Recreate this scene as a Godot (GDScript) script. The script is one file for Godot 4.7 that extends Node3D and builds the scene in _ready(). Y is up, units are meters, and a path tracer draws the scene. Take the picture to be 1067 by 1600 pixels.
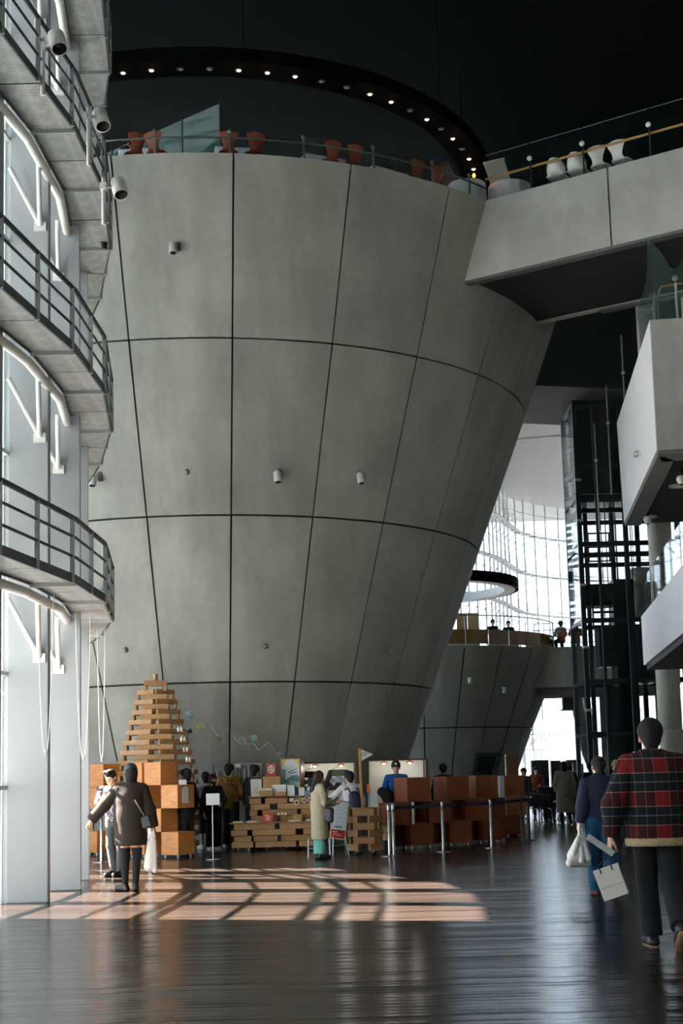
extends Node3D

# ------------------------------------------------------------------ helpers
var mats := {}
var texs := {}
var taken := {}
var rng := RandomNumberGenerator.new()

func P(x: float, y: float, d: float) -> Vector3:      # right, up, depth into the hall
	return Vector3(x, y, -d)

func numbered(called: String) -> String:
	if not taken.has(called):
		taken[called] = 0
		return called
	taken[called] += 1
	return "%s_%03d" % [called, taken[called]]

func thing(called: String, label: String, category: String, at := Vector3.ZERO, turn := 0.0, group := "", kind := "") -> Node3D:
	var o := Node3D.new()
	o.name = numbered(called)
	add_child(o)
	o.position = at
	o.rotation.y = turn
	meta(o, label, category, group, kind)
	return o

func meta(o: Node, label: String, category: String, group := "", kind := "") -> void:
	o.set_meta("label", label)
	o.set_meta("category", category)
	if group != "":
		o.set_meta("group", group)
	if kind != "":
		o.set_meta("kind", kind)

func obj(called: String, mesh: Mesh, m: Material, parent: Node3D, xf := Transform3D.IDENTITY, label := "") -> MeshInstance3D:
	var o := MeshInstance3D.new()
	o.name = called
	o.mesh = mesh
	o.material_override = m
	o.transform = xf
	parent.add_child(o, true)
	if label != "":
		o.set_meta("label", label)
	return o

func top(called: String, mesh: Mesh, m: Material, label: String, category: String, xf := Transform3D.IDENTITY, group := "", kind := "") -> MeshInstance3D:
	var o := MeshInstance3D.new()
	o.name = numbered(called)
	o.mesh = mesh
	o.material_override = m
	o.transform = xf
	add_child(o)
	meta(o, label, category, group, kind)
	return o

func mat(key: String, c: Color, rough := 0.7, metal := 0.0) -> StandardMaterial3D:
	if mats.has(key):
		return mats[key]
	var m := StandardMaterial3D.new()
	m.resource_name = key
	m.albedo_color = c
	m.roughness = rough
	m.metallic = metal
	mats[key] = m
	return m

func glass(key: String, c: Color, a: float, rough := 0.02) -> StandardMaterial3D:
	if mats.has(key):
		return mats[key]
	var m := mat(key, Color(c.r, c.g, c.b, a), rough)
	m.transparency = BaseMaterial3D.TRANSPARENCY_ALPHA
	m.metallic_specular = 0.3
	return m

func rgb8(r: int, g: int, b: int) -> Color:
	return Color(r / 255.0, g / 255.0, b / 255.0)

# ---- mesh pieces: every function adds to a SurfaceTool
func st_new() -> SurfaceTool:
	var s := SurfaceTool.new()
	s.begin(Mesh.PRIMITIVE_TRIANGLES)
	return s

func tri(s: SurfaceTool, a: Vector3, b: Vector3, c: Vector3) -> void:
	s.set_uv(Vector2(0, 0)); s.add_vertex(a)
	s.set_uv(Vector2(1, 0)); s.add_vertex(b)
	s.set_uv(Vector2(1, 1)); s.add_vertex(c)

func quad(s: SurfaceTool, a: Vector3, b: Vector3, c: Vector3, d: Vector3) -> void:   # clockwise seen from outside
	s.set_uv(Vector2(0, 0)); s.add_vertex(a)
	s.set_uv(Vector2(1, 0)); s.add_vertex(b)
	s.set_uv(Vector2(1, 1)); s.add_vertex(c)
	s.set_uv(Vector2(0, 0)); s.add_vertex(a)
	s.set_uv(Vector2(1, 1)); s.add_vertex(c)
	s.set_uv(Vector2(0, 1)); s.add_vertex(d)

func hexa(s: SurfaceTool, p: Array) -> void:
	# p: 4 bottom corners (counter-clockwise from above) then the 4 above them
	s.set_smooth_group(-1)
	quad(s, p[4], p[7], p[6], p[5])
	quad(s, p[0], p[1], p[2], p[3])
	for i in 4:
		var j := (i + 1) % 4
		quad(s, p[4 + i], p[4 + j], p[j], p[i])

func box(s: SurfaceTool, c: Vector3, size: Vector3, b := Basis.IDENTITY) -> void:
	var h := size * 0.5
	var p := []
	for y in [-1, 1]:
		for q in [[-1, 1], [1, 1], [1, -1], [-1, -1]]:
			p.append(c + b * Vector3(q[0] * h.x, y * h.y, q[1] * h.z))
	hexa(s, p)

func bevel_box(s: SurfaceTool, c: Vector3, size: Vector3, e := 0.006, b := Basis.IDENTITY) -> void:
	var h := size * 0.5
	s.set_smooth_group(-1)
	var ax := [Vector3(1, 0, 0), Vector3(0, 1, 0), Vector3(0, 0, 1)]
	for i in 3:
		var u: Vector3 = ax[(i + 1) % 3]
		var v: Vector3 = ax[(i + 2) % 3]
		var hn: float = h[i]
		var hu: float = h[(i + 1) % 3] - e
		var hv: float = h[(i + 2) % 3] - e
		for sgn in [1.0, -1.0]:
			var n: Vector3 = ax[i] * hn * sgn
			var q := [n - u * hu - v * hv, n + u * hu - v * hv, n + u * hu + v * hv, n - u * hu + v * hv]
			for k in 4:
				q[k] = c + b * q[k]
			if sgn > 0:
				quad(s, q[3], q[2], q[1], q[0])
			else:
				quad(s, q[0], q[1], q[2], q[3])
	# the twelve chamfers
	for i in 3:
		var a: Vector3 = ax[i]
		var u: Vector3 = ax[(i + 1) % 3]
		var v: Vector3 = ax[(i + 2) % 3]
		var ha: float = h[i] - e
		var hu: float = h[(i + 1) % 3]
		var hv: float = h[(i + 2) % 3]
		for su in [1.0, -1.0]:
			for sv in [1.0, -1.0]:
				var p0: Vector3 = u * (hu * su) + v * ((hv - e) * sv)
				var p1: Vector3 = u * ((hu - e) * su) + v * (hv * sv)
				var q := [c + b * (p0 - a * ha), c + b * (p0 + a * ha), c + b * (p1 + a * ha), c + b * (p1 - a * ha)]
				if su * sv > 0:
					quad(s, q[3], q[2], q[1], q[0])
				else:
					quad(s, q[0], q[1], q[2], q[3])

func done(s: SurfaceTool, tangents := false) -> ArrayMesh:
	s.generate_normals()
	if tangents:
		s.generate_tangents()
	return s.commit()

func box_mesh(size: Vector3, e := 0.0) -> ArrayMesh:
	var s := st_new()
	if e > 0.0:
		bevel_box(s, Vector3.ZERO, size, e)
	else:
		box(s, Vector3.ZERO, size)
	return done(s)

func tube(s: SurfaceTool, pts: Array, r, seg := 8, caps := true) -> void:
	# round bar along points; r is one radius or one per point
	s.set_smooth_group(1)
	var n := pts.size()
	var rings := []
	var ref := Vector3.UP
	var d0: Vector3 = (pts[1] - pts[0]).normalized()
	if absf(d0.dot(ref)) > 0.95:
		ref = Vector3.RIGHT
	for i in n:
		var d: Vector3
		if i == 0:
			d = d0
		elif i == n - 1:
			d = (pts[i] - pts[i - 1]).normalized()
		else:
			d = ((pts[i] - pts[i - 1]).normalized() + (pts[i + 1] - pts[i]).normalized()).normalized()
		var u: Vector3 = d.cross(ref).normalized()
		if u.length() < 0.5:
			u = d.cross(Vector3.FORWARD).normalized()
		ref = u.cross(d).normalized()
		var rr: float = r[i] if r is Array else r
		var ring := []
		for k in seg:
			var a := TAU * k / seg
			ring.append(pts[i] + (u * cos(a) + ref * sin(a)) * rr)
		rings.append(ring)
	for i in n - 1:
		for k in seg:
			var k2 := (k + 1) % seg
			quad(s, rings[i][k], rings[i][k2], rings[i + 1][k2], rings[i + 1][k])
	if caps:
		s.set_smooth_group(-1)
		for k in range(1, seg - 1):
			tri(s, rings[0][0], rings[0][k + 1], rings[0][k])
			tri(s, rings[n - 1][0], rings[n - 1][k], rings[n - 1][k + 1])

func tube_mesh(pts: Array, r, seg := 8) -> ArrayMesh:
	var s := st_new()
	tube(s, pts, r, seg)
	return done(s)

func lathe(s: SurfaceTool, prof: Array, seg := 16, c := Vector3.ZERO, smooth := true) -> void:
	# prof: Vector2(radius, height) from the bottom up
	s.set_smooth_group(1 if smooth else -1)
	for i in prof.size() - 1:
		var p: Vector2 = prof[i]
		var q: Vector2 = prof[i + 1]
		for k in seg:
			var a := TAU * k / seg
			var b := TAU * (k + 1) / seg
			var pa := c + Vector3(cos(a) * p.x, p.y, sin(a) * p.x)
			var pb := c + Vector3(cos(b) * p.x, p.y, sin(b) * p.x)
			var qa := c + Vector3(cos(a) * q.x, q.y, sin(a) * q.x)
			var qb := c + Vector3(cos(b) * q.x, q.y, sin(b) * q.x)
			if p.x < 0.0001:
				tri(s, pa, qb, qa)
			elif q.x < 0.0001:
				tri(s, pa, pb, qa)
			else:
				quad(s, qa, pa, pb, qb)

func lathe_mesh(prof: Array, seg := 16, smooth := true) -> ArrayMesh:
	var s := st_new()
	lathe(s, prof, seg, Vector3.ZERO, smooth)
	return done(s)

func prism(s: SurfaceTool, poly: Array, z0: float, z1: float, b := Basis.IDENTITY, o := Vector3.ZERO) -> void:
	# 2-D outline (x, y) given depth from z0 to z1
	s.set_smooth_group(-1)
	var pp := PackedVector2Array(poly)
	if Geometry2D.is_polygon_clockwise(pp):
		pp.reverse()
	var idx := Geometry2D.triangulate_polygon(pp)
	for i in range(0, idx.size(), 3):
		var a := pp[idx[i]]
		var c2 := pp[idx[i + 1]]
		var c3 := pp[idx[i + 2]]
		if (c2 - a).cross(c3 - a) < 0:
			var t := c2
			c2 = c3
			c3 = t
		tri(s, o + b * Vector3(a.x, a.y, z1), o + b * Vector3(c3.x, c3.y, z1), o + b * Vector3(c2.x, c2.y, z1))
		tri(s, o + b * Vector3(a.x, a.y, z0), o + b * Vector3(c2.x, c2.y, z0), o + b * Vector3(c3.x, c3.y, z0))
	for i in pp.size():
		var p := pp[i]
		var q := pp[(i + 1) % pp.size()]
		quad(s, o + b * Vector3(p.x, p.y, z1), o + b * Vector3(q.x, q.y, z1), o + b * Vector3(q.x, q.y, z0), o + b * Vector3(p.x, p.y, z0))

func wall_strip(s: SurfaceTool, a: Vector3, b: Vector3, h: float, th: float) -> void:
	# upright slab from a to b, thickness th centred
	var d := (b - a)
	var n := Vector3(d.z, 0, -d.x).normalized() * th * 0.5
	hexa(s, [a - n, b - n, b + n, a + n, a - n + Vector3.UP * h, b - n + Vector3.UP * h, b + n + Vector3.UP * h, a + n + Vector3.UP * h])

func interp(xs: Array, ys: Array, x: float) -> float:
	if x <= xs[0]:
		return ys[0]
	for i in xs.size() - 1:
		if x <= xs[i + 1]:
			return lerpf(ys[i], ys[i + 1], (x - xs[i]) / (xs[i + 1] - xs[i]))
	return ys[-1]

# ------------------------------------------------------------------ textures
func noise(seed_: int, freq: float, oct := 4) -> FastNoiseLite:
	var n := FastNoiseLite.new()
	n.seed = seed_
	n.noise_type = FastNoiseLite.TYPE_SIMPLEX_SMOOTH
	n.frequency = freq
	n.fractal_octaves = oct
	return n

func tex(key: String, img: Image) -> ImageTexture:
	img.generate_mipmaps()
	var t := ImageTexture.create_from_image(img)
	texs[key] = t
	return t

func concrete_tex() -> ImageTexture:
	if texs.has("concrete"):
		return texs.concrete
	var n := 512
	var a := noise(11, 0.006, 5).get_seamless_image(n, n)
	var b := noise(12, 0.05, 3).get_seamless_image(n, n)
	var c := noise(13, 0.018, 4).get_seamless_image(n, n)
	var im := Image.create(n, n, false, Image.FORMAT_RGB8)
	for y in n:
		for x in n:
			var v: float = 0.90 + (a.get_pixel(x, y).r - 0.5) * 0.20 + (b.get_pixel(x, y).r - 0.5) * 0.07 + (c.get_pixel(x, y / 3 + 100).r - 0.5) * 0.12
			im.set_pixel(x, y, Color(v * 0.99, v * 1.0, v * 0.975))
	return tex("concrete", im)

func concrete(key: String, c: Color) -> StandardMaterial3D:
	if mats.has(key):
		return mats[key]
	var m := mat(key, c, 0.62)
	m.albedo_texture = concrete_tex()
	m.uv1_triplanar = true
	m.uv1_world_triplanar = true
	m.uv1_scale = Vector3(0.17, 0.13, 0.17)
	return m

func wood_tex() -> ImageTexture:
	if texs.has("wood"):
		return texs.wood
	var n := 256
	var nz := noise(31, 0.012, 3)
	var fine := noise(32, 0.09, 2)
	var im := Image.create(n, n, false, Image.FORMAT_RGB8)
	for y in n:
		for x in n:
			var g := nz.get_noise_2d(x * 0.35, y * 3.0)
			var v := 0.92 + 0.045 * sin(g * 9.0 + y * 0.05) + fine.get_noise_2d(x * 0.3, y * 4.0) * 0.06
			im.set_pixel(x, y, Color(v, v * 0.97, v * 0.93))
	return tex("wood", im)

func wood(key: String, c: Color, rough := 0.5, scale := 1.4) -> StandardMaterial3D:
	if mats.has(key):
		return mats[key]
	var m := mat(key, c, rough)
	m.albedo_texture = wood_tex()
	m.uv1_triplanar = true
	m.uv1_scale = Vector3(scale, scale, scale)
	return m

# ------------------------------------------------------------------ bodies: joined tapered capsules, meshed as surface nets
class FleshMesh:
	var v := PackedVector3Array()
	var n := PackedVector3Array()
	var ix := PackedInt32Array()

	# prims: [a, b, ra, rb] or [a, b, ra, rb, squash] (squash < 1 flattens front to back); cuts: [normal, offset] keeps n.p < offset
	func add(prims: Array, cell: float, k: float, cuts := [], xf := Transform3D.IDENTITY) -> void:
		var lo := Vector3(1e9, 1e9, 1e9)
		var hi := -lo
		for p in prims:
			var r: float = maxf(p[2], p[3]) + cell
			var e := Vector3(r, r, r)
			lo = lo.min(p[0] - e).min(p[1] - e)
			hi = hi.max(p[0] + e).max(p[1] + e)
		lo -= Vector3.ONE * cell * 2.0
		hi += Vector3.ONE * cell * 2.0
		var nx := int((hi.x - lo.x) / cell) + 2
		var ny := int((hi.y - lo.y) / cell) + 2
		var nz := int((hi.z - lo.z) / cell) + 2
		var d := PackedFloat32Array()
		d.resize(nx * ny * nz)
		d.fill(9.0)
		var sy := nx
		var sz := nx * ny
		for p in prims:
			var f: float = p[4] if p.size() > 4 else 1.0
			var inv := Vector3(1, 1, 1.0 / f)
			var a: Vector3 = p[0] * inv
			var ba: Vector3 = p[1] * inv - a
			var bb := maxf(ba.length_squared(), 1e-9)
			var ra: float = p[2]
			var dr: float = p[3] - ra
			var m := maxf(p[2], p[3]) + k + cell * 1.5
			var e := Vector3(m, m, m)
			var q0: Vector3 = (p[0].min(p[1]) - e - lo) / cell
			var q1: Vector3 = (p[0].max(p[1]) + e - lo) / cell
			var x0 := maxi(int(q0.x), 0)
			var x1 := mini(int(q1.x) + 1, nx - 1)
			var y0 := maxi(int(q0.y), 0)
			var y1 := mini(int(q1.y) + 1, ny - 1)
			var z0 := maxi(int(q0.z), 0)
			var z1 := mini(int(q1.z) + 1, nz - 1)
			for z in range(z0, z1 + 1):
				for y in range(y0, y1 + 1):
					var i := z * sz + y * sy + x0
					var w := Vector3(lo.x + x0 * cell, lo.y + y * cell, (lo.z + z * cell) / f) - a
					for x in range(x0, x1 + 1):
						var t := clampf(w.dot(ba) / bb, 0.0, 1.0)
						var s := (w - ba * t).length() - ra - dr * t
						var o := d[i]
						var h := k - absf(o - s)
						if h > 0.0:
							d[i] = minf(o, s) - h * h * 0.25 / k
						elif s < o:
							d[i] = s
						w.x += cell
						i += 1
		for c in cuts:
			var cn: Vector3 = c[0]
			for z in nz:
				for y in ny:
					var i := z * sz + y * sy
					for x in nx:
						if d[i] < 0.3:
							d[i] = maxf(d[i], cn.dot(lo + Vector3(x, y, z) * cell) - c[1])
						i += 1
		# one vertex in each cell that the surface crosses
		var id := PackedInt32Array()
		id.resize(nx * ny * nz)
		id.fill(-1)
		var offs := [0, 1, sy, sy + 1, sz, sz + 1, sz + sy, sz + sy + 1]
		var edges := [[0, 1], [2, 3], [4, 5], [6, 7], [0, 2], [1, 3], [4, 6], [5, 7], [0, 4], [1, 5], [2, 6], [3, 7]]
		var corner := []
		for c in 8:
			corner.append(Vector3(c & 1, (c >> 1) & 1, (c >> 2) & 1))
		var lim := cell * 3.4
		for z in nz - 1:
			for y in ny - 1:
				var i := z * sz + y * sy - 1
				for x in nx - 1:
					i += 1
					var g0 := d[i]
					if g0 > lim or g0 < -lim:
						continue
					var count := 0
					for c in 8:
						if d[i + offs[c]] < 0.0:
							count += 1
					if count == 0 or count == 8:
						continue
					var sum := Vector3.ZERO
					var cnt := 0
					for ed in edges:
						var e0 := d[i + offs[ed[0]]]
						var e1 := d[i + offs[ed[1]]]
						if (e0 < 0.0) != (e1 < 0.0):
							var t := e0 / (e0 - e1)
							sum += (corner[ed[0]] as Vector3).lerp(corner[ed[1]], t)
							cnt += 1
					var gx := d[i + 1] - g0 + d[i + sy + 1] - d[i + sy] + d[i + sz + 1] - d[i + sz] + d[i + sz + sy + 1] - d[i + sz + sy]
					var gy := d[i + sy] - g0 + d[i + sy + 1] - d[i + 1] + d[i + sz + sy] - d[i + sz] + d[i + sz + sy + 1] - d[i + sz + 1]
					var gz := d[i + sz] - g0 + d[i + sz + 1] - d[i + 1] + d[i + sz + sy] - d[i + sy] + d[i + sz + sy + 1] - d[i + sy + 1]
					id[i] = v.size()
					v.append(xf * (lo + (Vector3(x, y, z) + sum / cnt) * cell))
					n.append((xf.basis * Vector3(gx, gy, gz)).normalized())
		for z in range(1, nz - 1):
			for y in range(1, ny - 1):
				var i := z * sz + y * sy
				for x in range(1, nx - 1):
					i += 1
					if id[i] < 0:
						continue
					var neg := d[i] < 0.0
					if (d[i + 1] < 0.0) != neg:
						face(id[i], id[i - sy], id[i - sy - sz], id[i - sz], neg)
					if (d[i + sy] < 0.0) != neg:
						face(id[i], id[i - sz], id[i - sz - 1], id[i - 1], neg)
					if (d[i + sz] < 0.0) != neg:
						face(id[i], id[i - 1], id[i - 1 - sy], id[i - sy], neg)

	func face(a: int, b: int, c: int, e: int, neg: bool) -> void:
		if a < 0 or b < 0 or c < 0 or e < 0:
			return
		var q := [a, c, b, a, e, c] if neg else [a, b, c, a, c, e]
		for j in q:
			ix.append(j)

	func mesh() -> ArrayMesh:
		var arr := []
		arr.resize(Mesh.ARRAY_MAX)
		arr[Mesh.ARRAY_VERTEX] = v
		arr[Mesh.ARRAY_NORMAL] = n
		arr[Mesh.ARRAY_INDEX] = ix
		var m := ArrayMesh.new()
		m.add_surface_from_arrays(Mesh.PRIMITIVE_TRIANGLES, arr)
		return m

func skin_mesh(prims: Array, cell: float, k: float, cuts := []) -> ArrayMesh:
	var s := FleshMesh.new()
	s.add(prims, cell, k, cuts)
	return s.mesh()

# ------------------------------------------------------------------ the scene
func _ready() -> void:
	rng.seed = 7
	# camera
	var cam := Camera3D.new()
	cam.name = "main_view"
	add_child(cam)
	cam.position = Vector3(0, 1.5, 0)
	cam.rotation = Vector3(0.1286, 0, -0.026)
	var near := 0.1
	cam.set_frustum(1600.0 / 2195.8 * near, Vector2(0, 125.5 / 2195.8 * near), near, 400.0)
	cam.current = true
	# sky
	var we := WorldEnvironment.new()
	we.name = "environment"
	var env := Environment.new()
	env.background_mode = Environment.BG_SKY
	var sky := Sky.new()
	var sm := ProceduralSkyMaterial.new()
	sm.sky_top_color = Color(0.72, 0.86, 1.0)
	sm.sky_horizon_color = Color(0.90, 0.96, 1.0)
	sm.ground_horizon_color = Color(0.75, 0.76, 0.76)
	sm.ground_bottom_color = Color(0.5, 0.5, 0.5)
	sm.sun_angle_max = 1.0
	sky.sky_material = sm
	env.sky = sky
	env.background_energy_multiplier = 3.2
	env.tonemap_mode = Environment.TONE_MAPPER_LINEAR
	env.tonemap_exposure = 1.9
	env.sdfgi_enabled = true
	env.ssao_enabled = true
	env.ssil_enabled = true
	we.environment = env
	add_child(we)
	# sun: from the left, a little ahead of the camera
	var sun := DirectionalLight3D.new()
	sun.name = "sun"
	sun.light_color = Color(1.0, 0.94, 0.88)
	sun.light_energy = 24.0
	sun.light_angular_distance = 0.6
	sun.shadow_enabled = true
	add_child(sun)
	var el := deg_to_rad(33.0)
	var ray := Vector3(0.956 * cos(el), -sin(el), 0.292 * cos(el))
	sun.look_at_from_position(-ray * 50.0, Vector3.ZERO)

	build_shell()
	build_facade()
	build_cone()
	build_restaurant()
	build_small_cone()
	build_right()
	build_catwalks()
	build_kiosk_left()
	build_kiosk_middle()
	build_kiosk_right()
	build_stanchions()
	build_far_seating()
	build_people()

# ------------------------------------------------------------------ floor, ceiling, walls
func floor_material() -> StandardMaterial3D:
	var w := 512
	var h := 1024
	var rows := 32
	var bh := h / rows
	var grain := noise(41, 0.02, 4)
	var alb := Image.create(w, h, false, Image.FORMAT_RGB8)
	var bump := Image.create(w, h, false, Image.FORMAT_RGB8)
	var rr := RandomNumberGenerator.new()
	rr.seed = 3
	for b in rows:
		var tone := rr.randf_range(0.72, 1.12)
		var tilt := rr.randf_range(-1.0, 1.0)
		var joint := rr.randi_range(0, w - 1)
		for y in bh:
			var edge := y == 0 or y == bh - 1
			for x in w:
				var v := tone + grain.get_noise_2d(x * 0.6, (b * 97 + y) * 5.0) * 0.16
				if edge or absi(x - joint) < 1:
					v *= 0.55
				alb.set_pixel(x, b * bh + y, Color(0.225 * v, 0.192 * v, 0.174 * v))
				var ny := tilt * 0.05 + (float(y) / bh - 0.5) * 0.09 + grain.get_noise_2d(x * 0.15, b * 31.0) * 0.04
				if y == 0:
					ny -= 0.10
				if y == bh - 1:
					ny += 0.10
				bump.set_pixel(x, b * bh + y, Color(0.5, 0.5 + ny * 0.5, 1.0))
	var m := mat("floor boards", Color(1, 1, 1), 0.21)
	m.albedo_texture = tex("floor", alb)
	m.normal_enabled = true
	m.normal_texture = tex("floor_n", bump)
	m.normal_scale = 0.85
	m.metallic_specular = 0.42
	return m

func build_shell() -> void:
	# floor, with texture coordinates in metres (a repeat is 5.2 m of board by 32 boards)
	var s := st_new()
	var x0 := -18.0
	var x1 := 34.0
	var d0 := -14.0
	var d1 := 110.0
	var rep := Vector2(5.2, 32 * 0.125)
	for q in [[x0, d0], [x1, d1], [x1, d0], [x0, d0], [x0, d1], [x1, d1]]:
		s.set_uv(Vector2(q[0] / rep.x, q[1] / rep.y))
		s.set_normal(Vector3.UP)
		s.set_tangent(Plane(1, 0, 0, 1))
		s.add_vertex(P(q[0], 0, q[1]))
	var fl := s.commit()
	top("floor", fl, floor_material(), "dark brown polished wooden floor of narrow crosswise boards", "floor", Transform3D.IDENTITY, "", "structure")
	var slab := box_mesh(Vector3(54, 0.4, 126))
	var f := get_node("floor") as Node3D
	obj("slab", slab, mat("slab", Color(0.2, 0.2, 0.2)), f, Transform3D(Basis.IDENTITY, P(8, -0.205, 48)))
	# ceiling: black over the near hall, light plaster beyond the slab band
	var ce := thing("ceiling", "black painted ceiling high above the hall", "ceiling", Vector3.ZERO, 0, "", "structure")
	var black := mat("ceiling black", rgb8(17, 21, 23), 0.85)
	black.metallic_specular = 0.08
	obj("black_ceiling", box_mesh(Vector3(54, 0.5, 60)), black, ce, Transform3D(Basis.IDENTITY, P(8, 21.25, 16)))
	obj("pale_ceiling", box_mesh(Vector3(54, 0.5, 64)), mat("ceiling pale", rgb8(56, 60, 60), 0.55), ce, Transform3D(Basis.IDENTITY, P(8, 21.25, 78)), "pale grey ceiling beyond the dark band")
	# dark slab band across the hall at the second bridge
	s = st_new()
	hexa(s, [P(3.6, 14.1, 44.6), P(19, 14.1, 48.3), P(19, 14.1, 53.6), P(3.6, 14.1, 49.6), P(3.6, 21, 44.6), P(19, 21, 48.3), P(19, 21, 53.6), P(3.6, 21, 49.6)])
	var sb := top("ceiling_band", done(s), mat("band", rgb8(44, 49, 49), 0.85), "dark grey lowered ceiling band behind the upper bridge", "ceiling band", Transform3D.IDENTITY, "", "structure")
	s = st_new()
	box(s, P(11.3, 14.06, 51.6), Vector3(15.4, 0.06, 0.06), Basis(Vector3.UP, -0.245))
	obj("edge_strip", done(s), mat("strip", rgb8(150, 152, 150), 0.5), sb)
	# walls
	var grey := concrete("concrete wall", rgb8(150, 150, 146))
	var pts := [P(12.2, 0, -13), P(12.2, 0, 28), P(13.2, 0, 50), P(20, 0, 80), P(33, 0, 109)]
	s = st_new()
	for i in pts.size() - 1:
		wall_strip(s, pts[i], pts[i + 1], 21.3, 0.3)
	top("wall_right", done(s), grey, "grey concrete gallery wall at the right of the hall", "wall", Transform3D.IDENTITY, "", "structure")
	s = st_new()
	wall_strip(s, P(-9.6, 0, -13), P(12.2, 0, -13), 21.3, 0.3)
	top("wall_back", done(s), grey, "grey concrete end wall of the hall", "wall", Transform3D.IDENTITY, "", "structure")
	# ground outside
	s = st_new()
	box(s, P(0, -0.12, 60), Vector3(400, 0.2, 400))
	top("ground", done(s), mat("ground", rgb8(112, 118, 122), 0.9), "pale paving outside the glass wall", "ground", Transform3D.IDENTITY, "", "structure")
	# ceiling downlights
	for q in [[787, 2.55, 27.6], [927, 4.65, 26.0], [415, -1.4, 25.6]]:
		var t := thing("ceiling_spot", "", "ceiling light", P(q[1], 20.99, q[2]))
		t.set_meta("label", {787: "small recessed downlight in the black ceiling, above the white board", 927: "small recessed downlight in the black ceiling, nearest the upper right corner", 415: "small recessed downlight at the top edge over the cone"}[q[0]])
		obj("rim", lathe_mesh([Vector2(0.045, -0.03), Vector2(0.07, -0.03), Vector2(0.07, 0.0)], 12), mat("dim metal", rgb8(120, 120, 118), 0.5), t)
		obj("lens", lathe_mesh([Vector2(0.0, -0.012), Vector2(0.045, -0.012), Vector2(0.045, 0.0)], 12), mat("lens", rgb8(220, 214, 200), 0.3), t)

# ------------------------------------------------------------------ the glass wall on the left, on round behind the cones
var path_d := [-12.0, 0.0, 9.6, 12.0, 14.4, 16.8, 18.6, 20.8, 23.0, 25.0]
var path_x := [-6.6, -5.35, -4.35, -3.95, -3.55, -3.2, -3.16, -3.42, -3.95, -4.6]

func outline(d: float) -> float:
	return interp(path_d, path_x, d)

func level(i: int) -> float:
	return 3.93 + 2.88 * i

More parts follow.
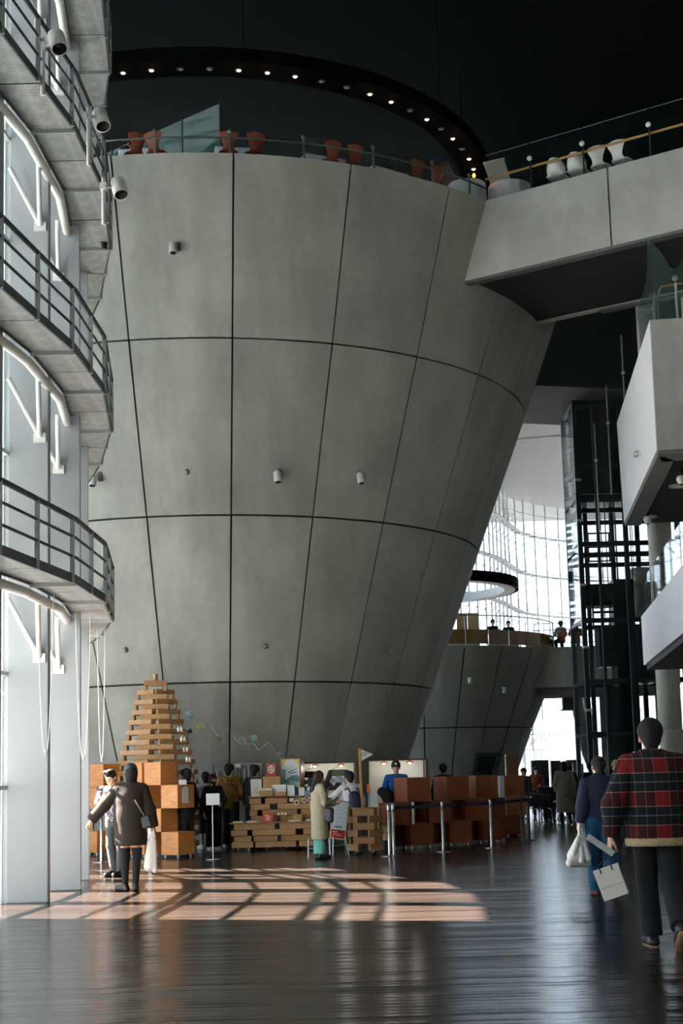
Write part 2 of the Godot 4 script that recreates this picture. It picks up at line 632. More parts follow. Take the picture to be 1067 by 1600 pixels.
func build_facade() -> void:
	var wl := thing("wall_left", "tall curving glass wall with deep white steel fins", "glass wall", Vector3.ZERO, 0, "", "structure")
	var white := mat("fin white", rgb8(160, 164, 166), 0.5)
	var frame := mat("frame grey", rgb8(198, 203, 205), 0.5)
	var pane := glass("pane", Color(0.86, 0.95, 0.96), 0.10)
	# near bays: one deep fin every two metres
	var st := [-12.0, -8.0, -4.0, 0.0, 3.0, 6.0, 8.0, 10.0, 12.0, 14.0, 16.0, 18.0, 19.9, 21.8, 23.7, 25.6]
	var gl := []
	for i in st.size():
		var d: float = st[i]
		var xo := outline(d)
		var turn := atan2(outline(d + 0.4) - outline(d - 0.4), 0.8)
		if d > 25.0:
			turn = -0.5
			xo = -5.05
		var b := Basis(Vector3.UP, -turn)
		var xi := xo - 0.6
		if d == 19.9:
			xi = -3.73
		elif d == 21.8:
			xi = -3.97
		var s := st_new()
		bevel_box(s, P(0, 10.5, 0), Vector3(0.52, 21.0, 0.13), 0.008)
		obj("fin", done(s), white, wl, Transform3D(b, P(xi - 0.26 * cos(turn), 0, d)))
		gl.append(P(xi - 0.56, 0, d))
	var far := [[-7.4, 28.0], [-9.6, 31.0], [-12.0, 34.0], [-14.2, 38.0], [-15.4, 43.0], [-15.4, 49.0], [-13.6, 55.0], [-10.4, 61.0], [-6.5, 67.0], [-2.6, 73.0], [1.2, 79.0], [4.6, 84.0]]
	for q in far:
		gl.append(P(q[0], 0, q[1]))
	for i in gl.size() - 1:
		var a: Vector3 = gl[i]
		var b: Vector3 = gl[i + 1]
		var mid := (a + b) * 0.5
		var len := a.distance_to(b)
		var bs := Basis(Vector3.UP, atan2(-(b - a).z, (b - a).x))
		var near := i > 5 and i < 16
		var steps := 8 if near else 1
		for k in steps:
			var y0 := 21.0 * k / steps
			obj("glass_pane", box_mesh(Vector3(len - 0.05, 21.0 / steps - 0.05, 0.02)), pane, wl, Transform3D(bs, mid + Vector3.UP * (y0 + 10.5 / steps)))
		# glazing bars
		var s := st_new()
		box(s, Vector3(-len * 0.5, 10.5, 0), Vector3(0.06, 21.0, 0.10))
		if i >= 8 and i < 15:
			box(s, Vector3(-len * 0.5, 10.5, -0.27), Vector3(0.12, 21.0, 0.5))
		if i >= 15:
			box(s, Vector3(-len * 0.5, 10.5, 0.2), Vector3(0.10, 21.0, 0.5))
		for k in range(1, 15):
			box(s, Vector3(0, 1.44 * k, 0), Vector3(len, 0.05, 0.08))
		obj("glazing_bar", done(s), frame, wl, Transform3D(bs, mid))
		# outside: rails low down, sun louvres above
		if i < 27:
			s = st_new()
			var out := -0.55 if i < 16 else -0.7
			var shut: bool = gl[i + 1].z > -16.5 or i >= 15
			for k in (0 if shut else 7):
				box(s, Vector3(0, 0.28 + 0.55 * k, out), Vector3(len + 0.05, 0.03 if k % 2 == 0 else 0.065, 0.06))
			if not shut:
				obj("outer_rail", done(s), frame, wl, Transform3D(bs, mid))
			s = st_new()
			for k in range(-11 if shut else 0, 41):
				box(s, Vector3(0, 4.75 + 0.39 * k, out - 0.3), Vector3(len + 0.1, 0.02, 0.58), Basis(Vector3.RIGHT, -0.12))
			obj("sun_louvre", done(s), mat("louvre", rgb8(140, 150, 154), 0.5), wl, Transform3D(bs, mid)).set_meta("kind", "stuff")
	# ---- the far curved end of the hall, seen past the cones
	var wf := thing("wall_far", "bright curved glass wall with thin white mullions at the far end of the hall", "glass wall", Vector3.ZERO, 0, "", "structure")
	var cv := Curve3D.new()
	for q in [[4.6, 84.0], [7.5, 88.5], [9.7, 92.4], [10.9, 96.2], [12.1, 99.8], [13.6, 102.0], [15.6, 103.9], [17.9, 105.4], [21.0, 106.6], [25.0, 107.6], [33.0, 108.6]]:
		cv.add_point(P(q[0], 0, q[1]))
	var total := cv.get_baked_length()
	var n := int(total / 1.33)
	var prev := cv.sample_baked(0)
	var bar := box_mesh(Vector3(0.055, 21.0, 0.10))
	var thin := mat("thin bars", rgb8(150, 156, 160), 0.6)
	var pm := {}
	for i in range(1, n + 1):
		var cur := cv.sample_baked(total * i / n)
		var mid := (prev + cur) * 0.5
		var len := prev.distance_to(cur)
		var dirv := (cur - prev).normalized()
		var bs := Basis(Vector3.UP, atan2(-dirv.z, dirv.x))
		obj("mullion", bar, thin, wf, Transform3D(bs, prev + Vector3.UP * 10.5 + bs.z * 0.05))
		var seen := mid.x > 7.0 and mid.x < 20.0
		var rows := 14 if seen else 2
		var ph := 21.0 / rows
		var msh := box_mesh(Vector3(len - 0.04, ph - 0.04, 0.02))
		for k in rows:
			obj("glass_pane", msh, pane, wf, Transform3D(bs, mid + Vector3.UP * (ph * (k + 0.5))))
		var s := st_new()
		for k in range(0, 15):
			box(s, Vector3(0, 1.44 * k + (0.03 if k == 0 else 0.0), 0.02), Vector3(len, 0.035, 0.06))
		obj("transom", done(s), thin, wf, Transform3D(bs, mid))
		# catwalk ribbon on brackets
		if seen:
			s = st_new()
			for l in 6:
				var y := level(l)
				box(s, Vector3(0, y, 0.75), Vector3(len + 0.12, 0.05, 0.6))
				for r in 3:
					box(s, Vector3(0, y + 0.26 + 0.24 * r, 1.05), Vector3(len + 0.12, 0.018, 0.018))
				box(s, Vector3(0, y + 0.38, 1.05), Vector3(0.03, 0.76, 0.03))
				tube(s, [Vector3(0, y - 0.75, 0.15), Vector3(-0.35, y - 0.03, 0.8)], 0.025, 5)
				tube(s, [Vector3(0, y - 0.75, 0.15), Vector3(0.35, y - 0.03, 0.8)], 0.025, 5)
			obj("catwalk_rail", done(s), thin, wf, Transform3D(bs, mid))
		prev = cur
	# pale brick building outside, glimpsed low through the far glass
	var bb := thing("building", "pale brick building outside beyond the far glass wall", "building", P(14.5, 0, 128))
	obj("wall", box_mesh(Vector3(7, 4.2, 5)), mat("brick pale", rgb8(190, 160, 140), 0.9), bb, Transform3D(Basis.IDENTITY, Vector3(0, 2.1, 0)))
	obj("roof", box_mesh(Vector3(7.6, 0.25, 5.6), 0.04), mat("roof pale", rgb8(210, 208, 204), 0.9), bb, Transform3D(Basis.IDENTITY, Vector3(0, 4.32, 0)))
	for k in 4:
		obj("window", box_mesh(Vector3(0.9, 1.1, 0.06), 0.01), mat("bwin", rgb8(90, 100, 110), 0.2), bb, Transform3D(Basis.IDENTITY, Vector3(-2.55 + 1.7 * k, 2.6, 2.51)))

# ------------------------------------------------------------------ the big concrete cone
const CX := -3.249
const CD := 36.0
var cone_h := [0.0, 1.908, 3.547, 6.999, 10.455, 13.881]
var cone_r := [4.2, 4.871, 5.503, 6.787, 8.0975, 9.325]

func cone_point(a: float, h: float, extra := 0.0) -> Vector3:
	var r := interp(cone_h, cone_r, h) + extra
	return P(CX + r * sin(a), h, CD - r * cos(a))

func shell_panel(c: Callable, a0: float, a1: float, h0: float, h1: float, nu: int, nv: int, th: float) -> ArrayMesh:
	# one curved slab with edges; c(angle, height, extra) gives the surface
	var s := st_new()
	s.set_smooth_group(1)
	var g := []
	for j in nv + 1:
		var row := []
		for i in nu + 1:
			row.append(c.call(lerpf(a0, a1, float(i) / nu), lerpf(h0, h1, float(j) / nv), 0.0))
		g.append(row)
	for j in nv:
		for i in nu:
			quad(s, g[j + 1][i], g[j + 1][i + 1], g[j][i + 1], g[j][i])
	s.set_smooth_group(-1)
	for i in nu:
		var u0 := lerpf(a0, a1, float(i) / nu)
		var u1 := lerpf(a0, a1, float(i + 1) / nu)
		quad(s, c.call(u0, h1, -th), c.call(u1, h1, -th), g[nv][i + 1], g[nv][i])
		quad(s, g[0][i], g[0][i + 1], c.call(u1, h0, -th), c.call(u0, h0, -th))
	for j in nv:
		var v0 := lerpf(h0, h1, float(j) / nv)
		var v1 := lerpf(h0, h1, float(j + 1) / nv)
		quad(s, c.call(a0, v1, -th), g[j + 1][0], g[j][0], c.call(a0, v0, -th))
		quad(s, g[j + 1][nu], c.call(a1, v1, -th), c.call(a1, v0, -th), g[j][nu])
	return done(s)

func build_cone() -> void:
	var t := thing("concrete_cone", "huge inverted concrete cone tower with dark panel seams", "cone tower", Vector3.ZERO, 0, "", "structure")
	var tones := [concrete("concrete a", rgb8(175, 174, 169)), concrete("concrete b", rgb8(170, 169, 165)), concrete("concrete c", rgb8(178, 177, 171))]
	var core := []
	for i in 6:
		core.append(Vector2(cone_r[i] - 0.07, cone_h[i]))
	core.insert(0, Vector2(0, 0))
	core[-1].y = 13.80
	core.append(Vector2(0, 13.80))
	var s := st_new()
	lathe(s, core, 72, P(CX, 0, CD))
	obj("core", done(s), mat("seam dark", rgb8(40, 42, 40), 0.9), t)
	var rows := [0.0, 3.547, 6.999, 10.455, 13.881]
	var al := 0.2618
	for j in 4:
		var gap := 0.02
		for k in range(-8, 9):
			var rm := interp(cone_h, cone_r, (rows[j] + rows[j + 1]) * 0.5)
			var da := 0.019 / rm
			var a0 := 0.1417 + k * 0.2639 + da
			var a1 := 0.1417 + (k + 1) * 0.2639 - da
			var h0: float = rows[j] + (gap if j > 0 else 0.0)
			var h1: float = rows[j + 1] - (gap if j < 3 else 0.0)
			obj("concrete_panel", shell_panel(cone_point, a0, a1, h0, h1, 5, 4 if j == 0 else 2, 0.09), tones[absi(k * 7 + j * 5) % 3], t)
	# things screwed to the cone
	wall_lamp(P(-3.17, 12.14, 27.31), "small spot lamp high on the cone, in the upper panel row", true)
	wall_lamp(P(-1.31, 7.8, 29.18), "small spot lamp mid-height on the cone, right of the central seam", true)
	wall_lamp(P(-5.07, 7.82, 29.14), "small spot lamp on the cone beside the white fins", true)
	wall_lamp(P(0.39, 7.88, 29.89), "small dark spot lamp on the cone, rightmost in its panel row", true)
	for q in [[-3.17, 7.86, 28.89, "tiny round cap on the cone left of the central seam"], [-1.68, 4.29, 30.44, "tiny round cap low on the cone right of the central seam"], [0.94, 4.28, 32.03, "tiny round cap low on the cone's shaded right side"], [-4.71, 4.29, 30.41, "tiny round cap low on the cone above the plank pyramid"]]:
		var c := thing("anchor_cap", q[3], "anchor cap", P(q[0], q[1], q[2]), atan2(q[0] - CX, CD - q[2]), "round caps on the cone")
		var m := lathe_mesh([Vector2(0.0, -0.03), Vector2(0.05, -0.03), Vector2(0.06, 0.0), Vector2(0.05, 0.05), Vector2(0.03, 0.07), Vector2(0.0, 0.075)], 12)
		obj("cap", m, mat("cap", rgb8(120, 122, 118), 0.4, 0.6), c, Transform3D(Basis(Vector3.RIGHT, PI / 2 - 0.35), Vector3(0, 0, 0)))

func wall_lamp(at: Vector3, label: String, dark := false) -> void:
	var a := atan2(at.x - CX, CD + at.z)
	var t := thing("spot_lamp", label, "spot lamp", at, a, "spot lamps on the cone")
	var m := mat("lamp grey", rgb8(186, 188, 184), 0.45, 0.1)
	obj("bracket", box_mesh(Vector3(0.10, 0.24, 0.06), 0.01), mat("lamp bracket", rgb8(78, 80, 78), 0.5, 0.4), t, Transform3D(Basis.IDENTITY, Vector3(0.05, 0.06, 0.02)))
	obj("arm", tube_mesh([Vector3(0.05, 0.08, 0.03), Vector3(0.02, 0.05, 0.16), Vector3(-0.02, 0.0, 0.2)], 0.022, 8), m, t)
	obj("housing", lathe_mesh([Vector2(0.0, -0.14), Vector2(0.075, -0.14), Vector2(0.085, -0.13), Vector2(0.085, 0.08), Vector2(0.06, 0.11), Vector2(0.0, 0.11)], 14), m, t, Transform3D(Basis(Vector3.RIGHT, -0.25), Vector3(-0.03, -0.06, 0.22)))
	obj("lens", lathe_mesh([Vector2(0.0, -0.146), Vector2(0.06, -0.146), Vector2(0.065, -0.14)], 14), mat("lens dark", rgb8(40, 42, 44), 0.15), t, Transform3D(Basis(Vector3.RIGHT, -0.25), Vector3(-0.03, -0.06, 0.22)))

# ------------------------------------------------------------------ maintenance catwalks along the fins
func grating_mat() -> StandardMaterial3D:
	if mats.has("grating"):
		return mats.grating
	var m := mat("grating", rgb8(214, 216, 212), 0.42, 0.35)
	var im := Image.create(64, 64, false, Image.FORMAT_RGB8)
	var nz := noise(51, 0.06, 3)
	for y in 64:
		for x in 64:
			var v := (0.95 if y % 8 > 2 else 0.62) * (0.95 + 0.12 * nz.get_noise_2d(x, y * 0.3))
			im.set_pixel(x, y, Color(v, v, v))
	m.albedo_texture = tex("grating", im)
	m.uv1_triplanar = true
	m.uv1_scale = Vector3(1.5, 1.5, 3.2)
	return m

func build_catwalks() -> void:
	var galv := mat("galvanised", rgb8(172, 177, 177), 0.42, 0.4)
	var dark := mat("rail steel", rgb8(84, 91, 92), 0.45, 0.3)
	var white := mat("strut white", rgb8(224, 224, 220), 0.45)
	var edges := [9.6, 12.0, 14.4, 16.8, 18.6, 20.8, 23.0, 25.0, 27.0]
	var posts := [9.6, 10.8, 12.0, 13.2, 14.42, 15.5, 16.66, 17.7, 18.7, 19.75, 20.8, 21.9, 23.0, 24.0, 25.0, 26.0]
	var names := ["lowest catwalk on the white fins, just above the people", "second catwalk up the white fins", "third catwalk up the white fins, carrying white floodlights", "topmost catwalk on the white fins, cut by the frame's top"]
	for l in 4:
		var y := level(l)
		var t := thing("catwalk", names[l], "catwalk", Vector3.ZERO, 0, "catwalks along the glass wall")
		var out := func(d: float) -> float:
			return outline(d) if d <= 25.0 else -4.6 - (d - 25.0) * 0.42
		for i in edges.size() - 1:
			var da: float = edges[i]
			var db: float = edges[i + 1]
			var xa: float = out.call(da)
			var xb: float = out.call(db)
			var n := 2
			for j in n:
				var d0 := lerpf(da, db, float(j) / n) + 0.012
				var d1 := lerpf(da, db, float(j + 1) / n) - 0.012
				var x0 := lerpf(xa, xb, float(j) / n)
				var x1 := lerpf(xa, xb, float(j + 1) / n)
				var s := st_new()
				hexa(s, [P(x0 - 0.54, y - 0.05, d0), P(x0 - 0.02, y - 0.05, d0), P(x1 - 0.02, y - 0.05, d1), P(x1 - 0.54, y - 0.05, d1), P(x0 - 0.54, y, d0), P(x0 - 0.02, y, d0), P(x1 - 0.02, y, d1), P(x1 - 0.54, y, d1)])
				obj("deck_panel", done(s), grating_mat(), t)
			var s2 := st_new()
			for off in [-0.01, -0.55]:
				hexa(s2, [P(xa + off - 0.012, y - 0.07, da), P(xa + off + 0.012, y - 0.07, da), P(xb + off + 0.012, y - 0.07, db), P(xb + off - 0.012, y - 0.07, db), P(xa + off - 0.012, y + 0.04, da), P(xa + off + 0.012, y + 0.04, da), P(xb + off + 0.012, y + 0.04, db), P(xb + off - 0.012, y + 0.04, db)])
			obj("edge_channel", done(s2), dark, t)
			s2 = st_new()
			box(s2, P(xa - 0.28, y - 0.075, da), Vector3(0.56, 0.05, 0.05))
			obj("cross_beam", done(s2), galv, t)
			for rail in 3:
				var ry: float = [0.72, 0.49, 0.25][rail]
				var hh: float = [0.042, 0.022, 0.022][rail]
				var s3 := st_new()
				tube(s3, [P(xa, y + ry, da), P(xb, y + ry, db)], hh * 0.8, 6)
				obj("top_rail" if rail == 0 else "mid_rail", done(s3), dark, t)
			s2 = st_new()
			tube(s2, [P(xa - 0.60, y - 0.16, da), P(xb - 0.60, y - 0.16, db)], 0.062, 10)
			obj("support_tube", done(s2), white, t)
		for d in posts:
			var x: float = out.call(d)
			var s := st_new()
			bevel_box(s, P(x, y + 0.33, d), Vector3(0.062, 0.82, 0.03), 0.004, Basis(Vector3.UP, 0.15))
			obj("rail_post", done(s), galv, t)
		# brackets from each fin
		for d in [10.0, 12.0, 14.0, 16.0, 18.0, 19.9, 21.8, 23.7]:
			var x := outline(d) - 0.66
			var s := st_new()
			tube(s, [P(x - 0.05, y - 0.85, d - 0.10), P(x + 0.02, y - 0.16, d - 0.50)], 0.034, 7)
			tube(s, [P(x - 0.05, y - 0.85, d - 0.10), P(x - 0.42, y - 0.10, d - 0.25)], 0.034, 7)
			obj("brace", done(s), white, t)
			s = st_new()
			box(s, P(x - 0.05, y - 0.86, d - 0.08), Vector3(0.16, 0.12, 0.05))
			obj("gusset", done(s), white, t)
	# floodlights clamped to poles on the third catwalk
	floodlight(P(-3.16, 10.1, 15.5), P(-3.36, 9.5, 15.62), 1.0, "white cylindrical floodlight nearest the upper left corner")
	floodlight(P(-2.91, 9.86, 17.0), P(-3.05, 9.2, 16.9), 1.0, "white cylindrical floodlight, the middle one of three on the catwalk poles")
	floodlight(P(-2.80, 9.27, 17.75), P(-3.0, 8.75, 17.7), 1.0, "white cylindrical floodlight lowest of the three, against the cone")
	# black speaker under the third catwalk
	var sp := thing("loudspeaker", "black bucket-shaped loudspeaker hung below the third catwalk", "loudspeaker", P(-3.5, 9.80, 20.6))
	obj("yoke", box_mesh(Vector3(0.1, 0.2, 0.03), 0.005), galv, sp, Transform3D(Basis.IDENTITY, Vector3(0, 0.10, 0)))
	obj("body", lathe_mesh([Vector2(0.0, -0.24), Vector2(0.055, -0.24), Vector2(0.075, -0.08), Vector2(0.10, -0.07), Vector2(0.10, -0.03), Vector2(0.06, 0.0), Vector2(0.0, 0.0)], 16), mat("black plastic", rgb8(40, 48, 50), 0.5), sp)
	# long loops of blind cord hanging down the fins
	var cord := mat("cord", rgb8(228, 228, 224), 0.6)
	var loops := [[-3.76, 3.85, 17.72, 0.20, 2.0, "white cord loop hanging on the nearest white fin"], [-3.64, 3.85, 19.62, 0.21, 2.05, "white cord loop hanging on the second white fin"], [-3.72, 3.8, 21.55, 0.12, 2.0, "white cord loop hanging at the third fin beside the cone"]]
	for q in loops:
		var pts := []
		for i in 13:
			var u := i / 12.0 * 2.0 - 1.0
			pts.append(Vector3(q[3] * u * 0.5, -q[4] * (1.0 - pow(absf(u), 2.4)), 0))
		var c := thing("blind_cord", q[5], "cord", P(q[0], q[1], q[2]), 0, "cord loops")
		obj("loop", tube_mesh(pts, 0.007, 5), cord, c)
		obj("weight", box_mesh(Vector3(0.03, 0.09, 0.03), 0.005), mat("cord weight", rgb8(180, 182, 180), 0.5), c, Transform3D(Basis.IDENTITY, Vector3(0.0, -q[4] + 0.02, 0)))

func floodlight(at: Vector3, foot: Vector3, k: float, label: String) -> void:
	var t := thing("floodlight", label, "floodlight", foot, 0, "floodlights on the catwalk poles")
	var white := mat("flood white", rgb8(222, 222, 220), 0.4)
	var o := at - foot
	obj("pole", tube_mesh([Vector3.ZERO, Vector3(0, o.y + 0.12, 0)], 0.028, 8), white, t)
	obj("clamp", box_mesh(Vector3(0.09, 0.1, 0.09), 0.01), white, t, Transform3D(Basis.IDENTITY, Vector3(0, o.y, 0)))
	obj("arm", tube_mesh([Vector3(0, o.y, 0), Vector3(o.x * 0.6, o.y, o.z * 0.5)], 0.02, 7), white, t)
	var b := Basis(Vector3.FORWARD, -0.28) * Basis(Vector3.RIGHT, -0.35)
	obj("housing", lathe_mesh([Vector2(0.085, -0.13), Vector2(0.10, -0.13), Vector2(0.10, 0.10), Vector2(0.09, 0.13), Vector2(0.05, 0.15), Vector2(0.0, 0.15)], 20), white, t, Transform3D(b, o))
	obj("reflector", lathe_mesh([Vector2(0.0, -0.02), Vector2(0.05, -0.03), Vector2(0.086, -0.128)], 20), mat("reflector", rgb8(90, 92, 92), 0.25, 0.7), t, Transform3D(b, o))
	obj("lens", lathe_mesh([Vector2(0.0, -0.075), Vector2(0.035, -0.075), Vector2(0.035, -0.03)], 16), mat("flood lens", rgb8(60, 62, 62), 0.1), t, Transform3D(b, o))

# ------------------------------------------------------------------ the restaurant on top of the big cone
const ORD := ["first", "second", "third", "fourth", "fifth", "sixth", "seventh", "eighth", "ninth", "tenth", "eleventh", "twelfth", "thirteenth", "fourteenth", "fifteenth", "sixteenth", "seventeenth", "eighteenth", "nineteenth", "twentieth"]

func ring_mesh(r0: float, r1: float, y0: float, y1: float, seg := 96) -> ArrayMesh:
	var s := st_new()
	lathe(s, [Vector2(r0, y0), Vector2(r1, y0), Vector2(r1, y1), Vector2(r0, y1), Vector2(r0, y0)], seg, Vector3.ZERO, false)
	return done(s)

func shell_chair(called: String, shell: Material, leg: Material, label: String, group: String, at: Vector3, turn: float) -> Node3D:
	# moulded plywood chair with a waisted back on four thin steel legs; faces -z
	var t := thing(called, label, "chair", at, turn, group)
	var back := st_new()
	var rows := []
	var prof := [[0.435, 0.10, 0.165], [0.445, 0.17, 0.135], [0.50, 0.205, 0.11], [0.58, 0.225, 0.125], [0.66, 0.245, 0.165], [0.72, 0.255, 0.195], [0.765, 0.262, 0.205], [0.795, 0.268, 0.175], [0.81, 0.27, 0.10]]
	for p in prof:
		var r := []
		for i in 7:
			var u := i / 6.0 * 2.0 - 1.0
			r.append(Vector3(p[2] * u, p[0], p[1] - 0.035 * u * u))
		rows.append(r)
	sheet(back, rows, 0.011)
	obj("backrest", done(back), shell, t)
	var seat := st_new()
	rows = []
	for p in [[-0.22, 0.10, 0.425], [-0.20, 0.17, 0.436], [-0.12, 0.205, 0.442], [0.0, 0.21, 0.436], [0.08, 0.19, 0.434], [0.13, 0.165, 0.437]]:
		var r := []
		for i in 7:
			var u := i / 6.0 * 2.0 - 1.0
			r.append(Vector3(p[1] * u, p[2] + 0.012 * u * u, p[0]))
		rows.append(r)
	sheet(seat, rows, 0.011)
	obj("seat", done(seat), shell, t)
	for sx in [-1, 1]:
		for sz in [-1, 1]:
			obj("leg", tube_mesh([Vector3(0.05 * sx, 0.42, 0.04 * sz), Vector3(0.15 * sx, 0.40, 0.14 * sz), Vector3(0.21 * sx, 0.0, 0.22 * sz)], 0.008, 6), leg, t)
	return t

func sheet(s: SurfaceTool, rows: Array, th: float) -> void:
	# thick curved sheet from a grid of points
	s.set_smooth_group(1)
	var n := rows.size()
	var m: int = rows[0].size()
	var nr := []
	for j in n:
		var r := []
		for i in m:
			var du: Vector3 = rows[j][mini(i + 1, m - 1)] - rows[j][maxi(i - 1, 0)]
			var dv: Vector3 = rows[mini(j + 1, n - 1)][i] - rows[maxi(j - 1, 0)][i]
			r.append(du.cross(dv).normalized() * th * 0.5)
		nr.append(r)
	for j in n - 1:
		for i in m - 1:
			quad(s, rows[j + 1][i] + nr[j + 1][i], rows[j + 1][i + 1] + nr[j + 1][i + 1], rows[j][i + 1] + nr[j][i + 1], rows[j][i] + nr[j][i])
	s.set_smooth_group(2)
	for j in n - 1:
		for i in m - 1:
			quad(s, rows[j][i] - nr[j][i], rows[j][i + 1] - nr[j][i + 1], rows[j + 1][i + 1] - nr[j + 1][i + 1], rows[j + 1][i] - nr[j + 1][i])
	s.set_smooth_group(-1)
	for j in n - 1:
		for i in [0, m - 1]:
			var a: Vector3 = rows[j][i]
			var b: Vector3 = rows[j + 1][i]
			var na: Vector3 = nr[j][i]
			var nb: Vector3 = nr[j + 1][i]
			if i == 0:
				quad(s, b - nb, b + nb, a + na, a - na)
			else:
				quad(s, b + nb, b - nb, a - na, a + na)
	for i in m - 1:
		for j in [0, n - 1]:
			var a: Vector3 = rows[j][i]
			var b: Vector3 = rows[j][i + 1]
			var na: Vector3 = nr[j][i]
			var nb: Vector3 = nr[j][i + 1]
			if j == 0:
				quad(s, a + na, b + nb, b - nb, a - na)
			else:
				quad(s, a - na, b - nb, b + nb, a + na)

func cloth_table(label: String, at: Vector3, turn: float, w: float, d: float, drop: float, rnd: bool) -> Node3D:
	var t := thing("dining_table", label, "table", at, turn, "white clothed tables")
	var cloth := mat("tablecloth", rgb8(214, 222, 224), 0.8)
	var s := st_new()
	var n := 48
	var topr := []
	var low := []
	for i in n:
		var a := TAU * i / n
		var c := cos(a)
		var q := sin(a)
		var p := Vector2(c * w * 0.5, q * d * 0.5)
		if not rnd:
			var m := maxf(absf(c), absf(q))
			p = Vector2(c / m * w * 0.5, q / m * d * 0.5)
		var f := 1.0 + (0.035 * sin(i * PI / 2.0 + 0.5) + 0.05) * (1.0 if rnd else 0.6)
		topr.append(Vector3(p.x, 0.73, p.y))
		low.append(Vector3(p.x * f, 0.73 - drop, p.y * f))
	s.set_smooth_group(-1)
	for i in n:
		var j := (i + 1) % n
		tri(s, Vector3(0, 0.73, 0), topr[j], topr[i])
	s.set_smooth_group(1)
	for i in n:
		var j := (i + 1) % n
		quad(s, topr[j], topr[i], low[i], low[j])
	obj("tablecloth", done(s), cloth, t)
	obj("column", lathe_mesh([Vector2(0.0, 0.0), Vector2(0.22, 0.0), Vector2(0.22, 0.015), Vector2(0.04, 0.04), Vector2(0.035, 0.70), Vector2(0.2, 0.715), Vector2(0.0, 0.72)], 16), mat("table steel", rgb8(60, 62, 62), 0.4, 0.6), t)
	return t

func on_cone(a: float, r: float, y: float) -> Vector3:
	return P(CX + r * sin(a), y, CD - r * cos(a))

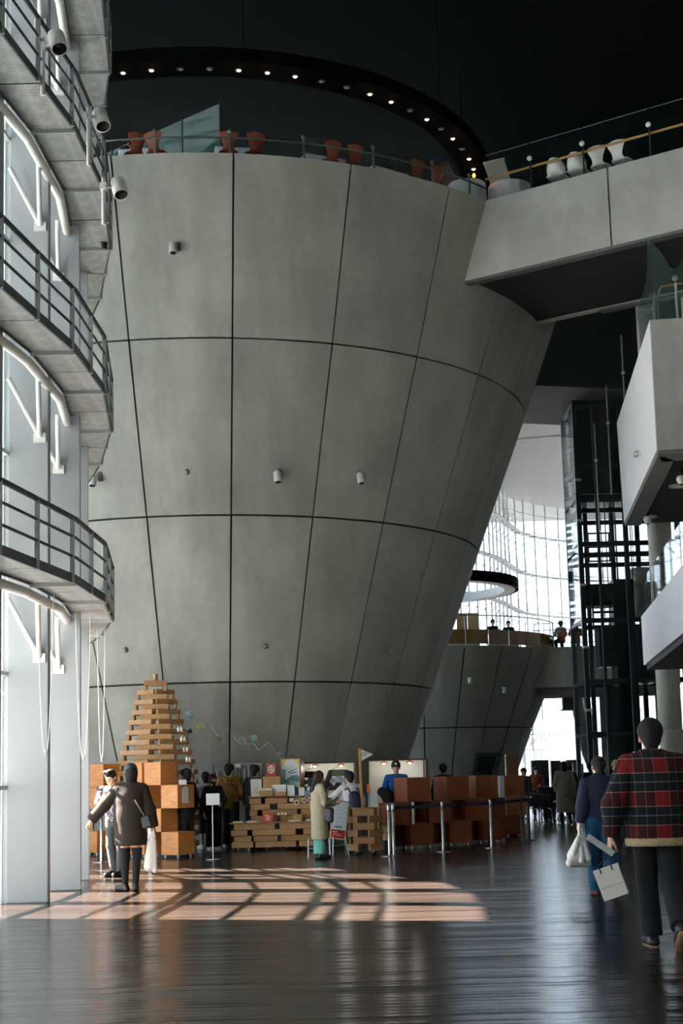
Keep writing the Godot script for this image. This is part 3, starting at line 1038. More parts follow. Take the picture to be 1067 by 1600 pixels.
func build_restaurant() -> void:
	var black := mat("ring black", rgb8(9, 10, 12), 0.85)
	# the dark ring of downlights
	var t := thing("lighting_ring", "large black ceiling ring hung above the cone's restaurant", "ceiling ring", P(CX, 16.85, CD))
	obj("ring", ring_mesh(6.72, 7.45, 0.0, 0.30), black, t)
	for i in 8:
		var a := TAU * i / 8.0 + 0.2
		if i == 0:
			black.metallic_specular = 0.1
		obj("hanger_rod", tube_mesh([Vector3(sin(a) * 7.1, 0.28, cos(a) * 7.1), Vector3(sin(a) * 7.1, 4.15, cos(a) * 7.1)], 0.012, 5), black, t)
	var lit := [1, 1, 0, 0, 1, 1, 1, 0, 0, 1, 1, 0, 1, 0, 1, 0, 1, 1]
	var rimm := mat("spot rim", rgb8(50, 50, 50), 0.4)
	var on := mat("downlight glow", rgb8(255, 232, 205), 0.5)
	on.emission_enabled = true
	on.emission = Color(1.0, 0.86, 0.70)
	on.emission_energy_multiplier = 3.0
	var off := mat("downlight off", rgb8(150, 140, 128), 0.4)
	for i in 18:
		var a := -0.174 + 0.0895 * i
		var o := thing("ring_downlight", ("lit" if lit[i] else "unlit") + " small round downlight on the black ring, %s from its left end" % ORD[i], "downlight", on_cone(a, 7.1, 16.84), -a, "ring downlights")
		obj("rim", lathe_mesh([Vector2(0.05, -0.02), Vector2(0.075, -0.02), Vector2(0.075, 0.0), Vector2(0.05, 0.0)], 12), rimm, o)
		obj("bulb", lathe_mesh([Vector2(0.0, -0.045), Vector2(0.03, -0.04), Vector2(0.052, -0.015), Vector2(0.05, 0.0)], 12), on if lit[i] else off, o)
		if lit[i]:
			var li := OmniLight3D.new()
			li.name = "lamp"
			li.light_color = Color(1.0, 0.86, 0.7)
			li.light_energy = 0.01
			li.omni_range = 40.0
			li.omni_attenuation = 2.0
			li.light_size = 0.04
			li.shadow_enabled = true
			li.position = Vector3(0, -0.12, 0)
			o.add_child(li)
	# rail round the rim
	var steel := mat("rail grey", rgb8(128, 134, 134), 0.35, 0.7)
	var r := thing("rim_rail", "glass and steel guard rail round the rim of the big cone", "guard rail", P(CX, 13.8, CD))
	var pts := []
	for i in 41:
		var a := -0.5 + i * 1.32 / 40.0
		pts.append(Vector3(9.12 * sin(a), 0.50, 9.12 * cos(a)))
	obj("handrail", tube_mesh(pts, 0.022, 8), steel, r)
	var gl := glass("rail glass", Color(0.10, 0.15, 0.15), 0.05)
	gl.metallic_specular = 0.12
	for i in 9:
		var a0 := -0.5 + 0.002 + i * 1.32 / 9.0
		var a1 := -0.5 - 0.002 + (i + 1) * 1.32 / 9.0
		obj("glass_pane", shell_panel(func(a: float, h: float, e: float) -> Vector3: return Vector3((9.17 + e) * sin(a), h, (9.17 + e) * cos(a)), a0, a1, 0.02, 1.02, 4, 1, 0.012), gl, r)
	for a in [-0.2, -0.03, 0.136, 0.303, 0.472, 0.637, 0.76]:
		var p := Vector3(9.12 * sin(a), 0, 9.12 * cos(a))
		var s := st_new()
		bevel_box(s, p + Vector3(0, 0.33, 0), Vector3(0.05, 0.66, 0.03), 0.006, Basis(Vector3.UP, a))
		obj("post", done(s), steel, r)
		obj("post_knob", lathe_mesh([Vector2(0.0, -0.015), Vector2(0.05, -0.015), Vector2(0.05, 0.015), Vector2(0.0, 0.015)], 12), steel, r, Transform3D(Basis(Vector3.UP, a) * Basis(Vector3.RIGHT, PI / 2), p + Vector3(0, 0.64, 0)))
	# chairs and tables
	var rust := mat("rust leather", rgb8(150, 74, 44), 0.5)
	var chrome := mat("chrome", rgb8(190, 192, 192), 0.2, 0.9)
	var cl := [[-0.091, 0.5, "rust brown shell chair turned aside, leftmost on the cone's rim"], [-0.036, -0.25, "rust brown shell chair second from the left on the cone's rim"], [0.136, 0.0, "rust brown shell chair behind the post above the central seam, left of its pair"], [0.198, 0.08, "rust brown shell chair right of the post above the central seam"], [0.389, 0.0, "rust brown shell chair, left one of the pair mid-rim"], [0.446, 0.1, "rust brown shell chair, right one of the pair mid-rim"], [0.629, 0.0, "shaded rust brown shell chair, second from the right on the rim"], [0.694, 0.1, "shaded rust brown shell chair beside the rail post, rightmost on the rim"]]
	for q in cl:
		shell_chair("shell_chair", rust, chrome, q[2], "rust chairs on the cone's rim", on_cone(q[0], 8.52, 13.8), q[0] + q[1])
	for q in [[-0.075, "white clothed table behind the two leftmost rust chairs"], [0.172, "white clothed table behind the rust chairs above the central seam"], [0.405, "white clothed table behind the mid-rim rust chairs"], [0.60, "white clothed table by the two shaded rust chairs"]]:
		cloth_table(q[1], on_cone(q[0] - 0.01, 7.85, 13.8), q[0], 0.95, 0.7, 0.28, false)
	# dark glazed screen behind the tables, angled to the glass wall
	var sc := thing("glass_screen", "tall dark green glass screen behind the left restaurant tables, mirroring the glass wall", "glass screen", P(-2.45, 13.8, 30.0), -0.68)
	var dg := mat("dark glass", rgb8(56, 88, 84), 0.03)
	dg.metallic_specular = 0.9
	dg.clearcoat_enabled = true
	dg.clearcoat = 1.0
	dg.clearcoat_roughness = 0.02
	for i in 5:
		obj("pane", box_mesh(Vector3(1.17, 2.75, 0.03)), dg, sc, Transform3D(Basis.IDENTITY, Vector3(-0.6 - 1.2 * i, 1.38, 0)))
		obj("mullion", box_mesh(Vector3(0.03, 2.8, 0.06)), mat("screen frame", rgb8(40, 50, 50), 0.4), sc, Transform3D(Basis.IDENTITY, Vector3(-1.2 * i, 1.4, 0)))
	var dk := thing("partition", "dark service wall behind the restaurant's right tables", "partition", P(-0.6, 13.8, 33.0), -0.15)
	obj("panel", box_mesh(Vector3(4.4, 2.4, 0.2), 0.01), mat("dark panel", rgb8(24, 26, 27), 0.6), dk, Transform3D(Basis.IDENTITY, Vector3(0, 1.2, 0)))
	# small round table cloths and boards at the corner with the bridge
	cloth_table("round table under a pleated white cloth at the corner of cone and bridge", P(3.05, 13.8, 30.15), 0, 0.85, 0.85, 0.7, true)
	cloth_table("round table under a pleated white cloth in front of the white board", P(4.02, 13.8, 30.3), 0, 0.95, 0.95, 0.72, true)
	var bd := thing("board", "pale board standing tilted behind the white clothed tables", "board", P(4.05, 14.3, 31.25), 0.25)
	obj("panel", box_mesh(Vector3(0.52, 1.35, 0.03), 0.005), mat("board pale", rgb8(206, 210, 202), 0.6), bd, Transform3D(Basis(Vector3.FORWARD, -0.3), Vector3(-0.05, 0.6, 0)))
	obj("rail", box_mesh(Vector3(0.54, 0.05, 0.05), 0.005), mat("board rail", rgb8(225, 225, 222), 0.5), bd, Transform3D(Basis(Vector3.FORWARD, -0.3), Vector3(-0.255, 1.26, 0.01)))
	obj("stand", box_mesh(Vector3(0.3, 0.03, 0.4), 0.005), mat("table steel", rgb8(60, 62, 62)), bd, Transform3D(Basis.IDENTITY, Vector3(0.16, -0.485, 0)))
	obj("strut", tube_mesh([Vector3(0.16, -0.48, 0.02), Vector3(0.1, 0.1, 0.02)], 0.015, 6), mat("table steel", rgb8(60, 62, 62)), bd)
	var mb := thing("menu_board", "dark framed menu board tilted at the corner of the rim", "menu board", P(2.62, 13.8, 30.2), 0.5)
	obj("panel", box_mesh(Vector3(0.42, 0.62, 0.025), 0.004), mat("menu dark", rgb8(58, 70, 70), 0.3), mb, Transform3D(Basis(Vector3.FORWARD, -0.5), Vector3(0, 1.0, 0)))
	obj("stand", tube_mesh([Vector3(0, 0, 0), Vector3(0, 0.9, -0.02)], 0.015, 6), steel, mb)
	var lm := thing("table_lamp", "small lit amber lamp on the corner table of the bridge", "lamp", P(3.2, 14.53, 29.95))
	obj("base", lathe_mesh([Vector2(0, 0), Vector2(0.05, 0), Vector2(0.05, 0.01), Vector2(0.012, 0.03), Vector2(0.012, 0.10), Vector2(0, 0.10)], 12), chrome, lm)
	var gm := mat("amber lamp glow", rgb8(255, 190, 120), 0.5)
	gm.emission_enabled = true
	gm.emission = Color(1.0, 0.62, 0.3)
	gm.emission_energy_multiplier = 1.4
	obj("bulb", lathe_mesh([Vector2(0, 0.10), Vector2(0.035, 0.12), Vector2(0.04, 0.16), Vector2(0.02, 0.2), Vector2(0, 0.2)], 12), gm, lm)
	var li := OmniLight3D.new()
	li.name = "lamp"
	li.light_color = Color(1, 0.65, 0.35)
	li.light_energy = 0.03
	li.omni_range = 30.0
	li.omni_attenuation = 2.0
	li.light_size = 0.03
	li.shadow_enabled = true
	li.position = Vector3(0, 0.15, 0)
	lm.add_child(li)
	build_bridge()

func build_bridge() -> void:
	var t := thing("bridge", "concrete footbridge running from the big cone to the upper right", "bridge", Vector3.ZERO, 0, "", "structure")
	var con := concrete("concrete bridge", rgb8(182, 182, 178))
	var u := Vector2(3.73, -2.42).normalized()       # along the bridge in (x, depth)
	var n := Vector2(-u.y, u.x)                       # to its far side
	var o := Vector2(3.4, 29.45)
	var pt := func(along: float, across: float, y: float) -> Vector3:
		var q := o + u * along + n * across
		return P(q.x, y, q.y)
	var seam := 2.815
	var segs := [[-1.6, seam - 0.02], [seam + 0.02, 6.6], [6.64, 9.9]]
	for sg in segs:
		for side in 2:
			var w0: float = 0.0 if side == 0 else 3.62
			var s := st_new()
			var yt := 13.88 if side == 0 else 13.7
			hexa(s, [pt.call(sg[0], w0 + 0.02, 12.19), pt.call(sg[1], w0 + 0.02, 12.19), pt.call(sg[1], w0 + 0.22, 12.19), pt.call(sg[0], w0 + 0.22, 12.19), pt.call(sg[0], w0, yt), pt.call(sg[1], w0, yt), pt.call(sg[1], w0 + 0.22, yt), pt.call(sg[0], w0 + 0.22, yt)])
			obj("concrete_panel", done(s), con, t)
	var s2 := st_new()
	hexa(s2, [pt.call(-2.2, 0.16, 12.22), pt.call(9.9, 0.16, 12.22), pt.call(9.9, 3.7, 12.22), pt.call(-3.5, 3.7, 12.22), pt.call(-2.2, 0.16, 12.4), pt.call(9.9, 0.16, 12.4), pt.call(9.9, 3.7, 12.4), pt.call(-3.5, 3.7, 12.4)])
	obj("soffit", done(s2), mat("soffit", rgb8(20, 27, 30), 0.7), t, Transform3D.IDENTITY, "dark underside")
	s2 = st_new()
	hexa(s2, [pt.call(-2.0, 0.2, 13.4), pt.call(9.9, 0.2, 13.4), pt.call(9.9, 3.7, 13.4), pt.call(-3.0, 3.7, 13.4), pt.call(-2.0, 0.2, 13.79), pt.call(9.9, 0.2, 13.79), pt.call(9.9, 3.7, 13.79), pt.call(-3.0, 3.7, 13.79)])
	obj("deck", done(s2), mat("deck", rgb8(70, 62, 56), 0.6), t)
	s2 = st_new()
	hexa(s2, [pt.call(-1.0, 0.03, 12.13), pt.call(9.9, 0.03, 12.13), pt.call(9.9, 0.25, 12.13), pt.call(-1.0, 0.25, 12.13), pt.call(-1.0, 0.03, 12.185), pt.call(9.9, 0.03, 12.185), pt.call(9.9, 0.25, 12.185), pt.call(-1.0, 0.25, 12.185)])
	hexa(s2, [pt.call(1.0, 3.66, 12.13), pt.call(9.9, 3.66, 12.13), pt.call(9.9, 3.86, 12.13), pt.call(1.0, 3.86, 12.13), pt.call(1.0, 3.66, 12.185), pt.call(9.9, 3.66, 12.185), pt.call(9.9, 3.86, 12.185), pt.call(1.0, 3.86, 12.185)])
	obj("drip_edge", done(s2), mat("drip", rgb8(92, 94, 92), 0.6), t)
	# rail
	var r := thing("bridge_rail", "glass guard rail with a wooden handrail on the upper bridge", "guard rail", Vector3.ZERO)
	var gl := glass("rail glass", Color(0.10, 0.15, 0.15), 0.05)
	var dk := mat("post dark", rgb8(40, 44, 46), 0.4, 0.5)
	var ps := [-0.05, 1.03, 2.25, 3.72, 5.2, 6.7, 8.2]
	for i in ps.size():
		var a: float = ps[i]
		if i > 0:
			s2 = st_new()
			tube(s2, [pt.call(a, 0.12, 13.88), pt.call(a, 0.12, 14.52)], 0.02, 7)
			obj("post", done(s2), dk, r)
			obj("post_knob", lathe_mesh([Vector2(0, -0.02), Vector2(0.055, -0.02), Vector2(0.055, 0.02), Vector2(0, 0.02)], 14), mat("knob white", rgb8(205, 208, 206), 0.4), r, Transform3D(Basis(Vector3.UP, -0.575) * Basis(Vector3.RIGHT, PI / 2), pt.call(a, 0.08, 14.6)))
		if i < ps.size() - 1:
			var b: float = ps[i + 1]
			s2 = st_new()
			hexa(s2, [pt.call(a + 0.02, 0.10, 13.9), pt.call(b - 0.02, 0.10, 13.9), pt.call(b - 0.02, 0.115, 13.9), pt.call(a + 0.02, 0.115, 13.9), pt.call(a + 0.02, 0.10, 14.95), pt.call(b - 0.02, 0.10, 14.95), pt.call(b - 0.02, 0.115, 14.95), pt.call(a + 0.02, 0.115, 14.95)])
			obj("glass_pane", done(s2), gl, r)
			s2 = st_new()
			tube(s2, [pt.call(a + 0.02, 0.107, 14.955), pt.call(b - 0.02, 0.107, 14.955)], 0.012, 5)
			obj("glass_cap", done(s2), mat("cap dim", rgb8(76, 84, 86), 0.3, 0.3), r)
	obj("handrail", tube_mesh([pt.call(-0.1, 0.2, 14.46), pt.call(9.6, 0.2, 14.46)], 0.028, 10), wood("handrail wood", rgb8(190, 148, 84), 0.4, 3.0), r)
	# chairs on the bridge
	var wsh := mat("white shell", rgb8(226, 228, 222), 0.4)
	var chrome := mat("chrome", rgb8(190, 192, 192), 0.2, 0.9)
	shell_chair("shell_chair", wsh, chrome, "white waisted shell chair on the bridge, left one of the pair by the seam", "white shell chairs on the bridge", pt.call(2.42, 0.62, 13.79), -0.5)
	shell_chair("shell_chair", wsh, chrome, "white waisted shell chair on the bridge, rightmost of the row", "white shell chairs on the bridge", pt.call(2.9, 0.62, 13.79), -0.68)
	for q in [[1.45, rgb8(150, 148, 70), "white tub chair with a mustard cushion, leftmost on the bridge"], [1.93, rgb8(60, 84, 96), "white tub chair with a blue grey cushion behind a bridge post"]]:
		var c := thing("tub_chair", q[2], "chair", pt.call(q[0], 0.6, 13.79), -0.55, "white tub chairs on the bridge")
		var s := st_new()
		var rows := []
		for p in [[0.44, 0.05, 0.10], [0.43, 0.2, 0.22], [0.47, 0.27, 0.26], [0.56, 0.30, 0.265], [0.66, 0.315, 0.24], [0.74, 0.32, 0.19], [0.78, 0.322, 0.12]]:
			var rr := []
			for i in 9:
				var uu := i / 8.0 * 2.0 - 1.0
				rr.append(Vector3(p[2] * 0.78 * sin(uu * 1.5), p[0], p[1] - p[2] * 1.1 * (1.0 - cos(uu * 1.5)) * 0.8))
			rows.append(rr)
		sheet(s, rows, 0.012)
		obj("shell", done(s), wsh, c)
		s = st_new()
		bevel_box(s, Vector3(0, 0.445, -0.02), Vector3(0.42, 0.03, 0.42), 0.012)
		obj("seat", done(s), wsh, c)
		for sx in [-1, 1]:
			for sz in [-1, 1]:
				obj("leg", tube_mesh([Vector3(0.13 * sx, 0.43, 0.12 * sz), Vector3(0.22 * sx, 0.0, 0.22 * sz)], 0.009, 6), chrome, c)
		var cu := thing("cushion", q[2].replace("white tub chair with a ", "").replace("leftmost on the bridge", "on the leftmost tub chair").replace("cushion behind", "cushion on the tub chair behind"), "cushion", (pt.call(q[0], 0.6, 13.79) as Vector3) + Vector3(0.05, 0.46, -0.02), -0.55)
		s = st_new()
		lathe(s, [Vector2(0, -0.05), Vector2(0.15, -0.04), Vector2(0.2, 0.0), Vector2(0.15, 0.04), Vector2(0, 0.05)], 4)
		obj("pad", done(s), mat("cushion %s" % q[1].to_html(), q[1], 0.9), cu, Transform3D(Basis(Vector3.RIGHT, 1.2), Vector3(0, 0.2, 0.04)))

# ------------------------------------------------------------------ the smaller cone with its cafe
const SX := 3.2
const SD := 60.0
var small_h := [0.0, 1.5, 3.2, 6.3]
var small_r := [3.55, 4.05, 4.72, 6.1]

func small_point(a: float, h: float, extra := 0.0) -> Vector3:
	var r := interp(small_h, small_r, h) + extra
	return P(SX + r * sin(a), h, SD - r * cos(a))

func build_small_cone() -> void:
	var t := thing("concrete_cone", "smaller inverted concrete cone standing farther back, with a cafe on top", "cone tower", Vector3.ZERO, 0, "", "structure")
	var con := concrete("concrete d", rgb8(160, 160, 154))
	var core := [Vector2(0, 0)]
	for i in 4:
		core.append(Vector2(small_r[i] - 0.07, small_h[i]))
	core[-1].y = 6.24
	core.append(Vector2(0, 6.24))
	var s := st_new()
	lathe(s, core, 64, P(SX, 0, SD))
	obj("core", done(s), mat("seam dark", rgb8(40, 42, 40), 0.9), t)
	var rows := [0.0, 3.2, 6.3]
	for j in 2:
		for k in range(-7, 8):
			var rm := interp(small_h, small_r, (rows[j] + rows[j + 1]) * 0.5)
			var da := 0.026 / rm
			obj("concrete_panel", shell_panel(small_point, -0.02 + k * 0.27 + da, -0.02 + (k + 1) * 0.27 - da, rows[j] + (0.025 if j > 0 else 0.0), rows[j + 1] - (0.025 if j == 0 else 0.0), 4, 2, 0.09), con, t)
	# dark doorway cut in its foot: a frame standing proud of the concrete
	var dr := thing("door_1", "dark recessed doorway at the foot of the smaller cone", "doorway", Vector3.ZERO, 0, "", "structure")
	var dm := mat("door dark", rgb8(38, 46, 52), 0.5)
	for q in [["door_frame", 0.47, 0.51, 0.0, 2.2, 0.05], ["door_frame", 0.72, 0.76, 0.0, 2.2, 0.05], ["door_frame", 0.51, 0.72, 2.08, 2.2, 0.05], ["door_panel", 0.515, 0.715, 0.02, 2.07, 0.02], ["sign_panel", 0.58, 0.65, 1.55, 1.8, 0.03]]:
		var ex: float = q[5]
		obj(q[0], shell_panel(func(an: float, h: float, e: float) -> Vector3: return small_point(an, h, ex + e), q[1], q[2], q[3], q[4], 3, 2, 0.04), mat("door frame dark", rgb8(74, 80, 84), 0.6) if q[0] == "door_frame" else (dm if q[0] == "door_panel" else mat("sign dark", rgb8(24, 32, 42), 0.4)), dr)
	for q in [[4.75, 5.0, 55.0, "small spot lamp on the smaller cone, left one of two"], [6.35, 4.65, 55.3, "small spot lamp on the smaller cone, right one of two"]]:
		var a := atan2(q[0] - SX, SD - q[2])
		var p := small_point(a, q[1])
		var l := thing("spot_lamp", q[3], "spot lamp", p, a, "spot lamps on the smaller cone")
		obj("arm", tube_mesh([Vector3(0, 0.1, -0.05), Vector3(0, 0.05, 0.2)], 0.03, 6), mat("lamp grey", rgb8(168, 170, 166)), l)
		obj("housing", lathe_mesh([Vector2(0, -0.16), Vector2(0.09, -0.16), Vector2(0.09, 0.08), Vector2(0, 0.1)], 12), mat("lamp grey", rgb8(168, 170, 166)), l, Transform3D(Basis.IDENTITY, Vector3(0, 0, 0.22)))
	# cafe on top: curved bronze glass counter, tables, ring lamp
	var bronze := mat("bronze glass", rgb8(128, 98, 48), 0.12)
	bronze.metallic_specular = 0.7
	var ct := thing("cafe_counter", "curved bronze glass balustrade round the cafe on the smaller cone", "balustrade", P(SX, 6.3, SD))
	for k in 12:
		var a0 := -0.75 + k * 0.17 + 0.004
		var a1 := -0.75 + (k + 1) * 0.17 - 0.004
		obj("bronze_panel", shell_panel(func(a: float, h: float, e: float) -> Vector3: return Vector3((5.85 + e) * sin(a), h, (5.85 + e) * cos(a)), a0, a1, 0.10, 0.66, 3, 1, 0.04), bronze, ct)
		obj("plinth", shell_panel(func(a: float, h: float, e: float) -> Vector3: return Vector3((5.83 + e) * sin(a), h, (5.83 + e) * cos(a)), a0, a1 - (0.07 if k % 2 == 0 else 0.0), -0.06, 0.10, 3, 1, 0.04), mat("plinth cream", rgb8(214, 200, 160), 0.5), ct)
	var pts := []
	for i in 30:
		var a := -0.75 + i * 2.04 / 29.0
		pts.append(Vector3(5.82 * sin(a), 1.22, 5.82 * cos(a)))
	obj("handrail", tube_mesh(pts, 0.025, 6), mat("rail grey", rgb8(128, 134, 134)), ct)
	for i in 9:
		var a := -0.75 + i * 0.255
		obj("post", tube_mesh([Vector3(5.82 * sin(a), 0, 5.82 * cos(a)), Vector3(5.82 * sin(a), 1.22, 5.82 * cos(a))], 0.018, 5), mat("rail grey", rgb8(128, 134, 134)), ct)
	var pn := thing("screen_board", "tan folding screen standing in the cafe on the smaller cone", "screen", P(5.2, 6.24, 58.0), 0.1)
	for k in 2:
		obj("leaf", box_mesh(Vector3(0.46, 1.75, 0.04), 0.006), mat("tan", rgb8(176, 150, 104), 0.7), pn, Transform3D(Basis(Vector3.UP, 0.12 - 0.24 * k), Vector3(-0.24 + 0.47 * k, 0.88, 0)))
	var rg := thing("ring_lamp", "large black ring lamp hung over the cafe on the smaller cone", "ring lamp", P(SX, 9.12, SD))
	obj("outer_band", ring_mesh(4.25, 4.40, 0.0, 0.42, 64), mat("ring black", rgb8(26, 30, 32)), rg)
	obj("soffit", ring_mesh(3.85, 4.25, -0.01, 0.10, 64), mat("ring white", rgb8(206, 210, 212), 0.5), rg)
	obj("inner_band", ring_mesh(3.80, 3.86, -0.01, 0.36, 64), mat("ring blue grey", rgb8(150, 162, 170), 0.4), rg)
	for i in 6:
		var a := TAU * i / 6.0
		obj("hanger_rod", tube_mesh([Vector3(sin(a) * 4.3, 0.4, cos(a) * 4.3), Vector3(sin(a) * 4.3, 11.88, cos(a) * 4.3)], 0.01, 4), mat("ring white", rgb8(206, 210, 212)), rg)
	# its bridge to the lift tower
	var b := thing("bridge", "concrete footbridge from the smaller cone to the glass lift tower", "bridge", Vector3.ZERO, 0, "", "structure")
	s = st_new()
	hexa(s, [P(7.0, 4.78, 57.0), P(13.5, 4.72, 56.4), P(13.5, 4.72, 60.4), P(6.4, 4.78, 60.6), P(7.55, 6.38, 56.9), P(13.5, 6.38, 56.3), P(13.5, 6.38, 56.5), P(7.55, 6.38, 57.1)])
	obj("parapet", done(s), concrete("concrete bridge", rgb8(182, 182, 178)), b)
	s = st_new()
	hexa(s, [P(6.6, 4.5, 57.4), P(13.5, 4.5, 57.0), P(13.5, 4.5, 60.6), P(6.2, 4.5, 60.8), P(6.6, 4.77, 57.4), P(13.5, 4.71, 57.0), P(13.5, 4.71, 60.6), P(6.2, 4.77, 60.8)])
	obj("soffit", done(s), mat("soffit2", rgb8(120, 118, 112), 0.7), b)
	obj("deck", box_mesh(Vector3(6.4, 0.1, 3.6)), mat("deck", rgb8(70, 62, 56)), b, Transform3D(Basis.IDENTITY, P(10.4, 6.2, 58.8)))
	var rl := thing("bridge_rail", "thin steel guard rail on the smaller cone's footbridge", "guard rail", Vector3.ZERO)
	var steel := mat("rail grey", rgb8(128, 134, 134))
	for k in 4:
		s = st_new()
		tube(s, [P(7.7, 6.55 + 0.27 * k, 57.0), P(13.3, 6.55 + 0.27 * k, 56.4)], 0.018, 5)
		obj("rail", done(s), steel, rl)
	for k in 8:
		var x := 7.8 + k * 0.75
		s = st_new()
		tube(s, [P(x, 6.3, 57.0 - (x - 7.7) * 0.107), P(x, 7.4, 57.0 - (x - 7.7) * 0.107)], 0.022, 5)
		obj("post", done(s), steel, rl)
	# bench or planter box and orange seats on the bridge
	var bx := thing("planter_box", "pale grey box on the smaller cone's footbridge", "box", P(8.2, 6.25, 57.6))
	obj("body", box_mesh(Vector3(0.45, 0.62, 0.4), 0.02), mat("ring white", rgb8(206, 210, 212)), bx, Transform3D(Basis.IDENTITY, Vector3(0, 0.31, 0)))
	obj("lid", box_mesh(Vector3(0.48, 0.04, 0.43), 0.01), steel, bx, Transform3D(Basis.IDENTITY, Vector3(0, 0.64, 0)))
	var org := mat("orange seat", rgb8(190, 100, 50), 0.5)
	var chrome := mat("chrome", rgb8(190, 192, 192))
	shell_chair("shell_chair", org, chrome, "orange shell chair on the far footbridge, under the pale-dressed sitter", "orange chairs on the far footbridge", P(9.02, 6.25, 57.8), 0.1)
	shell_chair("shell_chair", org, chrome, "orange shell chair on the far footbridge, under the dark-dressed sitter", "orange chairs on the far footbridge", P(9.62, 6.25, 57.8), -0.1)
	# hanging grey sign box and leaning truss column under the bridge
	var hb := thing("sign_box", "grey box hung below the far footbridge in front of the bright glass", "hanging box", P(9.5, 3.98, 60.0))
	obj("body", box_mesh(Vector3(0.44, 0.5, 0.36), 0.015), mat("box grey", rgb8(120, 122, 120), 0.6), hb, Transform3D(Basis.IDENTITY, Vector3(0, 0.25, 0)))
	obj("flange", box_mesh(Vector3(0.62, 0.06, 0.5), 0.01), mat("lamp grey", rgb8(168, 170, 166)), hb, Transform3D(Basis.IDENTITY, Vector3(0, -0.02, 0)))
	var tc := thing("leaning_column", "white tapering column leaning under the far footbridge", "column", Vector3.ZERO, 0, "", "structure")
	obj("shaft", tube_mesh([P(11.5, 0, 64.0), P(10.9, 2.2, 64.0), P(10.42, 5.2, 64.0)], [0.12, 0.24, 0.30], 16), mat("fin white", rgb8(222, 225, 224)), tc)
	obj("back_shaft", tube_mesh([P(11.6, 0, 64.4), P(11.25, 2.0, 64.6), P(11.1, 5.2, 64.8)], [0.08, 0.16, 0.2], 12), mat("lamp grey", rgb8(168, 170, 166)), tc)

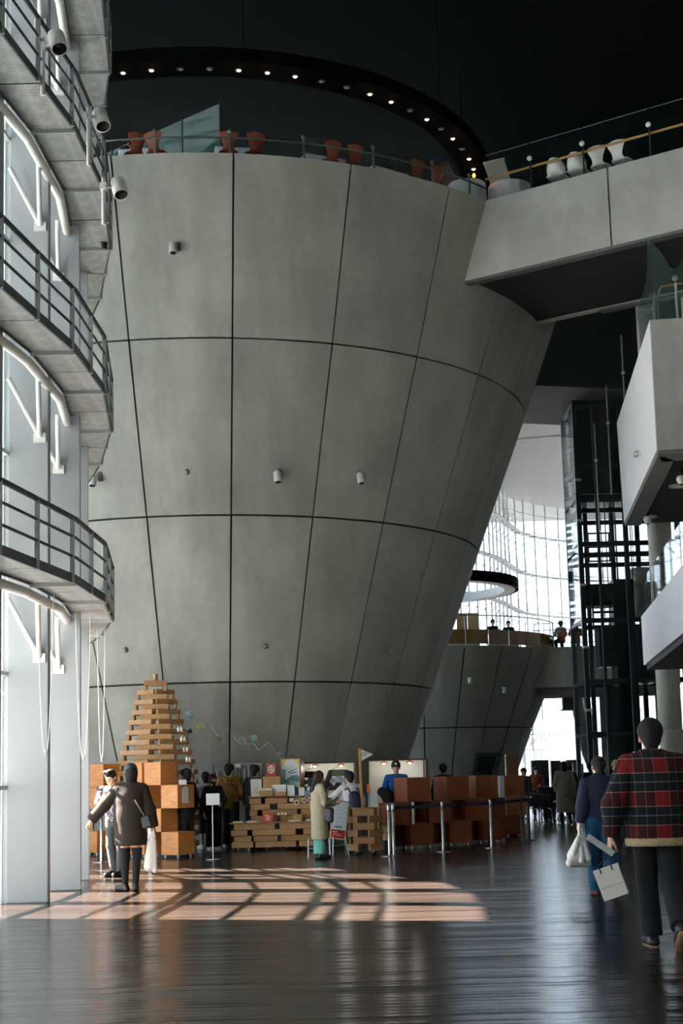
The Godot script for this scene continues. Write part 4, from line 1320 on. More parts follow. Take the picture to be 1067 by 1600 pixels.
# ------------------------------------------------------------------ right side: landing box, gallery, lift tower, columns
func build_right() -> void:
	var con := concrete("concrete bridge", rgb8(182, 182, 178))
	var t := thing("landing_box", "white concrete landing box jutting out at the upper right", "landing", Vector3.ZERO, 0, "", "structure")
	var s := st_new()
	hexa(s, [P(5.52, 6.92, 23.85), P(5.62, 6.92, 23.85), P(6.49, 6.92, 31.1), P(6.38, 6.92, 31.1), P(5.50, 9.22, 23.75), P(5.60, 9.22, 23.75), P(6.43, 9.22, 31.1), P(6.33, 9.22, 31.1)])
	obj("side_panel", done(s), mat("side white", rgb8(212, 215, 217), 0.55), t)
	s = st_new()
	hexa(s, [P(5.53, 6.92, 23.83), P(10.5, 6.92, 23.2), P(10.5, 6.92, 23.45), P(5.63, 6.92, 24.05), P(5.51, 9.22, 23.73), P(10.5, 9.22, 23.1), P(10.5, 9.22, 23.35), P(5.61, 9.22, 23.95)])
	obj("end_panel", done(s), con, t)
	s = st_new()
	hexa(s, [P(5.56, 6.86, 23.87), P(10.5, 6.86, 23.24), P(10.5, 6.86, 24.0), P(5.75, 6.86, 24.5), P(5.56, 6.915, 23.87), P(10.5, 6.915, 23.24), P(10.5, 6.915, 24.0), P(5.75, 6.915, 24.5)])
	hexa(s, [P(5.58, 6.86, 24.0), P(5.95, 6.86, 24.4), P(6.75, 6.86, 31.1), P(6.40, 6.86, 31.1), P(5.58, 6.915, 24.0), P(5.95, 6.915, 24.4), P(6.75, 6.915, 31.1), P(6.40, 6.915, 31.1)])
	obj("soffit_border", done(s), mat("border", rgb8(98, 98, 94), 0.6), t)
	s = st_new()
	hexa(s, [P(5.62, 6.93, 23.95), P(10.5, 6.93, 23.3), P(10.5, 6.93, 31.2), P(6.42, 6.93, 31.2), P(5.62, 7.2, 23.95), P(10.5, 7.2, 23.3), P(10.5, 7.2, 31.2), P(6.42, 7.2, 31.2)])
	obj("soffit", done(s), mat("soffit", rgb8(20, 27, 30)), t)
	obj("deck", box_mesh(Vector3(4.0, 0.1, 6.8)), mat("deck", rgb8(70, 62, 56)), t, Transform3D(Basis.IDENTITY, P(8.5, 9.0, 27.5)))
	# glass round the landing with a dipping top edge
	var g := thing("landing_glass", "tall glass screen with a dipping top edge on the landing box", "glass screen", P(5.6, 9.2, 23.9))
	var gp := glass("green glass", Color(0.30, 0.44, 0.43), 0.16)
	s = st_new()
	prism(s, [Vector2(0, 0), Vector2(1.7, 0), Vector2(1.7, 1.0), Vector2(1.2, 1.5), Vector2(0.75, 1.56), Vector2(0.5, 1.05), Vector2(0.42, 0.98), Vector2(0.34, 1.02), Vector2(0.22, 1.28), Vector2(0.0, 1.55)], -0.01, 0.01)
	obj("front_pane", done(s), gp, g)
	s = st_new()
	prism(s, [Vector2(0, 0), Vector2(2.2, 0), Vector2(2.2, 1.0), Vector2(0.5, 1.0), Vector2(0.0, 1.55)], -0.01, 0.01)
	obj("side_pane", done(s), gp, g, Transform3D(Basis(Vector3.UP, 1.457), Vector3(-0.01, 0, 0)))
	var steel := mat("rail grey", rgb8(128, 134, 134))
	obj("post", tube_mesh([Vector3(0.46, 0, -0.12), Vector3(0.46, 0.78, -0.12)], 0.024, 8), mat("post pale", rgb8(196, 204, 202), 0.35, 0.2), g)
	obj("post_knob", lathe_mesh([Vector2(0, -0.02), Vector2(0.05, -0.02), Vector2(0.05, 0.02), Vector2(0, 0.02)], 14), mat("knob white", rgb8(205, 208, 206)), g, Transform3D(Basis(Vector3.RIGHT, PI / 2), Vector3(0.45, 0.86, -0.10)))
	obj("corner_post", tube_mesh([Vector3(0.06, 0, -0.1), Vector3(0.06, 0.6, -0.1)], 0.032, 8), mat("post olive", rgb8(96, 106, 100), 0.4, 0.3), g)
	obj("clamp", tube_mesh([Vector3(-0.02, 0.56, -0.1), Vector3(0.16, 0.56, -0.1)], 0.02, 6), steel, g)
	obj("handrail", tube_mesh([Vector3(0.10, 0.42, -0.5), Vector3(0.22, 0.74, -0.2), Vector3(0.5, 0.76, -0.12), Vector3(1.7, 0.76, -0.12)], 0.022, 8), wood("handrail wood", rgb8(190, 148, 84)), g)
	obj("threshold", box_mesh(Vector3(0.3, 0.12, 0.14), 0.01), mat("post pale", rgb8(196, 204, 202)), g, Transform3D(Basis.IDENTITY, Vector3(0.32, 0.06, -0.2)))
	for q in [[5.94, 7.55, 26.9, "small chrome spot lamp on the side of the landing box"], [6.23, 7.30, 23.55, "small chrome spot lamp on the end of the landing box, cut by the frame"]]:
		var l := thing("spot_lamp", q[3], "spot lamp", P(q[0], q[1], q[2]), PI / 2 if q[2] > 25 else 0.0, "chrome spots on the landing box")
		var dv := -1.0 if q[2] > 25 else 1.0
		obj("housing", lathe_mesh([Vector2(0, -0.09), Vector2(0.055, -0.09), Vector2(0.06, -0.06), Vector2(0.06, 0.07), Vector2(0.045, 0.09), Vector2(0, 0.09)], 14), mat("chrome soft", rgb8(190, 192, 190), 0.3, 0.6), l, Transform3D(Basis(Vector3.FORWARD, PI / 2), Vector3(0, 0, 0.11 * dv)))
		obj("bracket", box_mesh(Vector3(0.06, 0.05, 0.14), 0.005), mat("lamp grey", rgb8(168, 170, 166)), l, Transform3D(Basis.IDENTITY, Vector3(0.03, 0, 0.04 * dv)))
	for q in [[6.35, 25.6, "white ball camera under the landing box, near the frame edge"], [6.62, 29.8, "small white ball camera under the far end of the landing box"]]:
		var l := thing("ceiling_camera", q[2], "camera", P(q[0], 6.9, q[1]))
		obj("stem", tube_mesh([Vector3(0, 0.03, 0), Vector3(0, -0.08, 0)], 0.03, 8), mat("soffit", rgb8(20, 27, 30)), l)
		obj("body", lathe_mesh([Vector2(0, -0.24), Vector2(0.05, -0.235), Vector2(0.085, -0.17), Vector2(0.09, -0.13), Vector2(0.07, -0.08), Vector2(0, -0.07)], 16), mat("cam white", rgb8(196, 194, 184), 0.4), l)
		obj("lens", lathe_mesh([Vector2(0, -0.255), Vector2(0.035, -0.25), Vector2(0.045, -0.232)], 12), mat("lens dark", rgb8(40, 42, 44)), l)
	for q in [[6.62, 27.0, "round recessed downlight under the landing box, nearer one"], [6.78, 30.3, "round recessed downlight under the landing box, farther one"]]:
		var l := thing("soffit_light", q[2], "downlight", P(q[0], 6.925, q[1]))
		obj("rim", ring_mesh(0.13, 0.17, -0.03, 0.0, 24), mat("rim pale", rgb8(150, 150, 142), 0.4), l)
		obj("lens", lathe_mesh([Vector2(0, -0.012), Vector2(0.13, -0.012)], 24), mat("lens", rgb8(220, 214, 200)), l)
	# thin glazed rails behind the bridge's end
	var rr := thing("escalator_rail", "dark glass escalator rail with steel clamps behind the landing box", "guard rail", Vector3.ZERO)
	for q in [[6.62, 11.4, 31.5], [6.35, 10.4, 32.2], [6.1, 9.6, 32.6]]:
		obj("post", tube_mesh([P(q[0], q[1] - 2.6, q[2]), P(q[0], q[1], q[2])], 0.02, 6), steel, rr)
		obj("clamp", box_mesh(Vector3(0.08, 0.06, 0.06), 0.01), mat("chrome soft", rgb8(190, 192, 190)), rr, Transform3D(Basis.IDENTITY, P(q[0], q[1] - 0.9, q[2])))
	# lower gallery with white panels
	var lo := thing("gallery", "second floor gallery edge of sunlit white panels at the right", "gallery", Vector3.ZERO, 0, "", "structure")
	var A := Vector2(8.52, 39.7)
	var B := Vector2(6.55, 23.5)
	var n := 12
	var wp := mat("panel white", rgb8(226, 228, 230), 0.5)
	for i in n:
		var p := A.lerp(B, (i + 0.003) / n)
		var q := A.lerp(B, (i + 0.997) / n)
		s = st_new()
		hexa(s, [P(q.x, 4.35, q.y), P(q.x + 0.12, 4.35, q.y), P(p.x + 0.12, 4.35, p.y), P(p.x, 4.35, p.y), P(q.x, 5.75, q.y), P(q.x + 0.12, 5.75, q.y), P(p.x + 0.12, 5.75, p.y), P(p.x, 5.75, p.y)])
		obj("white_panel", done(s), wp, lo)
	s = st_new()
	hexa(s, [P(8.55, 4.35, 39.7), P(14, 4.35, 39.5), P(14, 4.35, 39.8), P(8.55, 4.35, 40.0), P(8.55, 5.75, 39.7), P(14, 5.75, 39.5), P(14, 5.75, 39.8), P(8.55, 5.75, 40.0)])
	obj("end_panel", done(s), wp, lo)
	s = st_new()
	hexa(s, [P(6.6, 4.2, 23.4), P(14, 4.2, 22.6), P(14, 4.2, 39.6), P(8.6, 4.2, 39.8), P(6.6, 4.36, 23.4), P(14, 4.36, 22.6), P(14, 4.36, 39.6), P(8.6, 4.36, 39.8)])
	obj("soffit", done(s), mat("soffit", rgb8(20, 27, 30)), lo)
	obj("deck", box_mesh(Vector3(5.2, 0.1, 15.0)), mat("deck", rgb8(70, 62, 56)), lo, Transform3D(Basis.IDENTITY, P(11.2, 5.0, 31.5)))
	var rg := thing("gallery_rail", "green glass guard rail above the white gallery panels", "guard rail", Vector3.ZERO)
	for i in n:
		var p := A.lerp(B, (i + 0.01) / n)
		var q := A.lerp(B, (i + 0.99) / n)
		s = st_new()
		hexa(s, [P(q.x + 0.05, 5.78, q.y), P(q.x + 0.065, 5.78, q.y), P(p.x + 0.065, 5.78, p.y), P(p.x + 0.05, 5.78, p.y), P(q.x + 0.05, 6.75, q.y), P(q.x + 0.065, 6.75, q.y), P(p.x + 0.065, 6.75, p.y), P(p.x + 0.05, 6.75, p.y)])
		obj("glass_pane", done(s), gp, rg)
		obj("post", tube_mesh([P(p.x + 0.1, 5.7, p.y), P(p.x + 0.1, 6.7, p.y)], 0.018, 5), mat("post dark", rgb8(40, 44, 46)), rg)
	s = st_new()
	tube(s, [P(A.x + 0.12, 6.62, A.y), P(B.x + 0.12, 6.62, B.y)], 0.022, 6)
	obj("handrail", done(s), steel, rg)
	for k in 7:
		var p := P(9.2 + 0.25 * (k % 3), 4.19, 36.6 - 0.7 * k)
		var l := thing("gallery_spot", ["tiny white spot under the gallery, nearest the grey column", "tiny white spot under the gallery, second out from the column", "tiny white spot under the gallery, third out from the column", "tiny white spot under the gallery, fourth out from the column", "tiny white spot under the gallery, fifth out from the column", "tiny white spot under the gallery, sixth out from the column", "tiny white spot under the gallery, farthest out from the column"][k], "spot lamp", p, 0, "spots under the gallery")
		obj("stem", tube_mesh([Vector3(0, 0.02, 0), Vector3(0, -0.1, 0)], 0.012, 5), mat("lamp grey", rgb8(168, 170, 166)), l)
		obj("housing", lathe_mesh([Vector2(0, -0.24), Vector2(0.045, -0.24), Vector2(0.05, -0.12), Vector2(0, -0.1)], 10), mat("lamp grey", rgb8(168, 170, 166)), l)
	# columns
	for q in [[9.95, 43.2, 0.36, "thick round concrete column behind the white gallery"], [10.95, 41.4, 0.36, "round concrete column at the right edge behind the gallery"]]:
		var c := thing("column", q[3], "column", P(q[0], 0, q[1]), 0, "", "structure")
		s = st_new()
		lathe(s, [Vector2(q[2], 0), Vector2(q[2], 2.6)], 32)
		obj("drum", done(s), con, c)
		for k in 4:
			s = st_new()
			lathe(s, [Vector2(q[2] - 0.01, 2.6 + 3.6 * k), Vector2(q[2], 2.61 + 3.6 * k), Vector2(q[2], 2.6 + 3.6 * (k + 1)), Vector2(q[2] - 0.01, 2.6 + 3.6 * (k + 1))], 32)
			obj("drum", done(s), con, c)
	build_lift_tower()
	# low grey information desk at the far right, behind the man in plaid
	var ds := thing("reception_desk", "grey reception desk top edge at the right behind the plaid jacket", "desk", P(9.3, 0, 30.0))
	obj("front_panel", box_mesh(Vector3(4.6, 1.55, 0.1), 0.01), mat("desk grey", rgb8(84, 92, 98), 0.5), ds, Transform3D(Basis.IDENTITY, Vector3(-0.2, 0.78, 0)))
	obj("ledge", box_mesh(Vector3(4.7, 0.1, 0.5), 0.01), mat("desk pale", rgb8(150, 158, 162), 0.4), ds, Transform3D(Basis.IDENTITY, Vector3(-0.2, 1.6, -0.15)))
	var bd := thing("bench", "long black bench on the floor behind the man in plaid", "bench", P(5.6, 0, 21.8), 0.1)
	obj("seat", box_mesh(Vector3(1.9, 0.34, 0.7), 0.02), mat("bench black", rgb8(34, 36, 38), 0.5), bd, Transform3D(Basis.IDENTITY, Vector3(0, 0.29, 0)))
	for sx in [-1, 1]:
		obj("leg", box_mesh(Vector3(0.06, 0.12, 0.6), 0.005), mat("table steel", rgb8(60, 62, 62)), bd, Transform3D(Basis.IDENTITY, Vector3(0.8 * sx, 0.06, 0)))

func build_lift_tower() -> void:
	var t := thing("lift_tower", "tall dark steel and glass lift tower at the right", "lift tower", P(8.12, 0, 47.0), 0, "", "structure")
	var dk := mat("tower steel", rgb8(30, 42, 46), 0.35, 0.5)
	var gl := glass("tower glass", Color(0.07, 0.13, 0.15), 0.28, 0.01)
	var core := mat("tower core", rgb8(20, 30, 34), 0.4)
	# posts: three across, two deep
	var xs := [0.0, 0.62, 1.55, 2.45, 3.3]
	for x in xs:
		for z in [0.0, -2.4]:
			obj("column", box_mesh(Vector3(0.16 if x != 0.62 else 0.10, 14.0, 0.16), 0.01), dk, t, Transform3D(Basis.IDENTITY, Vector3(x, 7.0, z)))
	for y in [0.1, 2.6, 4.35, 6.4, 8.62, 9.0, 10.15, 10.8, 11.7, 13.9]:
		for z in [0.0, -2.4]:
			obj("beam", box_mesh(Vector3(3.3, 0.16, 0.12), 0.01), dk, t, Transform3D(Basis.IDENTITY, Vector3(1.65, y, z)))
		for x in [0.0, 3.3]:
			obj("side_beam", box_mesh(Vector3(0.12, 0.14, 2.4), 0.01), dk, t, Transform3D(Basis.IDENTITY, Vector3(x, y, -1.2)))
	# glass skin
	var ys := [0.1, 2.6, 4.35, 6.4, 8.8, 10.5, 11.7, 13.9]
	for i in ys.size() - 1:
		var h: float = ys[i + 1] - ys[i]
		for j in xs.size() - 1:
			var w: float = xs[j + 1] - xs[j]
			obj("glass_pane", box_mesh(Vector3(w - 0.1, h - 0.1, 0.02)), gl, t, Transform3D(Basis.IDENTITY, Vector3((xs[j] + xs[j + 1]) * 0.5, ys[i] + h * 0.5, 0.06)))
		obj("side_pane", box_mesh(Vector3(0.02, h - 0.1, 2.3)), gl, t, Transform3D(Basis.IDENTITY, Vector3(-0.06, ys[i] + h * 0.5, -1.2)))
	# opaque lift shafts and cars
	for q in [[0.55, 0.95, 11.9, 13.9], [1.2, 2.2, 10.6, 13.9], [0.8, 1.15, 7.0, 7.75], [1.55, 0.66, 2.0, 7.9], [0.95, 0.62, 4.9, 6.3], [1.15, 0.9, 0.1, 4.2], [2.2, 0.5, 4.3, 6.2], [2.9, 0.55, 2.6, 6.4]]:
		obj("shaft_panel", box_mesh(Vector3(q[1], q[3] - q[2], 0.9), 0.01), core, t, Transform3D(Basis.IDENTITY, Vector3(q[0], (q[2] + q[3]) * 0.5, -1.3)))
	for q in [[0.75, 6.6], [0.7, 8.85]]:
		var s := st_new()
		for e in [[-0.36, 0.5, 0.05, 1.0], [0.36, 0.5, 0.05, 1.0], [0, 0.02, 0.75, 0.05], [0, 0.98, 0.75, 0.05], [0, 0.52, 0.75, 0.08]]:
			box(s, Vector3(e[0], e[1], 0), Vector3(e[2], e[3], 0.08))
		obj("car_frame", done(s), dk, t, Transform3D(Basis.IDENTITY, Vector3(q[0], q[1] - 0.4, -0.4)))
	for x in [0.3, 0.42, 1.05, 1.25, 1.38, 1.9, 2.7]:
		obj("guide_rail", tube_mesh([Vector3(x, 0.1, -0.9), Vector3(x, 13.9, -0.9)], 0.022, 5), dk, t)
	for y in [1.2, 3.4, 5.5, 7.6, 9.8, 11.2]:
		obj("node_clamp", box_mesh(Vector3(0.22, 0.08, 0.10), 0.01), mat("chrome soft", rgb8(190, 192, 190)), t, Transform3D(Basis.IDENTITY, Vector3(0.0, y, 0.12)))
	# glass corner blade standing proud at the tower's left edge
	obj("blade_pane", box_mesh(Vector3(0.3, 12.0, 0.02)), glass("rail glass", Color(0.10, 0.15, 0.15), 0.05), t, Transform3D(Basis.IDENTITY, Vector3(-0.24, 8.0, 0.1)))
	# white curved stair wall inside
	var c := thing("white_drum", "white striped round stair drum seen through the lift tower", "stair drum", P(10.6, 6.6, 49.2), 0, "", "structure")
	for k in 3:
		var s := st_new()
		lathe(s, [Vector2(0.36, 0.62 * k), Vector2(0.42, 0.62 * k + 0.15), Vector2(0.42, 0.62 * k + 0.5), Vector2(0.36, 0.62 * k + 0.6)], 24)
		obj("band", done(s), mat("drum white", rgb8(206, 200, 192), 0.5), c)

# ------------------------------------------------------------------ the pop-up shop: crates, plank stacks, tables
func caster(parent: Node3D, at: Vector3, pale: bool) -> void:
	var w := lathe_mesh([Vector2(0.0, -0.014), Vector2(0.03, -0.014), Vector2(0.035, -0.008), Vector2(0.035, 0.008), Vector2(0.03, 0.014), Vector2(0.0, 0.014)], 12)
	var c := obj("caster", w, mat("caster pale", rgb8(210, 212, 212), 0.3, 0.3) if pale else mat("caster dark", rgb8(40, 42, 42), 0.5), parent, Transform3D(Basis(Vector3.UP, 0.5) * Basis(Vector3.RIGHT, PI / 2), at + Vector3(0, 0.036, 0)))
	obj("fork", box_mesh(Vector3(0.05, 0.034, 0.03), 0.004), mat("chrome soft", rgb8(190, 192, 190), 0.3, 0.6), c, Transform3D(Basis.IDENTITY, Vector3(0.008, 0, -0.03)))

func crate(label: String, group: String, corner: Vector3, yaw: float, w: float, l: float, h: float, m: Material, casters := false, open_side := false) -> Node3D:
	# near lower corner, w along the right face, l along the left face
	var t := thing("wooden_crate", label, "crate", corner, yaw, group)
	var c := Vector3(w * 0.5, h * 0.5, -l * 0.5)
	if open_side:
		var th := 0.018
		for q in [[c + Vector3(0, h * 0.5 - th * 0.5, 0), Vector3(w, th, l), "top_board"], [c - Vector3(0, h * 0.5 - th * 0.5, 0), Vector3(w, th, l), "bottom_board"], [c + Vector3(w * 0.5 - th * 0.5, 0, 0), Vector3(th, h - 2 * th, l), "side_board"], [c - Vector3(w * 0.5 - th * 0.5, 0, 0), Vector3(th, h - 2 * th, l), "side_board"], [c + Vector3(0, 0, -l * 0.5 + th * 0.5), Vector3(w - 2 * th, h - 2 * th, th), "back_board"]]:
			obj(q[2], box_mesh(q[1], 0.002), m, t, Transform3D(Basis.IDENTITY, q[0]))
	else:
		obj("body", box_mesh(Vector3(w - 0.004, h - 0.004, l - 0.004), 0.004), m, t, Transform3D(Basis.IDENTITY, c))
		obj("top_board", box_mesh(Vector3(w, 0.016, l), 0.003), m, t, Transform3D(Basis.IDENTITY, c + Vector3(0, h * 0.5 - 0.009, 0)))
	if casters:
		for x in [0.06, w - 0.06]:
			for z in [-0.06, 0.06 - l]:
				caster(t, Vector3(x, -0.07, z), true)
	return t

func plank_layers(t: Node3D, layers: Array, m: Array, h: float) -> void:
	# layers: [y, apothem, length, diagonal?]; four planks each, on the flat or the corner sides of an octagon
	var i := 0
	for q in layers:
		for k in 4:
			var a := TAU * k / 4.0 + (PI / 4 if q[3] else 0.0)
			var b := Basis(Vector3.UP, a)
			var s := box_mesh(Vector3(q[2], h - 0.004, 0.045), 0.003)
			obj("plank", s, m[(i * 3 + k) % m.size()], t, Transform3D(b, b * Vector3(0, 0, q[1]) + Vector3(0, q[0], 0)))
		i += 1

func oak() -> Array:
	return [wood("oak a", rgb8(176, 138, 92)), wood("oak b", rgb8(166, 128, 84)), wood("oak c", rgb8(184, 147, 100))]

func build_kiosk_left() -> void:
	var og := wood("ply orange", rgb8(204, 138, 72), 0.42, 0.9)
	var yaw := deg_to_rad(52)
	var g := "orange crates of the left stall"
	var eL := Vector3(-sin(yaw), 0, -cos(yaw)) * 0.45
	var c0 := P(-3.18, 0.07, 26.7)
	crate("orange crate on casters, foremost of the left stall's bottom row", g, c0, yaw, 0.45, 0.45, 0.43, og, true)
	crate("orange crate on casters at the bottom of the left stall, behind the standing woman", g, c0 + eL * 2.0, yaw, 0.45, 0.45, 0.43, og, true)
	crate("orange crate on casters at the bottom left end of the left stall", g, P(-5.0, 0.07, 28.4), yaw, 0.45, 0.32, 0.43, og, true)
	crate("orange crate in the left stall's second row, over a dark gap", g, c0 + eL + Vector3(0, 0.43, 0), yaw, 0.45, 0.45, 0.44, og)
	crate("orange crate in the left stall's second row, hidden mostly by the woman's coat", g, c0 + eL * 3.0 + Vector3(0, 0.43, 0), yaw, 0.45, 0.45, 0.44, og)
	crate("orange crate in the left stall's third row with a white paper taped on", g, c0 + Vector3(0, 0.87, 0), yaw, 0.45, 0.45, 0.44, og)
	crate("orange crate in the left stall's third row, its shaded side behind the coat", g, c0 + eL * 1.9 + Vector3(-0.02, 0.87, -0.1), yaw, 0.45, 0.45, 0.44, og)
	crate("orange crate in the left stall's third row at the far left", g, P(-4.98, 0.94, 28.3), yaw, 0.45, 0.32, 0.44, og)
	crate("orange crate on the left stall's top row, rightmost", g, c0 + eL + Vector3(0, 1.31, 0), yaw, 0.45, 0.45, 0.44, og)
	crate("orange crate on the left stall's top row, middle one behind the woman's cap", g, c0 + eL * 2.15 + Vector3(0.0, 1.31, -0.05), yaw, 0.45, 0.45, 0.44, og)
	crate("orange crate on the left stall's top row at its left end", g, P(-4.82, 1.38, 28.1), yaw, 0.45, 0.4, 0.44, og)
	var pn := thing("notice", "white paper notice taped to an orange crate of the left stall", "notice", c0 + Vector3(0, 0.87, 0), yaw)
	obj("sheet", box_mesh(Vector3(0.16, 0.30, 0.004)), mat("paper", rgb8(196, 200, 200), 0.7), pn, Transform3D(Basis.IDENTITY, Vector3(0.20, 0.24, 0.006)))
	obj("tape", box_mesh(Vector3(0.05, 0.02, 0.005)), mat("tape", rgb8(220, 216, 200), 0.5), pn, Transform3D(Basis.IDENTITY, Vector3(0.20, 0.395, 0.008)))
	var pn2 := thing("notice", "small white card standing on a crate before the hidden clerk", "card", c0 + Vector3(0.08, 1.31, -0.12), 0.3)
	obj("sheet", box_mesh(Vector3(0.15, 0.09, 0.004)), mat("paper", rgb8(196, 200, 200)), pn2, Transform3D(Basis(Vector3.RIGHT, -0.2), Vector3(0, 0.046, 0)))
	# plank pyramid
	var t := thing("plank_pyramid", "tall tapering tower of stacked oak planks in the left stall", "plank tower", P(-3.84, 0.0, 28.7), 0.08)
	var layers := []
	var n := 31
	for i in n:
		var y := 3.30 - 0.1015 * (i + 1) + 0.05
		var f := clampf(i / 14.0, 0.0, 1.15)
		var diag := i % 2 == 0
		layers.append([y, lerpf(0.27, 0.62, f) + (0.0 if diag else 0.05), lerpf(0.50, 0.92, f) if diag else lerpf(0.47, 0.80, f), diag])
	plank_layers(t, layers, oak(), 0.1015)
	var s := box_mesh(Vector3(0.46, 0.115, 0.12), 0.003)
	obj("plank", s, oak()[1], t, Transform3D(Basis.IDENTITY, Vector3(0, 3.43, 0.1)))
	obj("plank", box_mesh(Vector3(0.06, 0.105, 0.3), 0.003), oak()[0], t, Transform3D(Basis.IDENTITY, Vector3(-0.2, 3.32, 0.1)))
	obj("plank", box_mesh(Vector3(0.06, 0.105, 0.3), 0.003), oak()[2], t, Transform3D(Basis.IDENTITY, Vector3(0.2, 3.32, 0.1)))
	obj("cap_block", box_mesh(Vector3(0.075, 0.13, 0.075), 0.003), oak()[0], t, Transform3D(Basis(Vector3.UP, 0.7), Vector3(0, 3.55, 0.1)))
	var cam := thing("black_lamp", "small black clip lamp on the right side of the plank pyramid", "lamp", P(-3.18, 2.32, 28.4))
	obj("clip", box_mesh(Vector3(0.03, 0.08, 0.03), 0.004), mat("black plastic", rgb8(40, 48, 50)), cam, Transform3D(Basis.IDENTITY, Vector3(0, -0.01, 0)))
	obj("stem", tube_mesh([Vector3(0, 0, 0), Vector3(0.02, 0.1, 0)], 0.01, 6), mat("black plastic", rgb8(40, 48, 50)), cam)
	obj("head", lathe_mesh([Vector2(0, -0.05), Vector2(0.03, -0.05), Vector2(0.045, 0.05), Vector2(0, 0.05)], 10), mat("black plastic", rgb8(40, 48, 50)), cam, Transform3D(Basis(Vector3.FORWARD, 1.2), Vector3(0.05, 0.11, 0)))
	# small goods set in the pyramid's gaps and at its right side
	var gc := [rgb8(226, 216, 200), rgb8(230, 226, 220), rgb8(206, 190, 170)]
	var spots := [[-3.17, 2.02], [-3.12, 1.82], [-3.06, 1.6], [-3.22, 2.22], [-3.28, 2.42], [-3.02, 1.42]]
	for i in spots.size():
		var q: Array = spots[i]
		var o := thing("bottle", ["small cream bottle on the pyramid's right side, second level from the crates", "small cream bottle on the pyramid's right side, level with the crates' top", "small cream bottle low on the pyramid's right side", "small cream bottle on the pyramid's right side, third level up", "small cream bottle on the pyramid's right side, uppermost", "small cream bottle on the pyramid's right side, lowest by the hidden clerk"][i], "bottle", P(q[0] + 0.02, q[1], 27.85), 0, "bottles on the plank pyramid")
		for k in 2:
			obj("body", lathe_mesh([Vector2(0, 0), Vector2(0.022, 0), Vector2(0.024, 0.06), Vector2(0.01, 0.085), Vector2(0.01, 0.1), Vector2(0, 0.1)], 10), mat("goods %d" % (i % 3), gc[i % 3], 0.4), o, Transform3D(Basis.IDENTITY, Vector3(-0.03 + 0.06 * k, 0, 0)))
		obj("shelf_plate", box_mesh(Vector3(0.16, 0.012, 0.5), 0.002), oak()[0], o, Transform3D(Basis.IDENTITY, Vector3(0, -0.006, -0.22)))
	# pale timber low steps seen beside the fin
	for k in 3:
		var b := thing("timber_block", ["pale timber block beside the third fin, bottom of its stack", "pale timber block beside the third fin, middle of its stack", "pale timber block beside the third fin, top of its stack"][k], "timber block", P(-5.42 + 0.03 * k, 0.05 + 0.2 * k, 29.2), 0.1, "timber blocks beside the fin")
		obj("block", box_mesh(Vector3(0.5 - 0.1 * k, 0.19, 0.4), 0.006), wood("pale pine", rgb8(206, 180, 140)), b, Transform3D(Basis.IDENTITY, Vector3(0, 0.1, 0)))
		if k == 0:
			for x in [-0.18, 0.18]:
				caster(b, Vector3(x, -0.05, 0.1), false)
	# floating bubble garland in front of the cone
	var bub := [[-3.3, 2.86, 0.095, rgb8(150, 190, 205), 1, "blue disc, topmost of the garland before the cone"], [-3.08, 2.58, 0.085, rgb8(200, 205, 110), 1, "yellow disc near the left end of the garland"], [-2.70, 2.29, 0.075, rgb8(150, 165, 110), 1, "dull green disc in the middle of the garland"], [-2.21, 2.26, 0.08, rgb8(205, 210, 200), 0, "pale ring in the garland, left of the pair"], [-2.06, 2.25, 0.075, rgb8(205, 210, 200), 0, "pale ring in the garland, right of the pair"], [-1.95, 2.31, 0.08, rgb8(150, 205, 180), 1, "mint disc beside the pair of rings"], [-1.41, 1.98, 0.05, rgb8(140, 160, 185), 1, "small blue disc at the garland's right end"], [-2.36, 2.42, 0.06, rgb8(150, 170, 180), 1, "grey blue disc above the middle of the garland"], [-2.81, 2.60, 0.075, rgb8(200, 205, 195), 0, "pale ring high in the garland beside the yellow disc"]]
	for q in bub:
		var o := thing("garland_disc" if q[4] == 1 else "garland_ring", q[5], "garland", P(q[0], q[1], 30.15), 0.1, "paper garland before the cone")
		var gm := glass("film %s" % (q[3] as Color).to_html(), q[3], 0.42, 0.3)
		if q[4] == 1:
			obj("disc", lathe_mesh([Vector2(0, -0.012), Vector2(q[2] * 0.8, -0.01), Vector2(q[2], 0.0), Vector2(q[2] * 0.8, 0.01), Vector2(0, 0.012)], 20), gm, o, Transform3D(Basis(Vector3.RIGHT, PI / 2 - 0.2), Vector3.ZERO))
		else:
			obj("ring", ring_mesh(q[2] * 0.78, q[2], -0.01, 0.01, 24), gm, o, Transform3D(Basis(Vector3.RIGHT, PI / 2), Vector3.ZERO))
		obj("string", tube_mesh([Vector3(0, q[2] * 0.9, 0), Vector3(0, 13.9 - q[1] - 0.2, -0.3)], 0.0015, 3), mat("string", rgb8(150, 155, 150), 0.6), o)
	var strm := thing("garland_ribbon", "thin pale curling ribbon joining the garland's rings", "garland", P(-2.5, 2.4, 30.15))
	var rp := []
	for i in 40:
		rp.append(Vector3(-0.55 + i * 0.043, 0.22 - i * 0.016 + 0.11 * sin(i * 0.62), 0.03 * cos(i * 0.62)))
	obj("ribbon", tube_mesh(rp, 0.006, 5), glass("film ribbon", rgb8(235, 238, 226), 0.35, 0.3), strm)

func print_tex(key: String, w: int, h: int, draw: Callable) -> StandardMaterial3D:
	if mats.has(key):
		return mats[key]
	var im := Image.create(w, h, false, Image.FORMAT_RGB8)
	draw.call(im)
	var m := mat(key, Color(1, 1, 1), 0.6)
	m.albedo_texture = tex(key, im)
	return m

func card_mesh(w: float, h: float, th := 0.012) -> ArrayMesh:
	var s := st_new()
	s.set_smooth_group(-1)
	var x := w * 0.5
	quad(s, Vector3(-x, h, th), Vector3(x, h, th), Vector3(x, 0, th), Vector3(-x, 0, th))
	return done(s)

